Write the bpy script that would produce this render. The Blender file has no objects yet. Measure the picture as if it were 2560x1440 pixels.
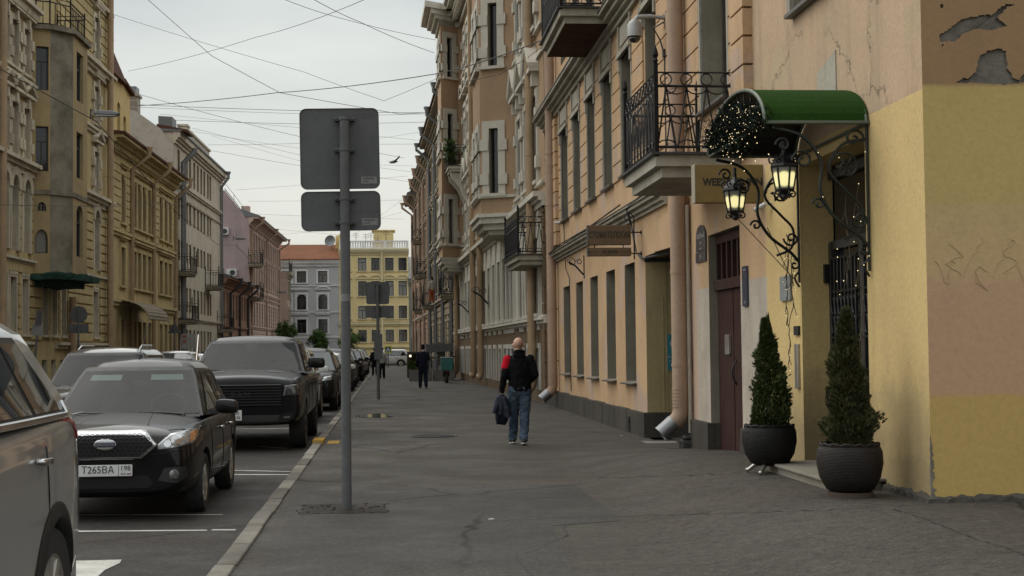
import bpy, bmesh, math, random
from mathutils import Vector, Matrix, Euler
from math import sin, cos, pi, radians, atan, hypot
random.seed(7)
scene = bpy.context.scene
COL = scene.collection

# ------------------------------------------------------------------ camera model / street frame
FPX = 3600.0; HOR = 872.0; ROLL = 0.011; CAMH = 1.54
TH = atan(310 / FPX); PITCH = atan((HOR - 720) / FPX)
CT, ST = cos(TH), sin(TH)
CAM = Vector((0, 0, CAMH))

def ray(px, py):
    u = (px - 1280) / FPX; v = (720 - py) / FPX
    c, s = cos(ROLL), sin(ROLL)
    u, v = u * c + v * s, -u * s + v * c
    d = Vector((u, cos(PITCH) - v * sin(PITCH), sin(PITCH) + v * cos(PITCH)))
    return d / d.y

def SW(s, t, z=0.0):
    """street coordinates (along, across, up) -> world"""
    return Vector((t * CT - s * ST, t * ST + s * CT, z))

def WS(p):
    return (-ST * p.x + CT * p.y, CT * p.x + ST * p.y, p.z)

def along(px, py, s):
    """point seen at (px,py) on the cross-plane at street distance s -> (t, z)"""
    d = ray(px, py); k = s / (-ST * d.x + CT * d.y); p = CAM + d * k
    r = WS(p); return r[1], r[2]

def onground(px, py, z=0.0):
    d = ray(px, py); k = (z - CAMH) / d.z; r = WS(CAM + d * k); return r[0], r[1]

def onlat(px, py, t):
    d = ray(px, py); k = t / (CT * d.x + ST * d.y); r = WS(CAM + d * k); return r[0], r[2]

def gh(s, t):
    """height of the pavement: it rises gently to the wall by the yellow entrance"""
    def sm(x): x = max(0, min(1, x)); return x * x * (3 - 2 * x)
    return 0.26 * sm((t - 2.0) / 1.9) * sm((23.5 - s) / 8.0)

STREET = Matrix(((-ST, CT * -1, 0, 0), (CT, -ST, 0, 0), (0, 0, 1, 0), (0, 0, 0, 1)))  # local x=along, y=to the left

class Fac:
    """vertical plane from P0 to P1 (street coords); local x along, y out of the wall, z up"""
    def __init__(self, P0, P1):
        a = SW(*P0); b = SW(*P1); ex = (b - a); self.L = ex.length; ex.normalize()
        ey = Vector((-ex.y, ex.x, 0))
        self.M = Matrix(((ex.x, ey.x, 0, a.x), (ex.y, ey.y, 0, a.y), (0, 0, 1, 0), (0, 0, 0, 1)))
        self.I = self.M.inverted()
    def at(self, px, py, b=0.0):
        o = self.I @ CAM; d = self.I.to_3x3() @ ray(px, py)
        k = (b - o.y) / d.y; p = o + d * k
        return p.x, p.z
    def x(self, px, b=0.0, py=700): return self.at(px, py, b)[0]
    def z(self, px, py, b=0.0): return self.at(px, py, b)[1]

# ------------------------------------------------------------------ objects
def tag(o, label=None, cat=None, group=None, kind=None):
    if label: o['label'] = label
    if cat: o['category'] = cat
    if group: o['group'] = group
    if kind: o['kind'] = kind
    return o

def empty(name, M=None, label=None, cat=None, group=None):
    o = bpy.data.objects.new(name, None); COL.objects.link(o)
    o.empty_display_size = 0.2
    if M is not None: o.matrix_world = M
    return tag(o, label, cat, group)

def copy_tree(o, parent=None):
    c = o.copy(); COL.objects.link(c)
    if parent: c.parent = parent
    for ch in list(o.children): copy_tree(ch, c)
    return c

def TR(x, y, z, rz=0.0): return Matrix.Translation((x, y, z)) @ Matrix.Rotation(rz, 4, 'Z')

class MB:
    def __init__(self): self.v = []; self.f = []; self.m = []; self.M = None
    def add(self, pts):
        i = len(self.v)
        if self.M is not None: pts = [self.M @ Vector(p) for p in pts]
        self.v.extend([tuple(p) for p in pts]); return i
    def poly(self, pts, m=0):
        i = self.add(pts); self.f.append(tuple(range(i, i + len(pts)))); self.m.append(m)
    def faces(self, i, fs, m=0):
        for f in fs: self.f.append(tuple(i + k for k in f)); self.m.append(m)
    def box(self, x0, x1, y0, y1, z0, z1, m=0):
        i = self.add([(x0, y0, z0), (x1, y0, z0), (x1, y1, z0), (x0, y1, z0), (x0, y0, z1), (x1, y0, z1), (x1, y1, z1), (x0, y1, z1)])
        self.faces(i, [(3, 2, 1, 0), (4, 5, 6, 7), (0, 1, 5, 4), (1, 2, 6, 5), (2, 3, 7, 6), (3, 0, 4, 7)], m)
    def hexa(self, p, m=0):
        i = self.add(p); self.faces(i, [(3, 2, 1, 0), (4, 5, 6, 7), (0, 1, 5, 4), (1, 2, 6, 5), (2, 3, 7, 6), (3, 0, 4, 7)], m)
    def prism(self, pts, lo, hi, ax='x', m=0):
        """polygon extruded along an axis; pts are in the remaining two axes in order"""
        def P(a, q):
            return (a, q[0], q[1]) if ax == 'x' else ((q[0], a, q[1]) if ax == 'y' else (q[0], q[1], a))
        n = len(pts); i = self.add([P(lo, q) for q in pts] + [P(hi, q) for q in pts])
        self.f.append(tuple(range(i + n - 1, i - 1, -1))); self.m.append(m)
        self.f.append(tuple(range(i + n, i + 2 * n))); self.m.append(m)
        self.faces(i, [(k, (k + 1) % n, n + (k + 1) % n, n + k) for k in range(n)], m)
    def tube(self, path, r, n=8, m=0, caps=True, flat=None, up=None):
        path = [Vector(p) for p in path]; N = len(path)
        rr = r if isinstance(r, (list, tuple)) else [r] * N
        T = []
        for k in range(N):
            a = path[max(k - 1, 0)]; b = path[min(k + 1, N - 1)]; d = b - a
            T.append(d.normalized() if d.length > 1e-9 else Vector((0, 0, 1)))
        u = Vector(up) if up else (Vector((0, 0, 1)) if abs(T[0].z) < .9 else Vector((1, 0, 0)))
        u = (u - T[0] * u.dot(T[0])).normalized()
        pts = []
        for k in range(N):
            u = (u - T[k] * u.dot(T[k]))
            u = u.normalized() if u.length > 1e-6 else T[k].orthogonal().normalized()
            w = T[k].cross(u)
            ra = rr[k] if isinstance(rr[k], (tuple, list)) else (rr[k], rr[k])
            for j in range(n):
                a = 2 * pi * j / n
                pts.append(path[k] + u * (cos(a) * ra[0]) + w * (sin(a) * ra[1]))
        i = self.add(pts)
        for k in range(N - 1):
            self.faces(i, [(k * n + j, k * n + (j + 1) % n, (k + 1) * n + (j + 1) % n, (k + 1) * n + j) for j in range(n)], m)
        if caps:
            self.f.append(tuple(i + j for j in range(n - 1, -1, -1))); self.m.append(m)
            self.f.append(tuple(i + (N - 1) * n + j for j in range(n))); self.m.append(m)
    def lathe(self, prof, n=24, c=(0, 0, 0), m=0, M=None, caps=True):
        pts = []
        for r, z in prof:
            for j in range(n):
                a = 2 * pi * j / n; p = Vector((r * cos(a), r * sin(a), z))
                if M is not None: p = M @ p
                pts.append(p + Vector(c))
        i = self.add(pts)
        for k in range(len(prof) - 1):
            self.faces(i, [(k * n + j, k * n + (j + 1) % n, (k + 1) * n + (j + 1) % n, (k + 1) * n + j) for j in range(n)], m)
        if not caps: return
        self.f.append(tuple(i + j for j in range(n - 1, -1, -1))); self.m.append(m)
        L = len(prof) - 1
        self.f.append(tuple(i + L * n + j for j in range(n))); self.m.append(m)
    def ball(self, c, r, n=12, k=8, m=0, M=None):
        r = r if isinstance(r, (tuple, list)) else (r, r, r)
        pts = []
        for a in range(1, k):
            ph = pi * a / k
            for j in range(n):
                th = 2 * pi * j / n; p = Vector((r[0] * sin(ph) * cos(th), r[1] * sin(ph) * sin(th), -r[2] * cos(ph)))
                if M is not None: p = M @ p
                pts.append(p + Vector(c))
        bo = Vector((0, 0, -r[2])); to = Vector((0, 0, r[2]))
        if M is not None: bo = M @ bo; to = M @ to
        pts += [bo + Vector(c), to + Vector(c)]
        i = self.add(pts); B = (k - 1) * n; Tt = B + 1
        for a in range(k - 2):
            self.faces(i, [(a * n + j, a * n + (j + 1) % n, (a + 1) * n + (j + 1) % n, (a + 1) * n + j) for j in range(n)], m)
        self.faces(i, [(B, (j + 1) % n, j) for j in range(n)], m)
        self.faces(i, [(Tt, (k - 2) * n + j, (k - 2) * n + (j + 1) % n) for j in range(n)], m)
    def mesh(self, name, mats=(), smooth=False, recalc=True, angle=None):
        me = bpy.data.meshes.new(name); me.from_pydata(self.v, [], self.f)
        for mt in mats: me.materials.append(mt)
        if len(mats) > 1: me.polygons.foreach_set('material_index', self.m)
        if recalc:
            bm = bmesh.new(); bm.from_mesh(me); bmesh.ops.recalc_face_normals(bm, faces=bm.faces); bm.to_mesh(me); bm.free()
        if smooth or angle:
            me.polygons.foreach_set('use_smooth', [True] * len(me.polygons))
            if angle:
                me.set_sharp_from_angle(angle=radians(angle))
        me.update(); return me
    def build(self, name, mats, parent=None, M=None, smooth=False, recalc=True, angle=None, bevel=0, seg=2):
        if not isinstance(mats, (list, tuple)): mats = [mats]
        o = bpy.data.objects.new(name, self.mesh(name, mats, smooth, recalc, angle)); COL.objects.link(o)
        if parent is not None: o.parent = parent
        if M is not None:
            if parent is not None: o.matrix_local = M
            else: o.matrix_world = M
        if bevel:
            b = o.modifiers.new('bevel', 'BEVEL'); b.width = bevel; b.segments = seg; b.limit_method = 'ANGLE'; b.angle_limit = radians(40)
        return o

def apply_mods(o):
    dg = bpy.context.evaluated_depsgraph_get(); dg.update()
    me = bpy.data.meshes.new_from_object(o.evaluated_get(dg)); o.modifiers.clear(); o.data = me; return o

def text(body, size, name, mat, parent=None, M=None, depth=0.002, align='CENTER', xs=1.0, space=1.0, bold=0.0):
    c = bpy.data.curves.new(name, 'FONT'); c.body = body; c.size = size; c.extrude = depth; c.align_x = align; c.align_y = 'CENTER'
    c.space_character = space; c.offset = bold; c.resolution_u = 4
    o = bpy.data.objects.new(name, c); COL.objects.link(o)
    dg = bpy.context.evaluated_depsgraph_get(); dg.update()
    me = bpy.data.meshes.new_from_object(o.evaluated_get(dg)); bpy.data.objects.remove(o)
    me.transform(Matrix.Diagonal((xs, 1, 1, 1)))
    me.materials.clear(); me.materials.append(mat)
    q = bpy.data.objects.new(name, me); COL.objects.link(q)
    if parent is not None: q.parent = parent
    if M is not None:
        if parent is not None: q.matrix_local = M
        else: q.matrix_world = M
    return q

# text lying in plane facing local +y (seen from +y, reading left to right along -x)
FACE_Y = Matrix(((-1, 0, 0, 0), (0, 0, 1, 0), (0, 1, 0, 0), (0, 0, 0, 1)))
# text facing local -x (seen by someone standing at smaller x looking along +x): reads along -y
FACE_MX = Matrix(((0, 0, -1, 0), (-1, 0, 0, 0), (0, 1, 0, 0), (0, 0, 0, 1)))

# ------------------------------------------------------------------ materials
def newmat(name):
    m = bpy.data.materials.new(name); m.use_nodes = True
    nt = m.node_tree; return m, nt, nt.nodes['Principled BSDF']

def N(nt, typ, **kw):
    n = nt.nodes.new(typ)
    for k, v in kw.items():
        if k.startswith('i_'): n.inputs[k[2:].replace('_', ' ')].default_value = v
        else: setattr(n, k, v)
    return n

def L(nt, a, b): nt.links.new(a, b)

def ramp(nt, fac, stops, interp='LINEAR'):
    r = nt.nodes.new('ShaderNodeValToRGB'); r.color_ramp.interpolation = interp
    el = r.color_ramp.elements
    while len(el) < len(stops): el.new(0.5)
    for e, (p, c) in zip(el, stops):
        e.position = p; e.color = (*c, 1) if isinstance(c, (tuple, list)) else (c, c, c, 1)
    L(nt, fac, r.inputs[0]); return r.outputs[0]

def mix(nt, fac, a, b, mode='MIX'):
    n = nt.nodes.new('ShaderNodeMix'); n.data_type = 'RGBA'; n.blend_type = mode
    for s, v in ((n.inputs[0], fac), (n.inputs[6], a), (n.inputs[7], b)):
        if hasattr(v, 'type') and hasattr(v, 'links'): L(nt, v, s)
        elif isinstance(v, (int, float)): s.default_value = v if s.type == 'VALUE' else (v, v, v, 1)
        else: s.default_value = (*v, 1) if len(v) == 3 else v
    return n.outputs[2]

def noise(nt, co, scale, detail=6, rough=.6, sx=(1, 1, 1)):
    mp = nt.nodes.new('ShaderNodeMapping'); mp.inputs['Scale'].default_value = sx
    L(nt, co, mp.inputs[0]); n = nt.nodes.new('ShaderNodeTexNoise')
    n.inputs['Scale'].default_value = scale; n.inputs['Detail'].default_value = detail; n.inputs['Roughness'].default_value = rough
    L(nt, mp.outputs[0], n.inputs['Vector']); return n.outputs[0]

def coords(nt, which='Object'):
    return nt.nodes.new('ShaderNodeTexCoord').outputs[which]

def bump(nt, bs, h, strength=.3, dist=.02):
    b = nt.nodes.new('ShaderNodeBump'); b.inputs['Strength'].default_value = strength; b.inputs['Distance'].default_value = dist
    L(nt, h, b.inputs['Height']); L(nt, b.outputs[0], bs.inputs['Normal'])

def simple(name, col, rough=.6, metal=0.0, var=.0, scale=6, spec=.5, coat=0, bmp=0, bscale=40, emit=None, es=0):
    m, nt, bs = newmat(name)
    bs.inputs['Base Color'].default_value = (*col, 1); bs.inputs['Roughness'].default_value = rough
    bs.inputs['Metallic'].default_value = metal; bs.inputs['Specular IOR Level'].default_value = spec
    bs.inputs['Coat Weight'].default_value = coat; bs.inputs['Coat Roughness'].default_value = .03
    if var or bmp: co = coords(nt)
    if var:
        n = noise(nt, co, scale)
        c = ramp(nt, n, [(.3, tuple(x * (1 - var) for x in col)), (.7, tuple(min(1, x * (1 + var)) for x in col))])
        L(nt, c, bs.inputs['Base Color'])
        r = ramp(nt, n, [(.3, max(0, rough - .08)), (.7, min(1, rough + .08))]); L(nt, r, bs.inputs['Roughness'])
    if bmp: bump(nt, bs, noise(nt, co, bscale, 4), bmp, .01)
    if emit: bs.inputs['Emission Color'].default_value = (*emit, 1); bs.inputs['Emission Strength'].default_value = es
    return m

def plaster(name, col, col2=None, dirt=(.09, .08, .065), amt=.35, rough=.9, streak=.35, patch=None, pscale=.5, bmp=.35, crack=.0, zbase=None):
    """painted render: large tonal patches, vertical rain streaks, grime, fine grain"""
    m, nt, bs = newmat(name); co = coords(nt)
    col2 = col2 or tuple(x * .78 for x in col)
    c = mix(nt, ramp(nt, noise(nt, co, pscale, 5, .65), [(.38, 0.), (.62, 1.)]), col, col2)
    if patch: c = mix(nt, ramp(nt, noise(nt, co, pscale * 1.7, 3, .4, (1, 1, .8)), [(.585, 0.), (.6, 1.)]), c, patch)
    c = mix(nt, ramp(nt, noise(nt, co, 1.6, 7, .75, (1, 1, .12)), [(.5, 0.), (.78, streak)]), c, dirt)
    c = mix(nt, ramp(nt, noise(nt, co, 1.1, 9, .8), [(.5, 0.), (.8, amt)]), c, dirt)
    fine = noise(nt, co, 22, 6, .7)
    c = mix(nt, ramp(nt, fine, [(.3, .22), (.6, 0.)]), c, dirt)
    h = fine
    if crack:
        v = nt.nodes.new('ShaderNodeTexVoronoi'); v.feature = 'DISTANCE_TO_EDGE'; v.inputs['Scale'].default_value = .9
        nz_ = nt.nodes.new('ShaderNodeTexNoise'); nz_.inputs['Scale'].default_value = 1.7; nz_.inputs['Detail'].default_value = 8; nz_.inputs['Roughness'].default_value = .65; L(nt, co, nz_.inputs['Vector']); mv = mix(nt, .5, co, nz_.outputs['Color']); L(nt, mv, v.inputs['Vector'])
        k = ramp(nt, v.outputs[0], [(.0, crack), (.006, 0.)])
        gate = ramp(nt, noise(nt, co, .6, 3), [(.5, 0.), (.6, 1.)])
        mm = nt.nodes.new('ShaderNodeMath'); mm.operation = 'MULTIPLY'; L(nt, k, mm.inputs[0]); L(nt, gate, mm.inputs[1])
        c = mix(nt, mm.outputs[0], c, (.05, .04, .03))
    if zbase is not None:
        sp = nt.nodes.new('ShaderNodeSeparateXYZ'); L(nt, co, sp.inputs[0])
        ad = nt.nodes.new('ShaderNodeMath'); ad.operation = 'MULTIPLY_ADD'; L(nt, noise(nt, co, 2.5, 5), ad.inputs[0]); ad.inputs[1].default_value = -1.2; L(nt, sp.outputs[2], ad.inputs[2])
        c = mix(nt, ramp(nt, ad.outputs[0], [(0., .55), (min(.99, .5 + zbase), 0.)]), c, dirt)
    L(nt, c, bs.inputs['Base Color']); bs.inputs['Roughness'].default_value = rough; bs.inputs['Specular IOR Level'].default_value = .1
    bump(nt, bs, h, bmp, .008)
    return m

def paint(name, col, metal=0.0, rough=.25, coat=1.0, dust=.12):
    m, nt, bs = newmat(name); co = coords(nt)
    n = noise(nt, co, 5, 6, .7)
    c = mix(nt, ramp(nt, n, [(.45, 0.), (.8, dust)]), col, (.16, .15, .13)); L(nt, c, bs.inputs['Base Color'])
    bs.inputs['Metallic'].default_value = metal; bs.inputs['Roughness'].default_value = rough
    bs.inputs['Coat Weight'].default_value = coat; bs.inputs['Coat Roughness'].default_value = .04; bs.inputs['Specular IOR Level'].default_value = .15
    return m

def pane_mat(name, col, rough=.06, curtain=None):
    m, nt, bs = newmat(name); co = coords(nt)
    bs.inputs['Base Color'].default_value = (*col, 1)
    if curtain:
        w = nt.nodes.new('ShaderNodeTexWave'); w.inputs['Scale'].default_value = 2.5; w.inputs['Distortion'].default_value = 2; L(nt, co, w.inputs['Vector'])
        L(nt, mix(nt, ramp(nt, w.outputs[1], [(.35, 0.), (.7, 1.)]), col, curtain), bs.inputs['Base Color'])
    bs.inputs['Roughness'].default_value = rough; bs.inputs['Specular IOR Level'].default_value = .6
    bump(nt, bs, noise(nt, co, 1.5, 2), .03, .02)
    return m
# ------------------------------------------------------------------ camera, sky, light
cd = bpy.data.cameras.new('camera'); cam = bpy.data.objects.new('camera', cd); COL.objects.link(cam)
cd.sensor_width = 36; cd.lens = 36 * FPX / 2560; cd.clip_end = 3000; cd.clip_start = .1
cam.matrix_world = Matrix.Translation(CAM) @ Matrix.Rotation(pi / 2 + PITCH, 4, 'X') @ Matrix.Rotation(-ROLL, 4, 'Z')
scene.camera = cam
scene.view_settings.view_transform = 'Standard'; scene.view_settings.look = 'None'; scene.view_settings.gamma = 1
scene.view_settings.exposure = 0.58
try: scene.cycles.use_denoising = True
except Exception: pass

SUN_EL, SUN_AZ = radians(44), radians(-60)       # azimuth from +Y towards +X
w = bpy.data.worlds.new('World'); scene.world = w; w.use_nodes = True
nt = w.node_tree; bg = nt.nodes['Background']; bg.inputs['Strength'].default_value = .1
sky = N(nt, 'ShaderNodeTexSky', sky_type='NISHITA', sun_disc=False, sun_elevation=SUN_EL, sun_rotation=SUN_AZ, dust_density=4.0)
tc = nt.nodes.new('ShaderNodeTexCoord'); sp = nt.nodes.new('ShaderNodeSeparateXYZ'); L(nt, tc.outputs['Generated'], sp.inputs[0])
elev = ramp(nt, sp.outputs[2], [(0., (5.7, 5.6, 5.05)), (.06, (5.7, 5.6, 5.1)), (.13, (5.05, 5.2, 4.95)), (.25, (4.5, 4.8, 4.72)), (.5, (8.3, 8.6, 8.6)), (.75, (8.6, 8.9, 9.0)), (1., (7.6, 7.9, 8.0))])
cl = noise(nt, tc.outputs['Generated'], 3.0, 7, .55, (1, 1, 4.5))
cloud = mix(nt, 1.0, elev, ramp(nt, cl, [(.28, (.74, .77, .80)), (.5, (.98, .98, .975)), (.7, (1.12, 1.11, 1.08))]), 'MULTIPLY')
L(nt, mix(nt, .93, sky.outputs[0], cloud), bg.inputs['Color'])
sl = bpy.data.lights.new('sun', 'SUN'); sl.energy = 1.5; sl.angle = radians(85); sl.color = (1, .96, .9)
so = bpy.data.objects.new('sun', sl); COL.objects.link(so)
sd = Vector((sin(SUN_AZ) * cos(SUN_EL), cos(SUN_AZ) * cos(SUN_EL), sin(SUN_EL)))
so.matrix_world = sd.to_track_quat('Z', 'Y').to_matrix().to_4x4(); so.location = sd * 300

# ------------------------------------------------------------------ ground materials
def asphalt(name, col, dark, scale=1.0, patch=.5):
    m, nt, bs = newmat(name); co = coords(nt)
    c = mix(nt, ramp(nt, noise(nt, co, .35 * scale, 6, .6), [(.35, 0.), (.65, 1.)]), col, tuple(x * .75 for x in col))
    c = mix(nt, ramp(nt, noise(nt, co, .8 * scale, 4, .5, (.35, 1.3, 1)), [(.55, 0.), (.62, patch)]), c, (col[0] * 1.18, col[1] * 1.08, col[2] * .98))
    c = mix(nt, ramp(nt, noise(nt, co, 3, 8, .75), [(.52, 0.), (.75, .6)]), c, dark)
    ag = noise(nt, co, 160, 3, .6)
    c = mix(nt, ramp(nt, ag, [(.35, .5), (.5, 0.)]), c, dark)
    sg = noise(nt, co, 48, 3, .8); c = mix(nt, ramp(nt, sg, [(.36, .85), (.47, 0.)]), c, dark); c = mix(nt, ramp(nt, sg, [(.56, 0.), (.66, .6)]), c, tuple(min(1, x * 1.9) for x in col)); s2 = noise(nt, co, 13, 4, .7); c = mix(nt, ramp(nt, s2, [(.38, .5), (.5, 0.)]), c, dark); c = mix(nt, ramp(nt, s2, [(.56, 0.), (.7, .35)]), c, tuple(min(1, x * 1.6) for x in col))
    c = mix(nt, ramp(nt, noise(nt, co, 7, 9, .8), [(.56, 0.), (.66, .5)]), c, dark)
    c = mix(nt, ramp(nt, ag, [(.6, 0.), (.72, .35)]), c, tuple(min(1, x * 1.9) for x in col))
    v = nt.nodes.new('ShaderNodeTexVoronoi'); v.feature = 'DISTANCE_TO_EDGE'; v.inputs['Scale'].default_value = .28
    nz = nt.nodes.new('ShaderNodeTexNoise'); nz.inputs['Scale'].default_value = 1.3; nz.inputs['Detail'].default_value = 6; L(nt, co, nz.inputs['Vector'])
    L(nt, mix(nt, .3, co, nz.outputs['Color']), v.inputs['Vector'])
    k = ramp(nt, v.outputs[0], [(0., .95), (.004, .6), (.007, 0.)])
    gate = ramp(nt, noise(nt, co, .3, 2), [(.45, 0.), (.55, 1.)])
    mm = nt.nodes.new('ShaderNodeMath'); mm.operation = 'MULTIPLY'; L(nt, k, mm.inputs[0]); L(nt, gate, mm.inputs[1])
    c = mix(nt, mm.outputs[0], c, (.02, .018, .016))
    L(nt, c, bs.inputs['Base Color'])
    L(nt, ramp(nt, noise(nt, co, .9, 6), [(.35, .62), (.65, .9)]), bs.inputs['Roughness']); bs.inputs['Specular IOR Level'].default_value = .12
    bump(nt, bs, ag, .35, .006)
    return m
M_walk = asphalt('asphalt pavement', (.074, .0675, .0575), (.030, .0275, .024))
M_road = asphalt('asphalt road', (.054, .0495, .0445), (.024, .022, .02), 1.0, .3)
M_earth = simple('bare ground', (.09, .085, .075), .95, var=.2)
M_granite = plaster('granite', (.24, .222, .19), (.165, .152, .13), amt=.6, pscale=1.8, bmp=.5)
M_white = plaster('road paint white', (.55, .54, .49), (.38, .37, .34), dirt=(.08, .075, .07), amt=.75, streak=.2, pscale=2)
M_yel = plaster('road paint yellow', (.5, .30, .06), (.36, .22, .06), amt=.6, pscale=3)
RD = -.10

def sheet(name, pts, z, mat, kind='structure'):
    mb = MB(); mb.poly([SW(s, t, z) for s, t in pts])
    o = mb.build(name, mat, recalc=False); o['kind'] = kind
    if o.data.polygons[0].normal.z < 0: o.data.flip_normals()
    return o
sheet('ground', [(-300, -900), (1500, -900), (1500, 900), (-300, 900)], -.16, M_earth)
sheet('road', [(-40, -11.0), (136, -11.0), (136, -1.15), (-40, -1.15)], RD, M_road)
sheet('cross_street', [(136, -70), (158, -70), (158, 70), (136, 70)], RD, M_road)
# pavement with a gentle rise to the wall
mb = MB()
ss = [-30, -10, 0, 4, 7] + [8 + .75 * k for k in range(24)] + [27, 32, 40, 60, 90, 136]
tt = [-1.11, 0, 1.2, 1.7] + [2 + .2 * k for k in range(13)] + [5.2, 7, 12]
g = mb.add([SW(s, t, gh(s, t)) for s in ss for t in tt])
nt_ = len(tt)
mb.faces(g, [(a * nt_ + b, a * nt_ + b + 1, (a + 1) * nt_ + b + 1, (a + 1) * nt_ + b) for a in range(len(ss) - 1) for b in range(nt_ - 1)])
o = mb.build('pavement', M_walk, smooth=True, recalc=False); o['kind'] = 'structure'
if o.data.polygons[0].normal.z < 0: o.data.flip_normals()
sheet('far_pavement', [(-40, -16), (136, -16), (136, -11.12), (-40, -11.12)], 0, M_walk)
sheet('end_pavement', [(158.2, -70), (175, -70), (175, 70), (158.2, 70)], 0, M_walk)
# granite kerbs
M_kerb = M_granite.copy(); M_kerb.name = 'granite kerbstones'; nt = M_kerb.node_tree; bs = nt.nodes['Principled BSDF']; lk = bs.inputs['Base Color'].links[0]; src_ = lk.from_socket
gi = nt.nodes.new('ShaderNodeNewGeometry'); L(nt, mix(nt, 1.0, src_, ramp(nt, gi.outputs['Random Per Island'], [(0., .62), (.5, .9), (1., 1.12)]), 'MULTIPLY'), bs.inputs['Base Color'])
def kerb(name, t0, t1, s0, s1, step=1.05, skip=None):
    mb = MB(); s = s0; rnd = random.Random(3)
    while s < s1:
        e = min(s1, s + step * rnd.uniform(.85, 1.15)); j = rnd.uniform(-.006, .006); h = rnd.uniform(-.006, .006)
        if not (skip and skip(s)):
            a, b = s + .011, e - .011
            mb.hexa([SW(a, t0 + j, -.15), SW(b, t0 + j, -.15), SW(b, t1 + j, -.15), SW(a, t1 + j, -.15),
                     SW(a, t0 + j + .015, .026 + h), SW(b, t0 + j + .015, .026 + h), SW(b, t1 + j, .022 + h), SW(a, t1 + j, .022 + h)])
        s = e
    o = mb.build(name, M_kerb, bevel=.012); o['kind'] = 'structure'
kerb('kerb', -1.26, -1.10, -6, 135.9)
kerb('far_kerb', -11.14, -10.98, 10, 135.9, 2.2)
mk = MB(); s0, t0 = 24.0, -1.27
mk.hexa([SW(s0, t0, -.12), SW(s0 + .75, t0, -.12), SW(s0 + .75, t0 + .19, -.12), SW(s0, t0 + .19, -.12), SW(s0, t0 + .01, .075), SW(s0 + .75, t0 + .01, .075), SW(s0 + .75, t0 + .185, .07), SW(s0, t0 + .185, .07)])
o = mk.build('painted_kerb', M_yel, bevel=.012); o['kind'] = 'structure'
sheet('road_marking', [(24.1, -1.03), (24.9, -1.03), (24.9, -.84), (24.1, -.84)], .004, M_yel)
# parking bay lines and the arrow
def mark(pts): sheet('road_marking', pts, RD + .004, M_white)
def bar(s, ta, tb, wd=.1): mark([(s, ta), (s, tb), (s + wd, tb), (s + wd, ta)])
def line_px(a, b, wd):
    p = onground(*a, RD); q = onground(*b, RD); mark([(p[0], p[1]), (q[0], q[1]), (q[0] + wd, q[1]), (p[0] + wd, p[1])])
line_px((150, 1331), (516, 1328), .09); line_px((528, 1327), (588, 1327), .09); line_px((170, 1289), (556, 1288), .05)
line_px((575, 1188), (722, 1188), .10); line_px((575, 1177), (726, 1180), .08); line_px((588, 1113), (715, 1122), .12); bar(31, -3.3, -1.5); bar(38, -3.3, -1.5)
mark([onground(x, y, RD) for x, y in ((190, 1455), (236, 1450), (262, 1426), (300, 1408), (304, 1400), (190, 1403))])
# repair patch round the pole foot, puddle, manholes
M_patch = asphalt('asphalt patch', (.038, .033, .028), (.014, .012, .011), 4, .6)
rr = random.Random(31); pp = []
for (a, b), (c_, d) in zip([(13.78, -.83), (14.62, -.86), (14.58, -.06), (13.74, -.02)], [(14.62, -.86), (14.58, -.06), (13.74, -.02), (13.78, -.83)]):
    for k in range(9): f = k / 9; pp.append((a + (c_ - a) * f + rr.uniform(-.03, .03), b + (d - b) * f + rr.uniform(-.03, .03)))
sheet('pavement_patch', pp, .006, M_patch)
mb = MB()
for k in range(70):
    s_, t_ = rr.uniform(13.72, 14.66), rr.uniform(-.9, 0.0); q = rr.uniform(.006, .022); p = SW(s_, t_, .006); mb.ball(p, (q, q * rr.uniform(.6, 1), q * .55), 6, 4)
o = mb.build('rubble', M_patch); o['kind'] = 'stuff'
M_patch2 = asphalt('newer asphalt', (.066, .0625, .0565), (.033, .031, .028), 1.5, .2)
sheet('pavement_patch', [(9.2, -.9), (15.9, -.95), (16.3, 1.0), (16.1, 2.6), (15.0, 3.3), (13.2, 3.2), (12.5, 1.4), (9.0, 1.2)], .003, M_patch2)
m, nt, bs = newmat('puddle water'); bs.inputs['Base Color'].default_value = (.02, .02, .018, 1); bs.inputs['Roughness'].default_value = .02
c = onground(935, 1040); ps = []
for k in range(26):
    a = 2 * pi * k / 26; r = 1 + .22 * sin(3 * a + 1) + .12 * sin(7 * a)
    ps.append((c[0] + 1.0 * r * cos(a), c[1] + .40 * r * sin(a)))
sheet('puddle', ps, .004, m)
M_iron = simple('cast iron', (.035, .033, .03), .55, .6, var=.3, scale=30, bmp=.3)
for i, (px, py, r) in enumerate([(1085, 1091, .42)]):
    s, t = onground(px, py); mb = MB(); mb.lathe([(r, 0), (r, .012), (r * .93, .014), (r * .9, .008), (.02, .009)], 32)
    for k in range(-4, 5):
        hw = math.sqrt(max(0, (r * .86) ** 2 - (k * .085) ** 2)); mb.box(-hw, hw, k * .085 - .018, k * .085 + .018, .006, .015)
    o = mb.build('manhole_cover', M_iron, M=Matrix.Translation(SW(s, t)))
    tag(o, 'round iron manhole cover set in the pavement near the walking bald man', 'manhole')

sheet('pavement_patch', [onground(x, y) for x, y in ((1601, 1103), (1690, 1104), (1702, 1122), (1650, 1125))], .006, M_granite)
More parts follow.
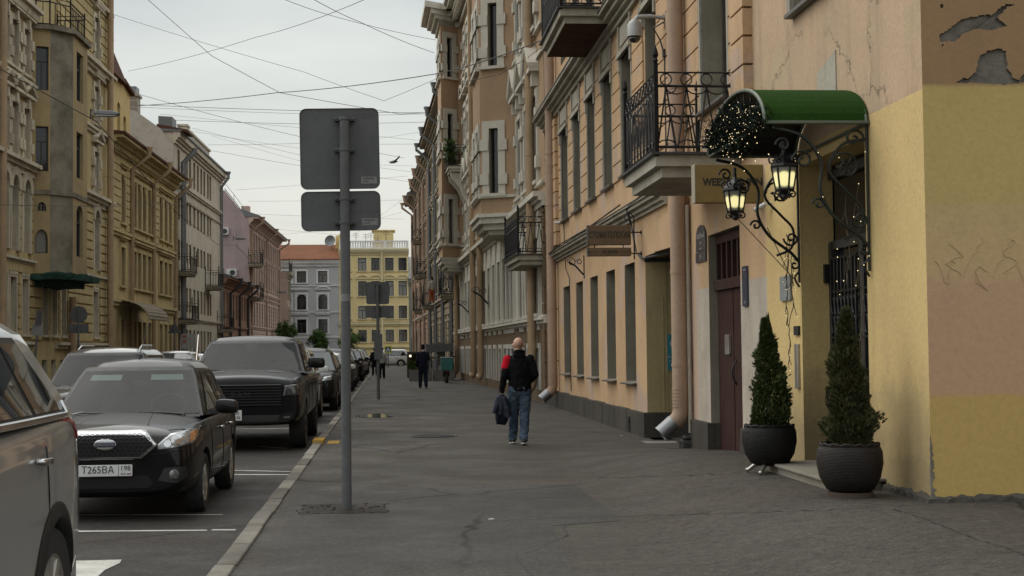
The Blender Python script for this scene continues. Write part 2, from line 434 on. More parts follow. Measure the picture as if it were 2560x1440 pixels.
# long cracks in the asphalt, following the ground
M_crack = simple('crack', (.026, .023, .02), .95)
def crack(pix, wd=.012, seed=1):
    rnd = random.Random(seed); P = []
    for (a, b), (c, d) in zip(pix, pix[1:]):
        n = max(4, int(hypot(c - a, (d - b) * 4) / 14))
        for k in range(n):
            f = k / n; px, py = a + (c - a) * f + rnd.uniform(-4, 4), b + (d - b) * f + rnd.uniform(-2.2, 2.2); z = 0
            for _ in range(8): s, t = onground(px, py, z); z = gh(s, t)
            P.append((s, t))
    mb = MB(); L_ = []
    for k, (s, t) in enumerate(P):
        a = P[max(0, k - 1)]; b = P[min(len(P) - 1, k + 1)]; d = Vector((b[0] - a[0], b[1] - a[1])); d = d.normalized() if d.length > 1e-6 else Vector((1, 0)); w_ = wd * .62 * rnd.uniform(.15, 1.3) * (.3 if k in (0, len(P) - 1) else 1)
        L_.append((SW(s - d.y * w_, t + d.x * w_, gh(s, t) + .005), SW(s + d.y * w_, t - d.x * w_, gh(s, t) + .005)))
    for (a, b), (c, d) in zip(L_, L_[1:]): mb.poly([a, c, d, b])
    o = mb.build('pavement_crack', M_crack, recalc=False); o['kind'] = 'structure'
crack([(1225, 1304), (1390, 1296), (1600, 1290), (1800, 1284), (2080, 1275), (2230, 1268), (2290, 1262)], .011, 1)
crack([(2230, 1272), (2320, 1300), (2420, 1340), (2580, 1392)], .012, 2)
crack([(1298, 1230), (1330, 1258), (1392, 1294)], .010, 3)
crack([(690, 1222), (760, 1216), (860, 1212)], .010, 4)
crack([(1290, 1192), (1480, 1194), (1700, 1190), (1890, 1179)], .012, 5)
crack([(1330, 1440), (1290, 1395), (1420, 1340), (1405, 1300)], .007, 6)
crack([(900, 1172), (1010, 1178), (1200, 1196)], .007, 7)
crack([(1560, 1366), (1720, 1352), (1860, 1362)], .006, 8)
crack([(985, 1262), (1000, 1240), (1120, 1222)], .006, 9)
crack([(225, 1400), (330, 1372), (480, 1390)], .008, 10)
# ------------------------------------------------------------------ building kit
def arc_pts(x0, x1, zs, z1, n=8):
    cx = (x0 + x1) / 2; rx = (x1 - x0) / 2; rz = z1 - zs
    return [(cx - rx * cos(pi * k / n), zs + rz * sin(pi * k / n)) for k in range(n + 1)]

def wall(mb, x0, x1, z0, z1, ops, depth=.3, y=0.0, m=0, rm=None, matf=None, ex=(), ez=()):
    """a wall sheet with true openings; ops = (x0,x1,z0,z1[,arch rise])"""
    rm = m if rm is None else rm
    ops = [o for o in ops if o[0] > x0 - 1e-6 and o[1] < x1 + 1e-6]
    xs = sorted({round(v, 4) for v in [x0, x1, *ex] + [o[0] for o in ops] + [o[1] for o in ops] if x0 - 1e-6 <= v <= x1 + 1e-6})
    zs = sorted({round(v, 4) for v in [z0, z1, *ez] + [o[2] for o in ops] + [o[3] for o in ops] if z0 - 1e-6 <= v <= z1 + 1e-6})
    for a, b in zip(xs, xs[1:]):
        cx = (a + b) / 2; col = [o for o in ops if o[0] < cx < o[1]]
        run = None
        for c, d in zip(zs, zs[1:]):
            cz = (c + d) / 2
            if any(o[2] < cz < o[3] for o in col): continue
            mm = matf(cx, cz) if matf else m
            mb.poly([(a, y, c), (b, y, c), (b, y, d), (a, y, d)], mm)
    rmf = rm
    for o in ops:
        rm = rmf(o) if callable(rmf) else rmf
        a, b, c, d = o[:4]; rise = o[4] if len(o) > 4 else 0; yb = y - depth
        zt = d - rise
        mb.poly([(a, y, c), (a, y, zt), (a, yb, zt), (a, yb, c)], rm)
        mb.poly([(b, y, c), (b, yb, c), (b, yb, zt), (b, y, zt)], rm)
        mb.poly([(a, y, c), (a, yb, c), (b, yb, c), (b, y, c)], rm)
        if rise:
            A = arc_pts(a, b, zt, d); h = len(A) // 2
            for k in range(len(A) - 1):
                p, q = A[k], A[k + 1]
                mb.poly([(p[0], y, p[1]), (q[0], y, q[1]), (q[0], yb, q[1]), (p[0], yb, p[1])], rm)
                cor = (a, d) if k < h else (b, d)
                mm = matf((a + b) / 2, d) if matf else m
                mb.poly([(p[0], y, p[1]), (q[0], y, q[1]), (cor[0], y, cor[1])], mm)
        else:
            mb.poly([(a, y, d), (b, y, d), (b, yb, d), (a, yb, d)], rm)

def shell(mb, x0, x1, z0, z1, D, m=0, top=True, ends=(True, True), y=0.0):
    if ends[0]: mb.poly([(x0, y, z0), (x0, y, z1), (x0, -D, z1), (x0, -D, z0)], m)
    if ends[1]: mb.poly([(x1, y, z0), (x1, -D, z0), (x1, -D, z1), (x1, y, z1)], m)
    mb.poly([(x0, -D, z0), (x0, -D, z1), (x1, -D, z1), (x1, -D, z0)], m)
    if top: mb.poly([(x0, y, z1), (x1, y, z1), (x1, -D, z1), (x0, -D, z1)], m)

M_pane = pane_mat('dark window glass', (.012, .013, .014))
M_paneC = pane_mat('curtained window glass', (.02, .02, .02), curtain=(.16, .15, .13))
M_paneB = pane_mat('pale blind behind glass', (.2, .2, .19), .12)
M_fw = simple('white window frame', (.45, .44, .41), .5, var=.2)
M_fb = simple('brown window frame', (.06, .045, .035), .5, var=.3)
M_fd = simple('dark window frame', (.03, .03, .03), .5, var=.3)
PANES = [M_pane, M_pane, M_paneC, M_pane, M_paneB]

WRND = random.Random(11)
def window(root, o, depth, fmat, y=0.0, pane=None, bars=True, name='window', simple_one=False, M=None):
    a, b, c, d = o[:4]; yb = y - depth
    mb = MB(); w = min(.07, (b - a) * .09)
    f0, f1 = yb + .005, yb + .07
    mb.box(a, a + w, f0, f1, c, d); mb.box(b - w, b, f0, f1, c, d)
    mb.box(a + w, b - w, f0, f1, c, c + w); mb.box(a + w, b - w, f0, f1, d - w, d)
    if bars:
        zt = c + (d - c) * .66; xm = (a + b) / 2
        mb.box(a + w, b - w, f0 + .002, f1 - .003, zt, zt + w * .9)
        mb.box(xm - w * .5, xm + w * .5, f0 + .004, f1 - .006, c + w, zt)
    pm = pane or WRND.choice(PANES)
    if simple_one:
        mb.poly([(a, yb + .02, c), (b, yb + .02, c), (b, yb + .02, d), (a, yb + .02, d)], 1)
        return mb.build(name, [fmat, pm], root, M)
    fr = mb.build(name, fmat, root, M)
    p = MB(); p.box(a + .01, b - .01, yb - .01, yb + .02, c + .01, d - .01)
    p.build('pane', pm, fr)
    return fr

def surround(mb, o, w=.16, proud=.05, y=0.0, sill=True, m=0, head=0.0, keys=0):
    a, b, c, d = o[:4]
    mb.box(a - w, a, y - .02, y + proud, c, d + w, m); mb.box(b, b + w, y - .02, y + proud, c, d + w, m)
    mb.box(a, b, y - .02, y + proud, d, d + w, m)
    if sill: mb.box(a - w - .05, b + w + .05, y - .02, y + proud + .09, c - .1, c, m)
    if head:
        mb.box(a - w - .1, b + w + .1, y - .02, y + proud + .16, d + w + head, d + w + head + .09, m)
        mb.box(a - w - .04, b + w + .04, y - .02, y + proud + .08, d + w + head - .1, d + w + head, m)

def pediment(mb, o, w=.2, proud=.25, h=.5, z=.3, y=0.0, m=0, arc=False):
    a, b, c, d = o[:4]; z0 = d + z; xa, xb = a - w - .12, b + w + .12; xm = (xa + xb) / 2
    if arc:
        pts = arc_pts(xa, xb, z0, z0 + h, 8); inn = arc_pts(xa + .16, xb - .16, z0 + .06, z0 + h - .13, 8)
        for k in range(8):
            p, q, r, s = pts[k], pts[k + 1], inn[k + 1], inn[k]
            mb.hexa([(s[0], y, s[1]), (r[0], y, r[1]), (r[0], y + proud, r[1]), (s[0], y + proud, s[1]), (p[0], y, p[1]), (q[0], y, q[1]), (q[0], y + proud, q[1]), (p[0], y + proud, p[1])], m)
    else:
        for sx, x0 in ((1, xa), (-1, xb)):
            mb.hexa([(x0, y, z0), (xm, y, z0 + h), (xm, y + proud, z0 + h), (x0, y + proud, z0), (x0, y, z0 + .14), (xm, y, z0 + h + .14), (xm, y + proud + .04, z0 + h + .14), (x0, y + proud + .04, z0 + .14)], m)
    mb.box(xa, xb, y - .01, y + proud * .9, z0 - .1, z0 + .02, m)

def courses(mb, x0, x1, z0, z1, pitch, gap=.03, proud=.035, y=0.0, m=0, skip=()):
    z = z0
    while z < z1 - gap:
        zz = min(z1, z + pitch)
        segs = [(x0, x1)]
        for o in skip:
            if o[2] < zz - .01 and o[3] > z + .01:
                ns = []
                for a, b in segs:
                    if o[1] <= a or o[0] >= b: ns.append((a, b)); continue
                    if o[0] > a: ns.append((a, o[0]))
                    if o[1] < b: ns.append((o[1], b))
                segs = ns
        for a, b in segs:
            if b - a > .05: mb.box(a, b, y - .02, y + proud, z, zz - gap, m)
        z += pitch

def cornice(mb, x0, x1, z, steps, y=0.0, m=0):
    """stack of bands from the bottom up: (height, projection)"""
    for h, p in steps:
        mb.box(x0, x1, y - .03, y + p, z, z + h - .0, m); z += h
    return z

def dentils(mb, x0, x1, z, h, w, pitch, p, y=0.0, m=0):
    x = x0
    while x + w < x1: mb.box(x, x + w, y - .01, y + p, z, z + h, m); x += pitch

M_pipe_pink = plaster('pink painted pipe', (.42, .295, .215), (.36, .255, .185), amt=.35, pscale=1, bmp=.1, rough=.5)
M_pipe_ochre = plaster('ochre painted pipe', (.40, .285, .175), (.34, .24, .145), amt=.35, pscale=1, bmp=.1, rough=.5)
M_pipe_grey = simple('galvanised pipe', (.2, .21, .22), .45, .5, var=.2)
M_zinc = simple('bright zinc', (.2, .205, .21), .4, .75, var=.15, scale=9)
M_black = simple('black ironwork', (.012, .012, .013), .5, .3, bmp=.1)
M_rust = plaster('rusty underside', (.085, .04, .022), (.05, .025, .015), amt=.6, pscale=3, bmp=.8)
M_roofm = simple('grey sheet roof', (.14, .145, .15), .5, .4, var=.2)
M_roofr = plaster('rust red sheet roof', (.10, .042, .028), (.075, .034, .024), amt=.3, pscale=1.5)

def drainpipe(root, x, y, z0, z1, r, mat, kick=None, spout=None, collars=1.6, hopper=False, eave=None):
    mb = MB(); path = [(x, y, z1)]
    if eave: path = [(x, y + eave, z1 + .42), (x, y + eave, z1 + .2), (x, y, z1 - .5)]
    zb = z0 + (.35 if kick else 0)
    path += [(x, y, zb + .05), (x, y, zb)]
    if kick:
        for k in range(1, 5):
            a = k / 4 * radians(48); path.append((x, y + .25 * (1 - cos(a)) * 1.6, zb - .28 * sin(a)))
    rr = [r] * len(path); mb.tube(path, rr, 14)
    z = z0 + 1.0
    while z < z1 - .5:
        mb.tube([(x, y, z - .025), (x, y, z + .025)], r * 1.07, 14); mb.box(x - .008, x + .008, y - y - .02 if y > 0 else y, y, z - .012, z + .012)
        z += collars
    if kick:
        for k in range(6): mb.tube([(x, y, zb + .04 + k * .05), (x, y, zb + .06 + k * .05)], r * 1.06, 14)
    if hopper: mb.lathe([(r, -.02), (r * 1.0, 0), (r * 1.7, .2), (r * 1.7, .26)], 12, path[0])
    o = mb.build('drainpipe', mat, root, angle=40)
    if spout:
        s = MB(); e = Vector(path[-1]); d = Vector((0, .75, -.66)).normalized()
        s.tube([e - d * .04, e + d * .08, e + d * .22], [r * 1.05, r * 1.05, r * 1.08], 14, caps=False)
        s.tube([e + d * .22, e - d * .02], [r * 1.02, r * .98], 14, caps=False)
        s.build('spout', spout, o, angle=40, recalc=False)
    return o

def railing(mb, path, z0, z1, closed=False, vee=True, rings=True, r=.011, posts=True, pitch=.24, finial=True):
    """iron railing along a plan polyline [(x,y)..]"""
    for (xa, ya), (xb, yb) in zip(path, path[1:]):
        a = Vector((xa, ya, 0)); b = Vector((xb, yb, 0)); Ls = (b - a).length; n = max(2, round(Ls / pitch)); d = (b - a) / n
        H = z1 - z0
        for zz, rr in ((z1, r * 1.1), (z1 - .17, r * 1.7), (z0 + .07, r * 1.7)):
            mb.tube([(xa, ya, zz), (xb, yb, zz)], rr, 5)
        for k in range(n):
            p = a + d * k; q = a + d * (k + 1); mid = (p + q) / 2
            if vee:
                mb.tube([(mid.x, mid.y, z1 - .17), (p.x * .9 + mid.x * .1, p.y * .9 + mid.y * .1, z0 + .07)], r, 4)
                mb.tube([(mid.x, mid.y, z1 - .17), (q.x * .9 + mid.x * .1, q.y * .9 + mid.y * .1, z0 + .07)], r, 4)
                pts = [p.lerp(q, .5 - .5 * cos(pi * j / 6)) + Vector((0, 0, z1 - .18 - .09 * sin(pi * j / 6))) for j in range(7)]
                mb.tube([pt + d * .5 for pt in pts] if k < n - 1 else pts[:4], r * .8, 4)
                pts = [p.lerp(q, .5 - .5 * cos(pi * j / 6)) + Vector((0, 0, z0 + .07 + .09 * sin(pi * j / 6))) for j in range(7)]
                mb.tube(pts, r * .8, 4)
            else:
                mb.tube([(p.x, p.y, z0 + .07), (p.x, p.y, z1 - .17)], r, 4)
            if rings:
                rg = [mid + d.normalized() * (.072 * cos(2 * pi * j / 10)) + Vector((0, 0, z1 - .085 + .072 * sin(2 * pi * j / 10))) for j in range(11)]
                mb.tube(rg, r * .8, 4, caps=False)
        if posts:
            for x, y in ((xa, ya), (xb, yb)):
                mb.box(x - .025, x + .025, y - .025, y + .025, z0 - .05, z1 + .12)
                if finial: mb.lathe([(.02, 0), (.034, .03), (.02, .06), (.038, .10), (.028, .15), (.004, .22)], 8, (x, y, z1 + .12))

def balcony(root, x0, x1, proj, z0, H, mat_slab, under=None, vee=True, y=0.0, rings=True, tiers=True, pitch=.24, flank=True):
    mb = MB()
    if tiers:
        mb.box(x0 + .12, x1 - .12, y - .02, y + proj - .12, z0 - .30, z0 - .17)
        mb.box(x0 + .03, x1 - .03, y - .02, y + proj - .03, z0 - .17, z0 - .03)
        mb.box(x0 - .03, x1 + .03, y - .02, y + proj + .03, z0 - .03, z0, 1)
        if under: mb.box(x0 + .14, x1 - .14, y - .01, y + proj - .14, z0 - .31, z0 - .30, 2)
    else:
        mb.box(x0, x1, y - .02, y + proj, z0 - .15, z0)
    b = mb.build('balcony', [mat_slab, M_fd, under or mat_slab], root)
    r = MB(); e = .05
    railing(r, [(x0 + e, y + .03), (x0 + e, y + proj - e), (x1 - e, y + proj - e), (x1 - e, y + .03)], z0, z0 + H, vee=vee, rings=rings, pitch=pitch)
    r.build('railing', M_black, b)
    return b

def thing(F, name, label, cat, group=None):
    return empty(name, F.M, label, cat, group)
# ------------------------------------------------------------------ right side: pink corner house with the yellow entrance
M_pk = plaster('pink orange render', (.54, .365, .215), (.475, .32, .19), patch=(0.469, 0.34, 0.252), amt=.22, streak=.3, pscale=.55, crack=.0)
M_pkup = plaster('weathered pink render', (.52, .375, .25), (.455, .335, .225), patch=(0.449, 0.347, 0.224), amt=.3, streak=.5, pscale=.6, crack=.9)
M_yw = plaster('yellow wall paint', (0.611, 0.461, 0.208), (0.559, 0.41, 0.195), amt=.15, streak=.12, pscale=.7, bmp=.5, zbase=.3)
M_wh = plaster('dirty white limewash', (0.468, 0.416, 0.345), (0.39, 0.338, 0.28), amt=.4, streak=.3, pscale=1.2)
M_olive = plaster('olive yellow render', (.42, .33, .17), (.36, .28, .14), amt=.3, streak=.3, pscale=.8)
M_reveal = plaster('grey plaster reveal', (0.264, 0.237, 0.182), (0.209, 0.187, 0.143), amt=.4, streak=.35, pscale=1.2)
M_plinth = plaster('dark limestone plinth', (.085, .078, .066), (.06, .055, .048), dirt=(.035, .03, .027), amt=.5, pscale=1.4, bmp=.6)
M_stone = plaster('grey white stucco', (0.396, 0.372, 0.306), (0.324, 0.3, 0.246), amt=.4, streak=.45, pscale=1.1)
M_sillm = simple('sheet metal sill', (.11, .105, .095), .5, .4, var=.3)
M_maroon = plaster('maroon door paint', (.045, .018, .016), (.035, .015, .013), amt=.3, pscale=1.5, rough=.5, bmp=.1)
M_exposed = plaster('exposed rubble plaster', (.20, .18, .15), (.11, .098, .082), dirt=(.035, .03, .027), amt=.7, pscale=3.5, bmp=1.0)
M_end = M_yw

S1 = 11.38
F1 = Fac((S1, 4.37), (39.9, 4.42))
def fx(px, b=0.0, py=700): return F1.x(px, b, py)
R1 = thing(F1, 'corner_house', 'weathered pink and yellow corner house with the arched green canopy over its entrance', 'house', 'old houses along the right side')
near = [1587.5, 1537.5, 1494.4, 1456.9, 1425.0]; far = [1562, 1515.6, 1475.6, 1440, 1408.5]
gops = [(fx(n), fx(f), .92, 3.07) for n, f in zip(near, far)]
gate = (fx(1722), fx(1613.7), 0.0, 3.1)
door = (fx(1851), fx(1772), .05, 3.06)
entr = (fx(2168), fx(2003), .16, 3.45)
uops = [(fx(n), fx(f), 4.75, 6.95) for n, f in zip(near, far)]
uops += [(fx(1640, py=100), fx(1612, py=100), 4.75, 7.25), (fx(1822, py=150), fx(1755, py=150), 4.8, 7.4), (fx(2075, py=0), fx(1985, py=0), 5.12, 7.3)]
t3 = [(a, b, 8.7, 11.0) for a, b, *_ in uops]
ops = gops + [gate, door, entr] + uops + t3
xw = fx(1917); xd = fx(1741)
def m1(x, z):
    if x < xw and z < 3.63: return 1
    if x < xd and z < 2.35: return 2
    if x < xd + 2: return 3 if z > 3.63 and x < 5.6 else 0
    return 0
mb = MB()
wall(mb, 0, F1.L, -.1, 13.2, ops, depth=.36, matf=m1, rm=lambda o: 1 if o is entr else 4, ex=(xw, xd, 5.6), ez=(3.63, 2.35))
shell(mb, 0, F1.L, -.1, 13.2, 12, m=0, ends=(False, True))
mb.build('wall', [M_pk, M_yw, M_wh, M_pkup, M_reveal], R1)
# end wall facing the side street (repainted in bands)
m, nt, bs = newmat('patched end wall paint'); co = coords(nt)
sp = nt.nodes.new('ShaderNodeSeparateXYZ'); L(nt, co, sp.inputs[0])
ad = nt.nodes.new('ShaderNodeMath'); ad.operation = 'MULTIPLY_ADD'; L(nt, noise(nt, co, 1.6, 5, .6), ad.inputs[0]); ad.inputs[1].default_value = .06; L(nt, sp.outputs[2], ad.inputs[2])
dv = nt.nodes.new('ShaderNodeMath'); dv.operation = 'DIVIDE'; L(nt, ad.outputs[0], dv.inputs[0]); dv.inputs[1].default_value = 10
band = ramp(nt, dv.outputs[0], [(0, (.45, .31, .11)), (.1155, (.45, .31, .11)), (.1165, (.45, .285, .17)), (.205, (.46, .295, .18)), (.214, (.48, .335, .18)), (.272, (.48, .345, .165)), (.2735, (.465, .345, .14)), (.3685, (.455, .335, .13)), (.3692, (.29, .18, .095))])
c = mix(nt, ramp(nt, noise(nt, co, 1.3, 8, .7), [(.5, 0.), (.8, .22)]), band, (.12, .085, .05))
c = mix(nt, ramp(nt, noise(nt, co, 20, 6, .7), [(.3, .16), (.55, 0.)]), c, (.16, .11, .06))
L(nt, c, bs.inputs['Base Color']); bs.inputs['Roughness'].default_value = .9; bs.inputs['Specular IOR Level'].default_value = .2
bump(nt, bs, noise(nt, co, 14, 7, .7), .5, .01)
M_endw = m
def blob(pts, jit, n=7):
    out = []; rnd = random.Random(5)
    for (a, b), (c, d) in zip(pts, pts[1:] + pts[:1]):
        for k in range(n):
            f = k / n; out.append((a + (c - a) * f + rnd.uniform(-jit, jit), b + (d - b) * f + rnd.uniform(-jit, jit)))
    return out
FE = Fac((S1, 16.37), (S1, 4.37))     # local x from far right back to the corner, y towards the camera
def endpt(px, py): x, z = FE.at(px, py); return (-(FE.L - x), z)      # -> y, z in the house frame
holes = []
for pix in ([(2348, 90), (2372, 72), (2398, 52), (2440, 40), (2462, 36), (2482, 38), (2500, 20), (2516, 9), (2538, 13), (2518, 18), (2506, 32), (2492, 45), (2518, 66), (2480, 76), (2440, 72), (2412, 80), (2388, 102), (2352, 104)],
            [(2392, 208), (2408, 194), (2424, 196), (2438, 180), (2448, 142), (2468, 128), (2500, 122), (2515, 128), (2518, 170), (2535, 196), (2548, 200), (2560, 184), (2572, 190), (2560, 206), (2510, 212), (2450, 206)],
            [(2350, 12), (2358, 10), (2358, 20), (2352, 20)], [(2354, 112), (2360, 110), (2356, 118)]):
    holes.append(blob([endpt(*p) for p in pix], .007 if len(pix) > 5 else .001, 7 if len(pix) > 5 else 2))
bm = bmesh.new(); edges = []
outer = [(0, -.1), (-12, -.1), (-12, 13.2), (0, 13.2)]
for lp in [outer] + holes:
    vs = [bm.verts.new((0, y, z)) for y, z in lp]; edges += [bm.edges.new((vs[k], vs[(k + 1) % len(vs)])) for k in range(len(vs))]
bmesh.ops.triangle_fill(bm, edges=edges, use_beauty=True)
me = bpy.data.meshes.new('end_wall'); bm.to_mesh(me); bm.free(); me.materials.append(M_endw)
o = bpy.data.objects.new('end_wall', me); COL.objects.link(o); o.parent = R1
for lp in holes:
    mb = MB(); rnd = random.Random(2); n = len(lp); cy = sum(p[0] for p in lp) / n; cz = sum(p[1] for p in lp) / n
    i = mb.add([(0, y, z) for y, z in lp] + [(.022 + rnd.uniform(-.004, .004), cy + (y - cy) * .985, cz + (z - cz) * .985) for y, z in lp])
    mb.faces(i, [(k, (k + 1) % n, n + (k + 1) % n, n + k) for k in range(n)])
    mb.f.append(tuple(i + n + k for k in range(n))); mb.m.append(0)
    mb.build('bare_plaster_patch', M_exposed, R1, recalc=False)
# window joinery
for o in gops + uops[:5]: window(R1, o, .36, M_fb, pane=M_pane)
for o in uops[5:] + t3: window(R1, o, .36, M_fb)
# trim
tm = MB()
for o in gops: tm.hexa([(o[0] - .04, -.3, o[2] + .03), (o[1] + .06, -.3, o[2] + .03), (o[1] + .06, .11, o[2] - .05), (o[0] - .04, .11, o[2] - .05), (o[0] - .04, -.3, o[2] + .05), (o[1] + .06, -.3, o[2] + .05), (o[1] + .06, .12, o[2] - .03), (o[0] - .04, .12, o[2] - .03)], 1)
for o in uops: tm.box(o[0] - .06, o[1] + .06, -.3, .1, o[2] - .06, o[2] - .02, 1)
xg = fx(1672); xe = fx(1391)
cornice(tm, xg, xe, 3.79, [(.06, .06), (.07, .12), (.06, .20), (.03, .24)])
tm.box(xg, xe, -.02, .25, 4.01, 4.03, 1)
# first-floor hoods: narrow strips over each window up to the cornice
for o in uops[:6]:
    for xx in (o[0] - .14, o[1] + .02):
        tm.box(xx, xx + .12, -.02, .06, o[3] - .25, 7.58)
    tm.box(o[0] - .16, o[1] + .16, -.02, .09, o[3], o[3] + .1)
    tm.box(o[0] + .1, o[1] - .1, -.02, .05, o[3] + .2, 7.5)
cornice(tm, fx(1620, py=30), F1.L + .05, 7.58, [(.1, .08), (.08, .16), (.1, .26), (.07, .36)])
tm.box(fx(1620, py=30), F1.L + .05, -.02, .38, 7.93, 7.955, 1)
for o in uops[:5]: surround(tm, o, .07, .03, sill=False)
surround(tm, uops[6], .09, .03, sill=False); surround(tm, uops[7], .12, .05, sill=False)
cornice(tm, -.05, F1.L + .05, 12.8, [(.15, .12), (.15, .3), (.1, .45)])
tm.build('stucco_trim', [M_stone, M_sillm], R1)
# rusticated piers
cols = sorted(uops[:7], key=lambda o: o[0])
edges = [5.95] + [v for o in cols for v in o[:2]] + [F1.L]
for k in range(0, len(edges), 2):
    a, b = edges[k], edges[k + 1]; rb = MB()
    courses(rb, a + .1 if k else a, b - .1, 4.72, 7.5, .345, .028, .03, skip=[(g[0] - .16, g[1] + .16, g[3] - .3, 8) for g in uops])
    rb.build('rusticated_pier', M_pk, R1)
rb = MB()
courses(rb, 5.45, 6.1, 3.9, 12.5, .345, .028, .12)
rb.build('rusticated_pier', M_pk, R1); rb = MB()
courses(rb, fx(1402), fx(1386), 4.2, 7.5, .345, .028, .12)
rb.build('rusticated_pier', M_pk, R1)
# plinth
pl = MB()
for a, b in ((gate[1], F1.L),):
    x = a
    rnd = random.Random(4)
    while x < b:
        e = min(b, x + rnd.uniform(.8, 1.3)); pl.box(x + .004, e - .004, -.05, .07 + rnd.uniform(-.006, .006), -.1, .42 + rnd.uniform(-.012, .012)); x = e
pl.box(gate[1] - .02, gate[1], -1.6, .07, -.1, .43)
pl.build('plinth', M_plinth, R1, bevel=.012); pl = MB()
pl.box(fx(1773), fx(1728), -.05, .06, -.1, .50); pl.box(fx(1773) , fx(1773)+.02, -.34, -.05, -.1, .50)
pl.build('plinth', M_plinth, R1, bevel=.012); pl = MB(); pl.box(fx(1895), fx(1852), -.05, .05, -.1, .52); pl.build('plinth', M_plinth, R1, bevel=.012); pl = MB()
rnd = random.Random(9)
def rough(name, P, mat):
    """ragged crumbling render along the wall foot: P = list of ((x,y) on the wall, outward (dx,dy))"""
    q = MB(); rows = []
    for (x, y), (dx, dy) in P:
        h = rnd.uniform(.285, .312); o = rnd.uniform(.035, .085)
        rows.append([(x + dx * o * f + dx * rnd.uniform(-.01, .012), y + dy * o * f + dy * rnd.uniform(-.01, .012), z + rnd.uniform(-.012, .012)) for z, f in ((-.05, 1.25), (.08, 1.2), (.17, 1.05), (.24, .9), (h, .75), (h + .02, .02))])
    i = q.add([p for r in rows for p in r]); n = len(rows[0])
    for k in range(len(rows) - 1): q.faces(i, [(k * n + j, k * n + j + 1, (k + 1) * n + j + 1, (k + 1) * n + j) for j in range(n - 1)])
    q.build(name, mat, R1, recalc=False)
rough('plinth', [((entr[0] - .03 - .045 * k, 0), (0, 1)) for k in range(int((entr[0] - .03) / .045) + 1)] + [((-.0, 0), (-.7, .7))] + [((0, -.05 * k), (-1, 0)) for k in range(1, 110)], M_plinth)
ch_ = MB(); rows = []
for k in range(26):
    z_ = .30 + .5 * k / 25; wa, wb = rnd.uniform(.004, .05) * (1 - k / 28), rnd.uniform(.004, .05) * (1 - k / 30); rows.append([(wa, .004, z_), (-.003, .003, z_ + rnd.uniform(-.004, .004)), (-.004, -wb, z_)])
i = ch_.add([p for r in rows for p in r]); ch_.faces(i, [(k * 3 + j, k * 3 + j + 1, k * 3 + j + 4, k * 3 + j + 3) for k in range(25) for j in (0, 1)])
ch_.build('chipped_corner', M_exposed, R1, recalc=False)
gl_ = MB()
for k, (px, py) in enumerate([(2352 + 34 * i, 640 + (i * 37) % 23) for i in range(7)]):
    P = []
    for a in range(9): 
        y_, z_ = endpt(px + (18 * sin(a * 1.3 + k) if k % 2 else a * 6 - 10) + rnd.uniform(-5, 5), py + 40 - (a * 11 if k % 3 else 30 * cos(a * .9)) + rnd.uniform(-5, 5)); P.append((-.002, y_, z_))
    gl_.tube(P, .003, 4)
gl_.build('scratched_scribble', simple('faint scratch', (.435, .295, .175), .9), R1)
# basement vents in the plinth
vb = MB(); vx, vz = fx(1577), .16
vb.box(vx - .12, vx + .12, .071, .076, .03, .3); vb.box(vx - .12, vx + .05, .076, .09, .2, .24)
vb.build('vent_grille', M_black, R1)
# gateway passage
gp = MB(); a, b = gate[0], gate[1]
gp.poly([(b, -.36, 0), (b, -.36, 3.1), (b, -4, 3.1), (b, -4, 0)], 0); gp.poly([(a, -.36, 0), (a, -4, 0), (a, -4, 3.1), (a, -.36, 3.1)], 0)
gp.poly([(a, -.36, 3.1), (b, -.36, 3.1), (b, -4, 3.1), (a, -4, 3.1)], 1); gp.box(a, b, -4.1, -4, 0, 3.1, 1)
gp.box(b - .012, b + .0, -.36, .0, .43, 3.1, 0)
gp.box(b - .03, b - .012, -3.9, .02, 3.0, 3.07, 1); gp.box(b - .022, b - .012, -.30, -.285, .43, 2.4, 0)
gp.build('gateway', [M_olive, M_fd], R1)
gl = MB(); gl.prism([(gate[0] - .05, 3.06), (gate[1] - 1.0, 3.1), (gate[1] - 1.3, 3.55), (gate[0] - .05, 3.75)], .0, .05, 'y'); gl.build('gateway_lintel', M_pk, R1)
# fallen-plaster patch over the gateway
# brown house door with glazed top light
d0, d1, dz0, dz1 = door
mb = MB(); y = -.17
mb.box(d0, d1, y, y + .05, dz0 + .05, 2.3); mb.box(d0, d1, y, y + .10, 2.3, 2.44)
for k in range(7): xx = d0 + (d1 - d0) * k / 6; mb.box(xx - .035, xx + .035, y, y + .06, 2.44, 3.0)
mb.box(d0, d1, y, y + .07, 2.93, 3.06); mb.box((d0 + d1) / 2 - .01, (d0 + d1) / 2 + .01, y + .05, y + .06, dz0 + .05, 2.3)
dr = mb.build('house_door', M_maroon, R1, bevel=.006)
mb = MB(); mb.box(d0 + .02, d1 - .02, y - .02, y + .01, 2.44, 2.95); mb.build('top_light', M_pane, dr)
mb = MB(); hx, hz = fx(1838, -.12), 1.2; mb.tube([(hx + .1 * 0, y + .05 + .06 * sin(pi * k / 8), hz - .16 + .32 * k / 8) for k in range(9)], .011, 6); mb.build('handle', M_black, dr, smooth=True)
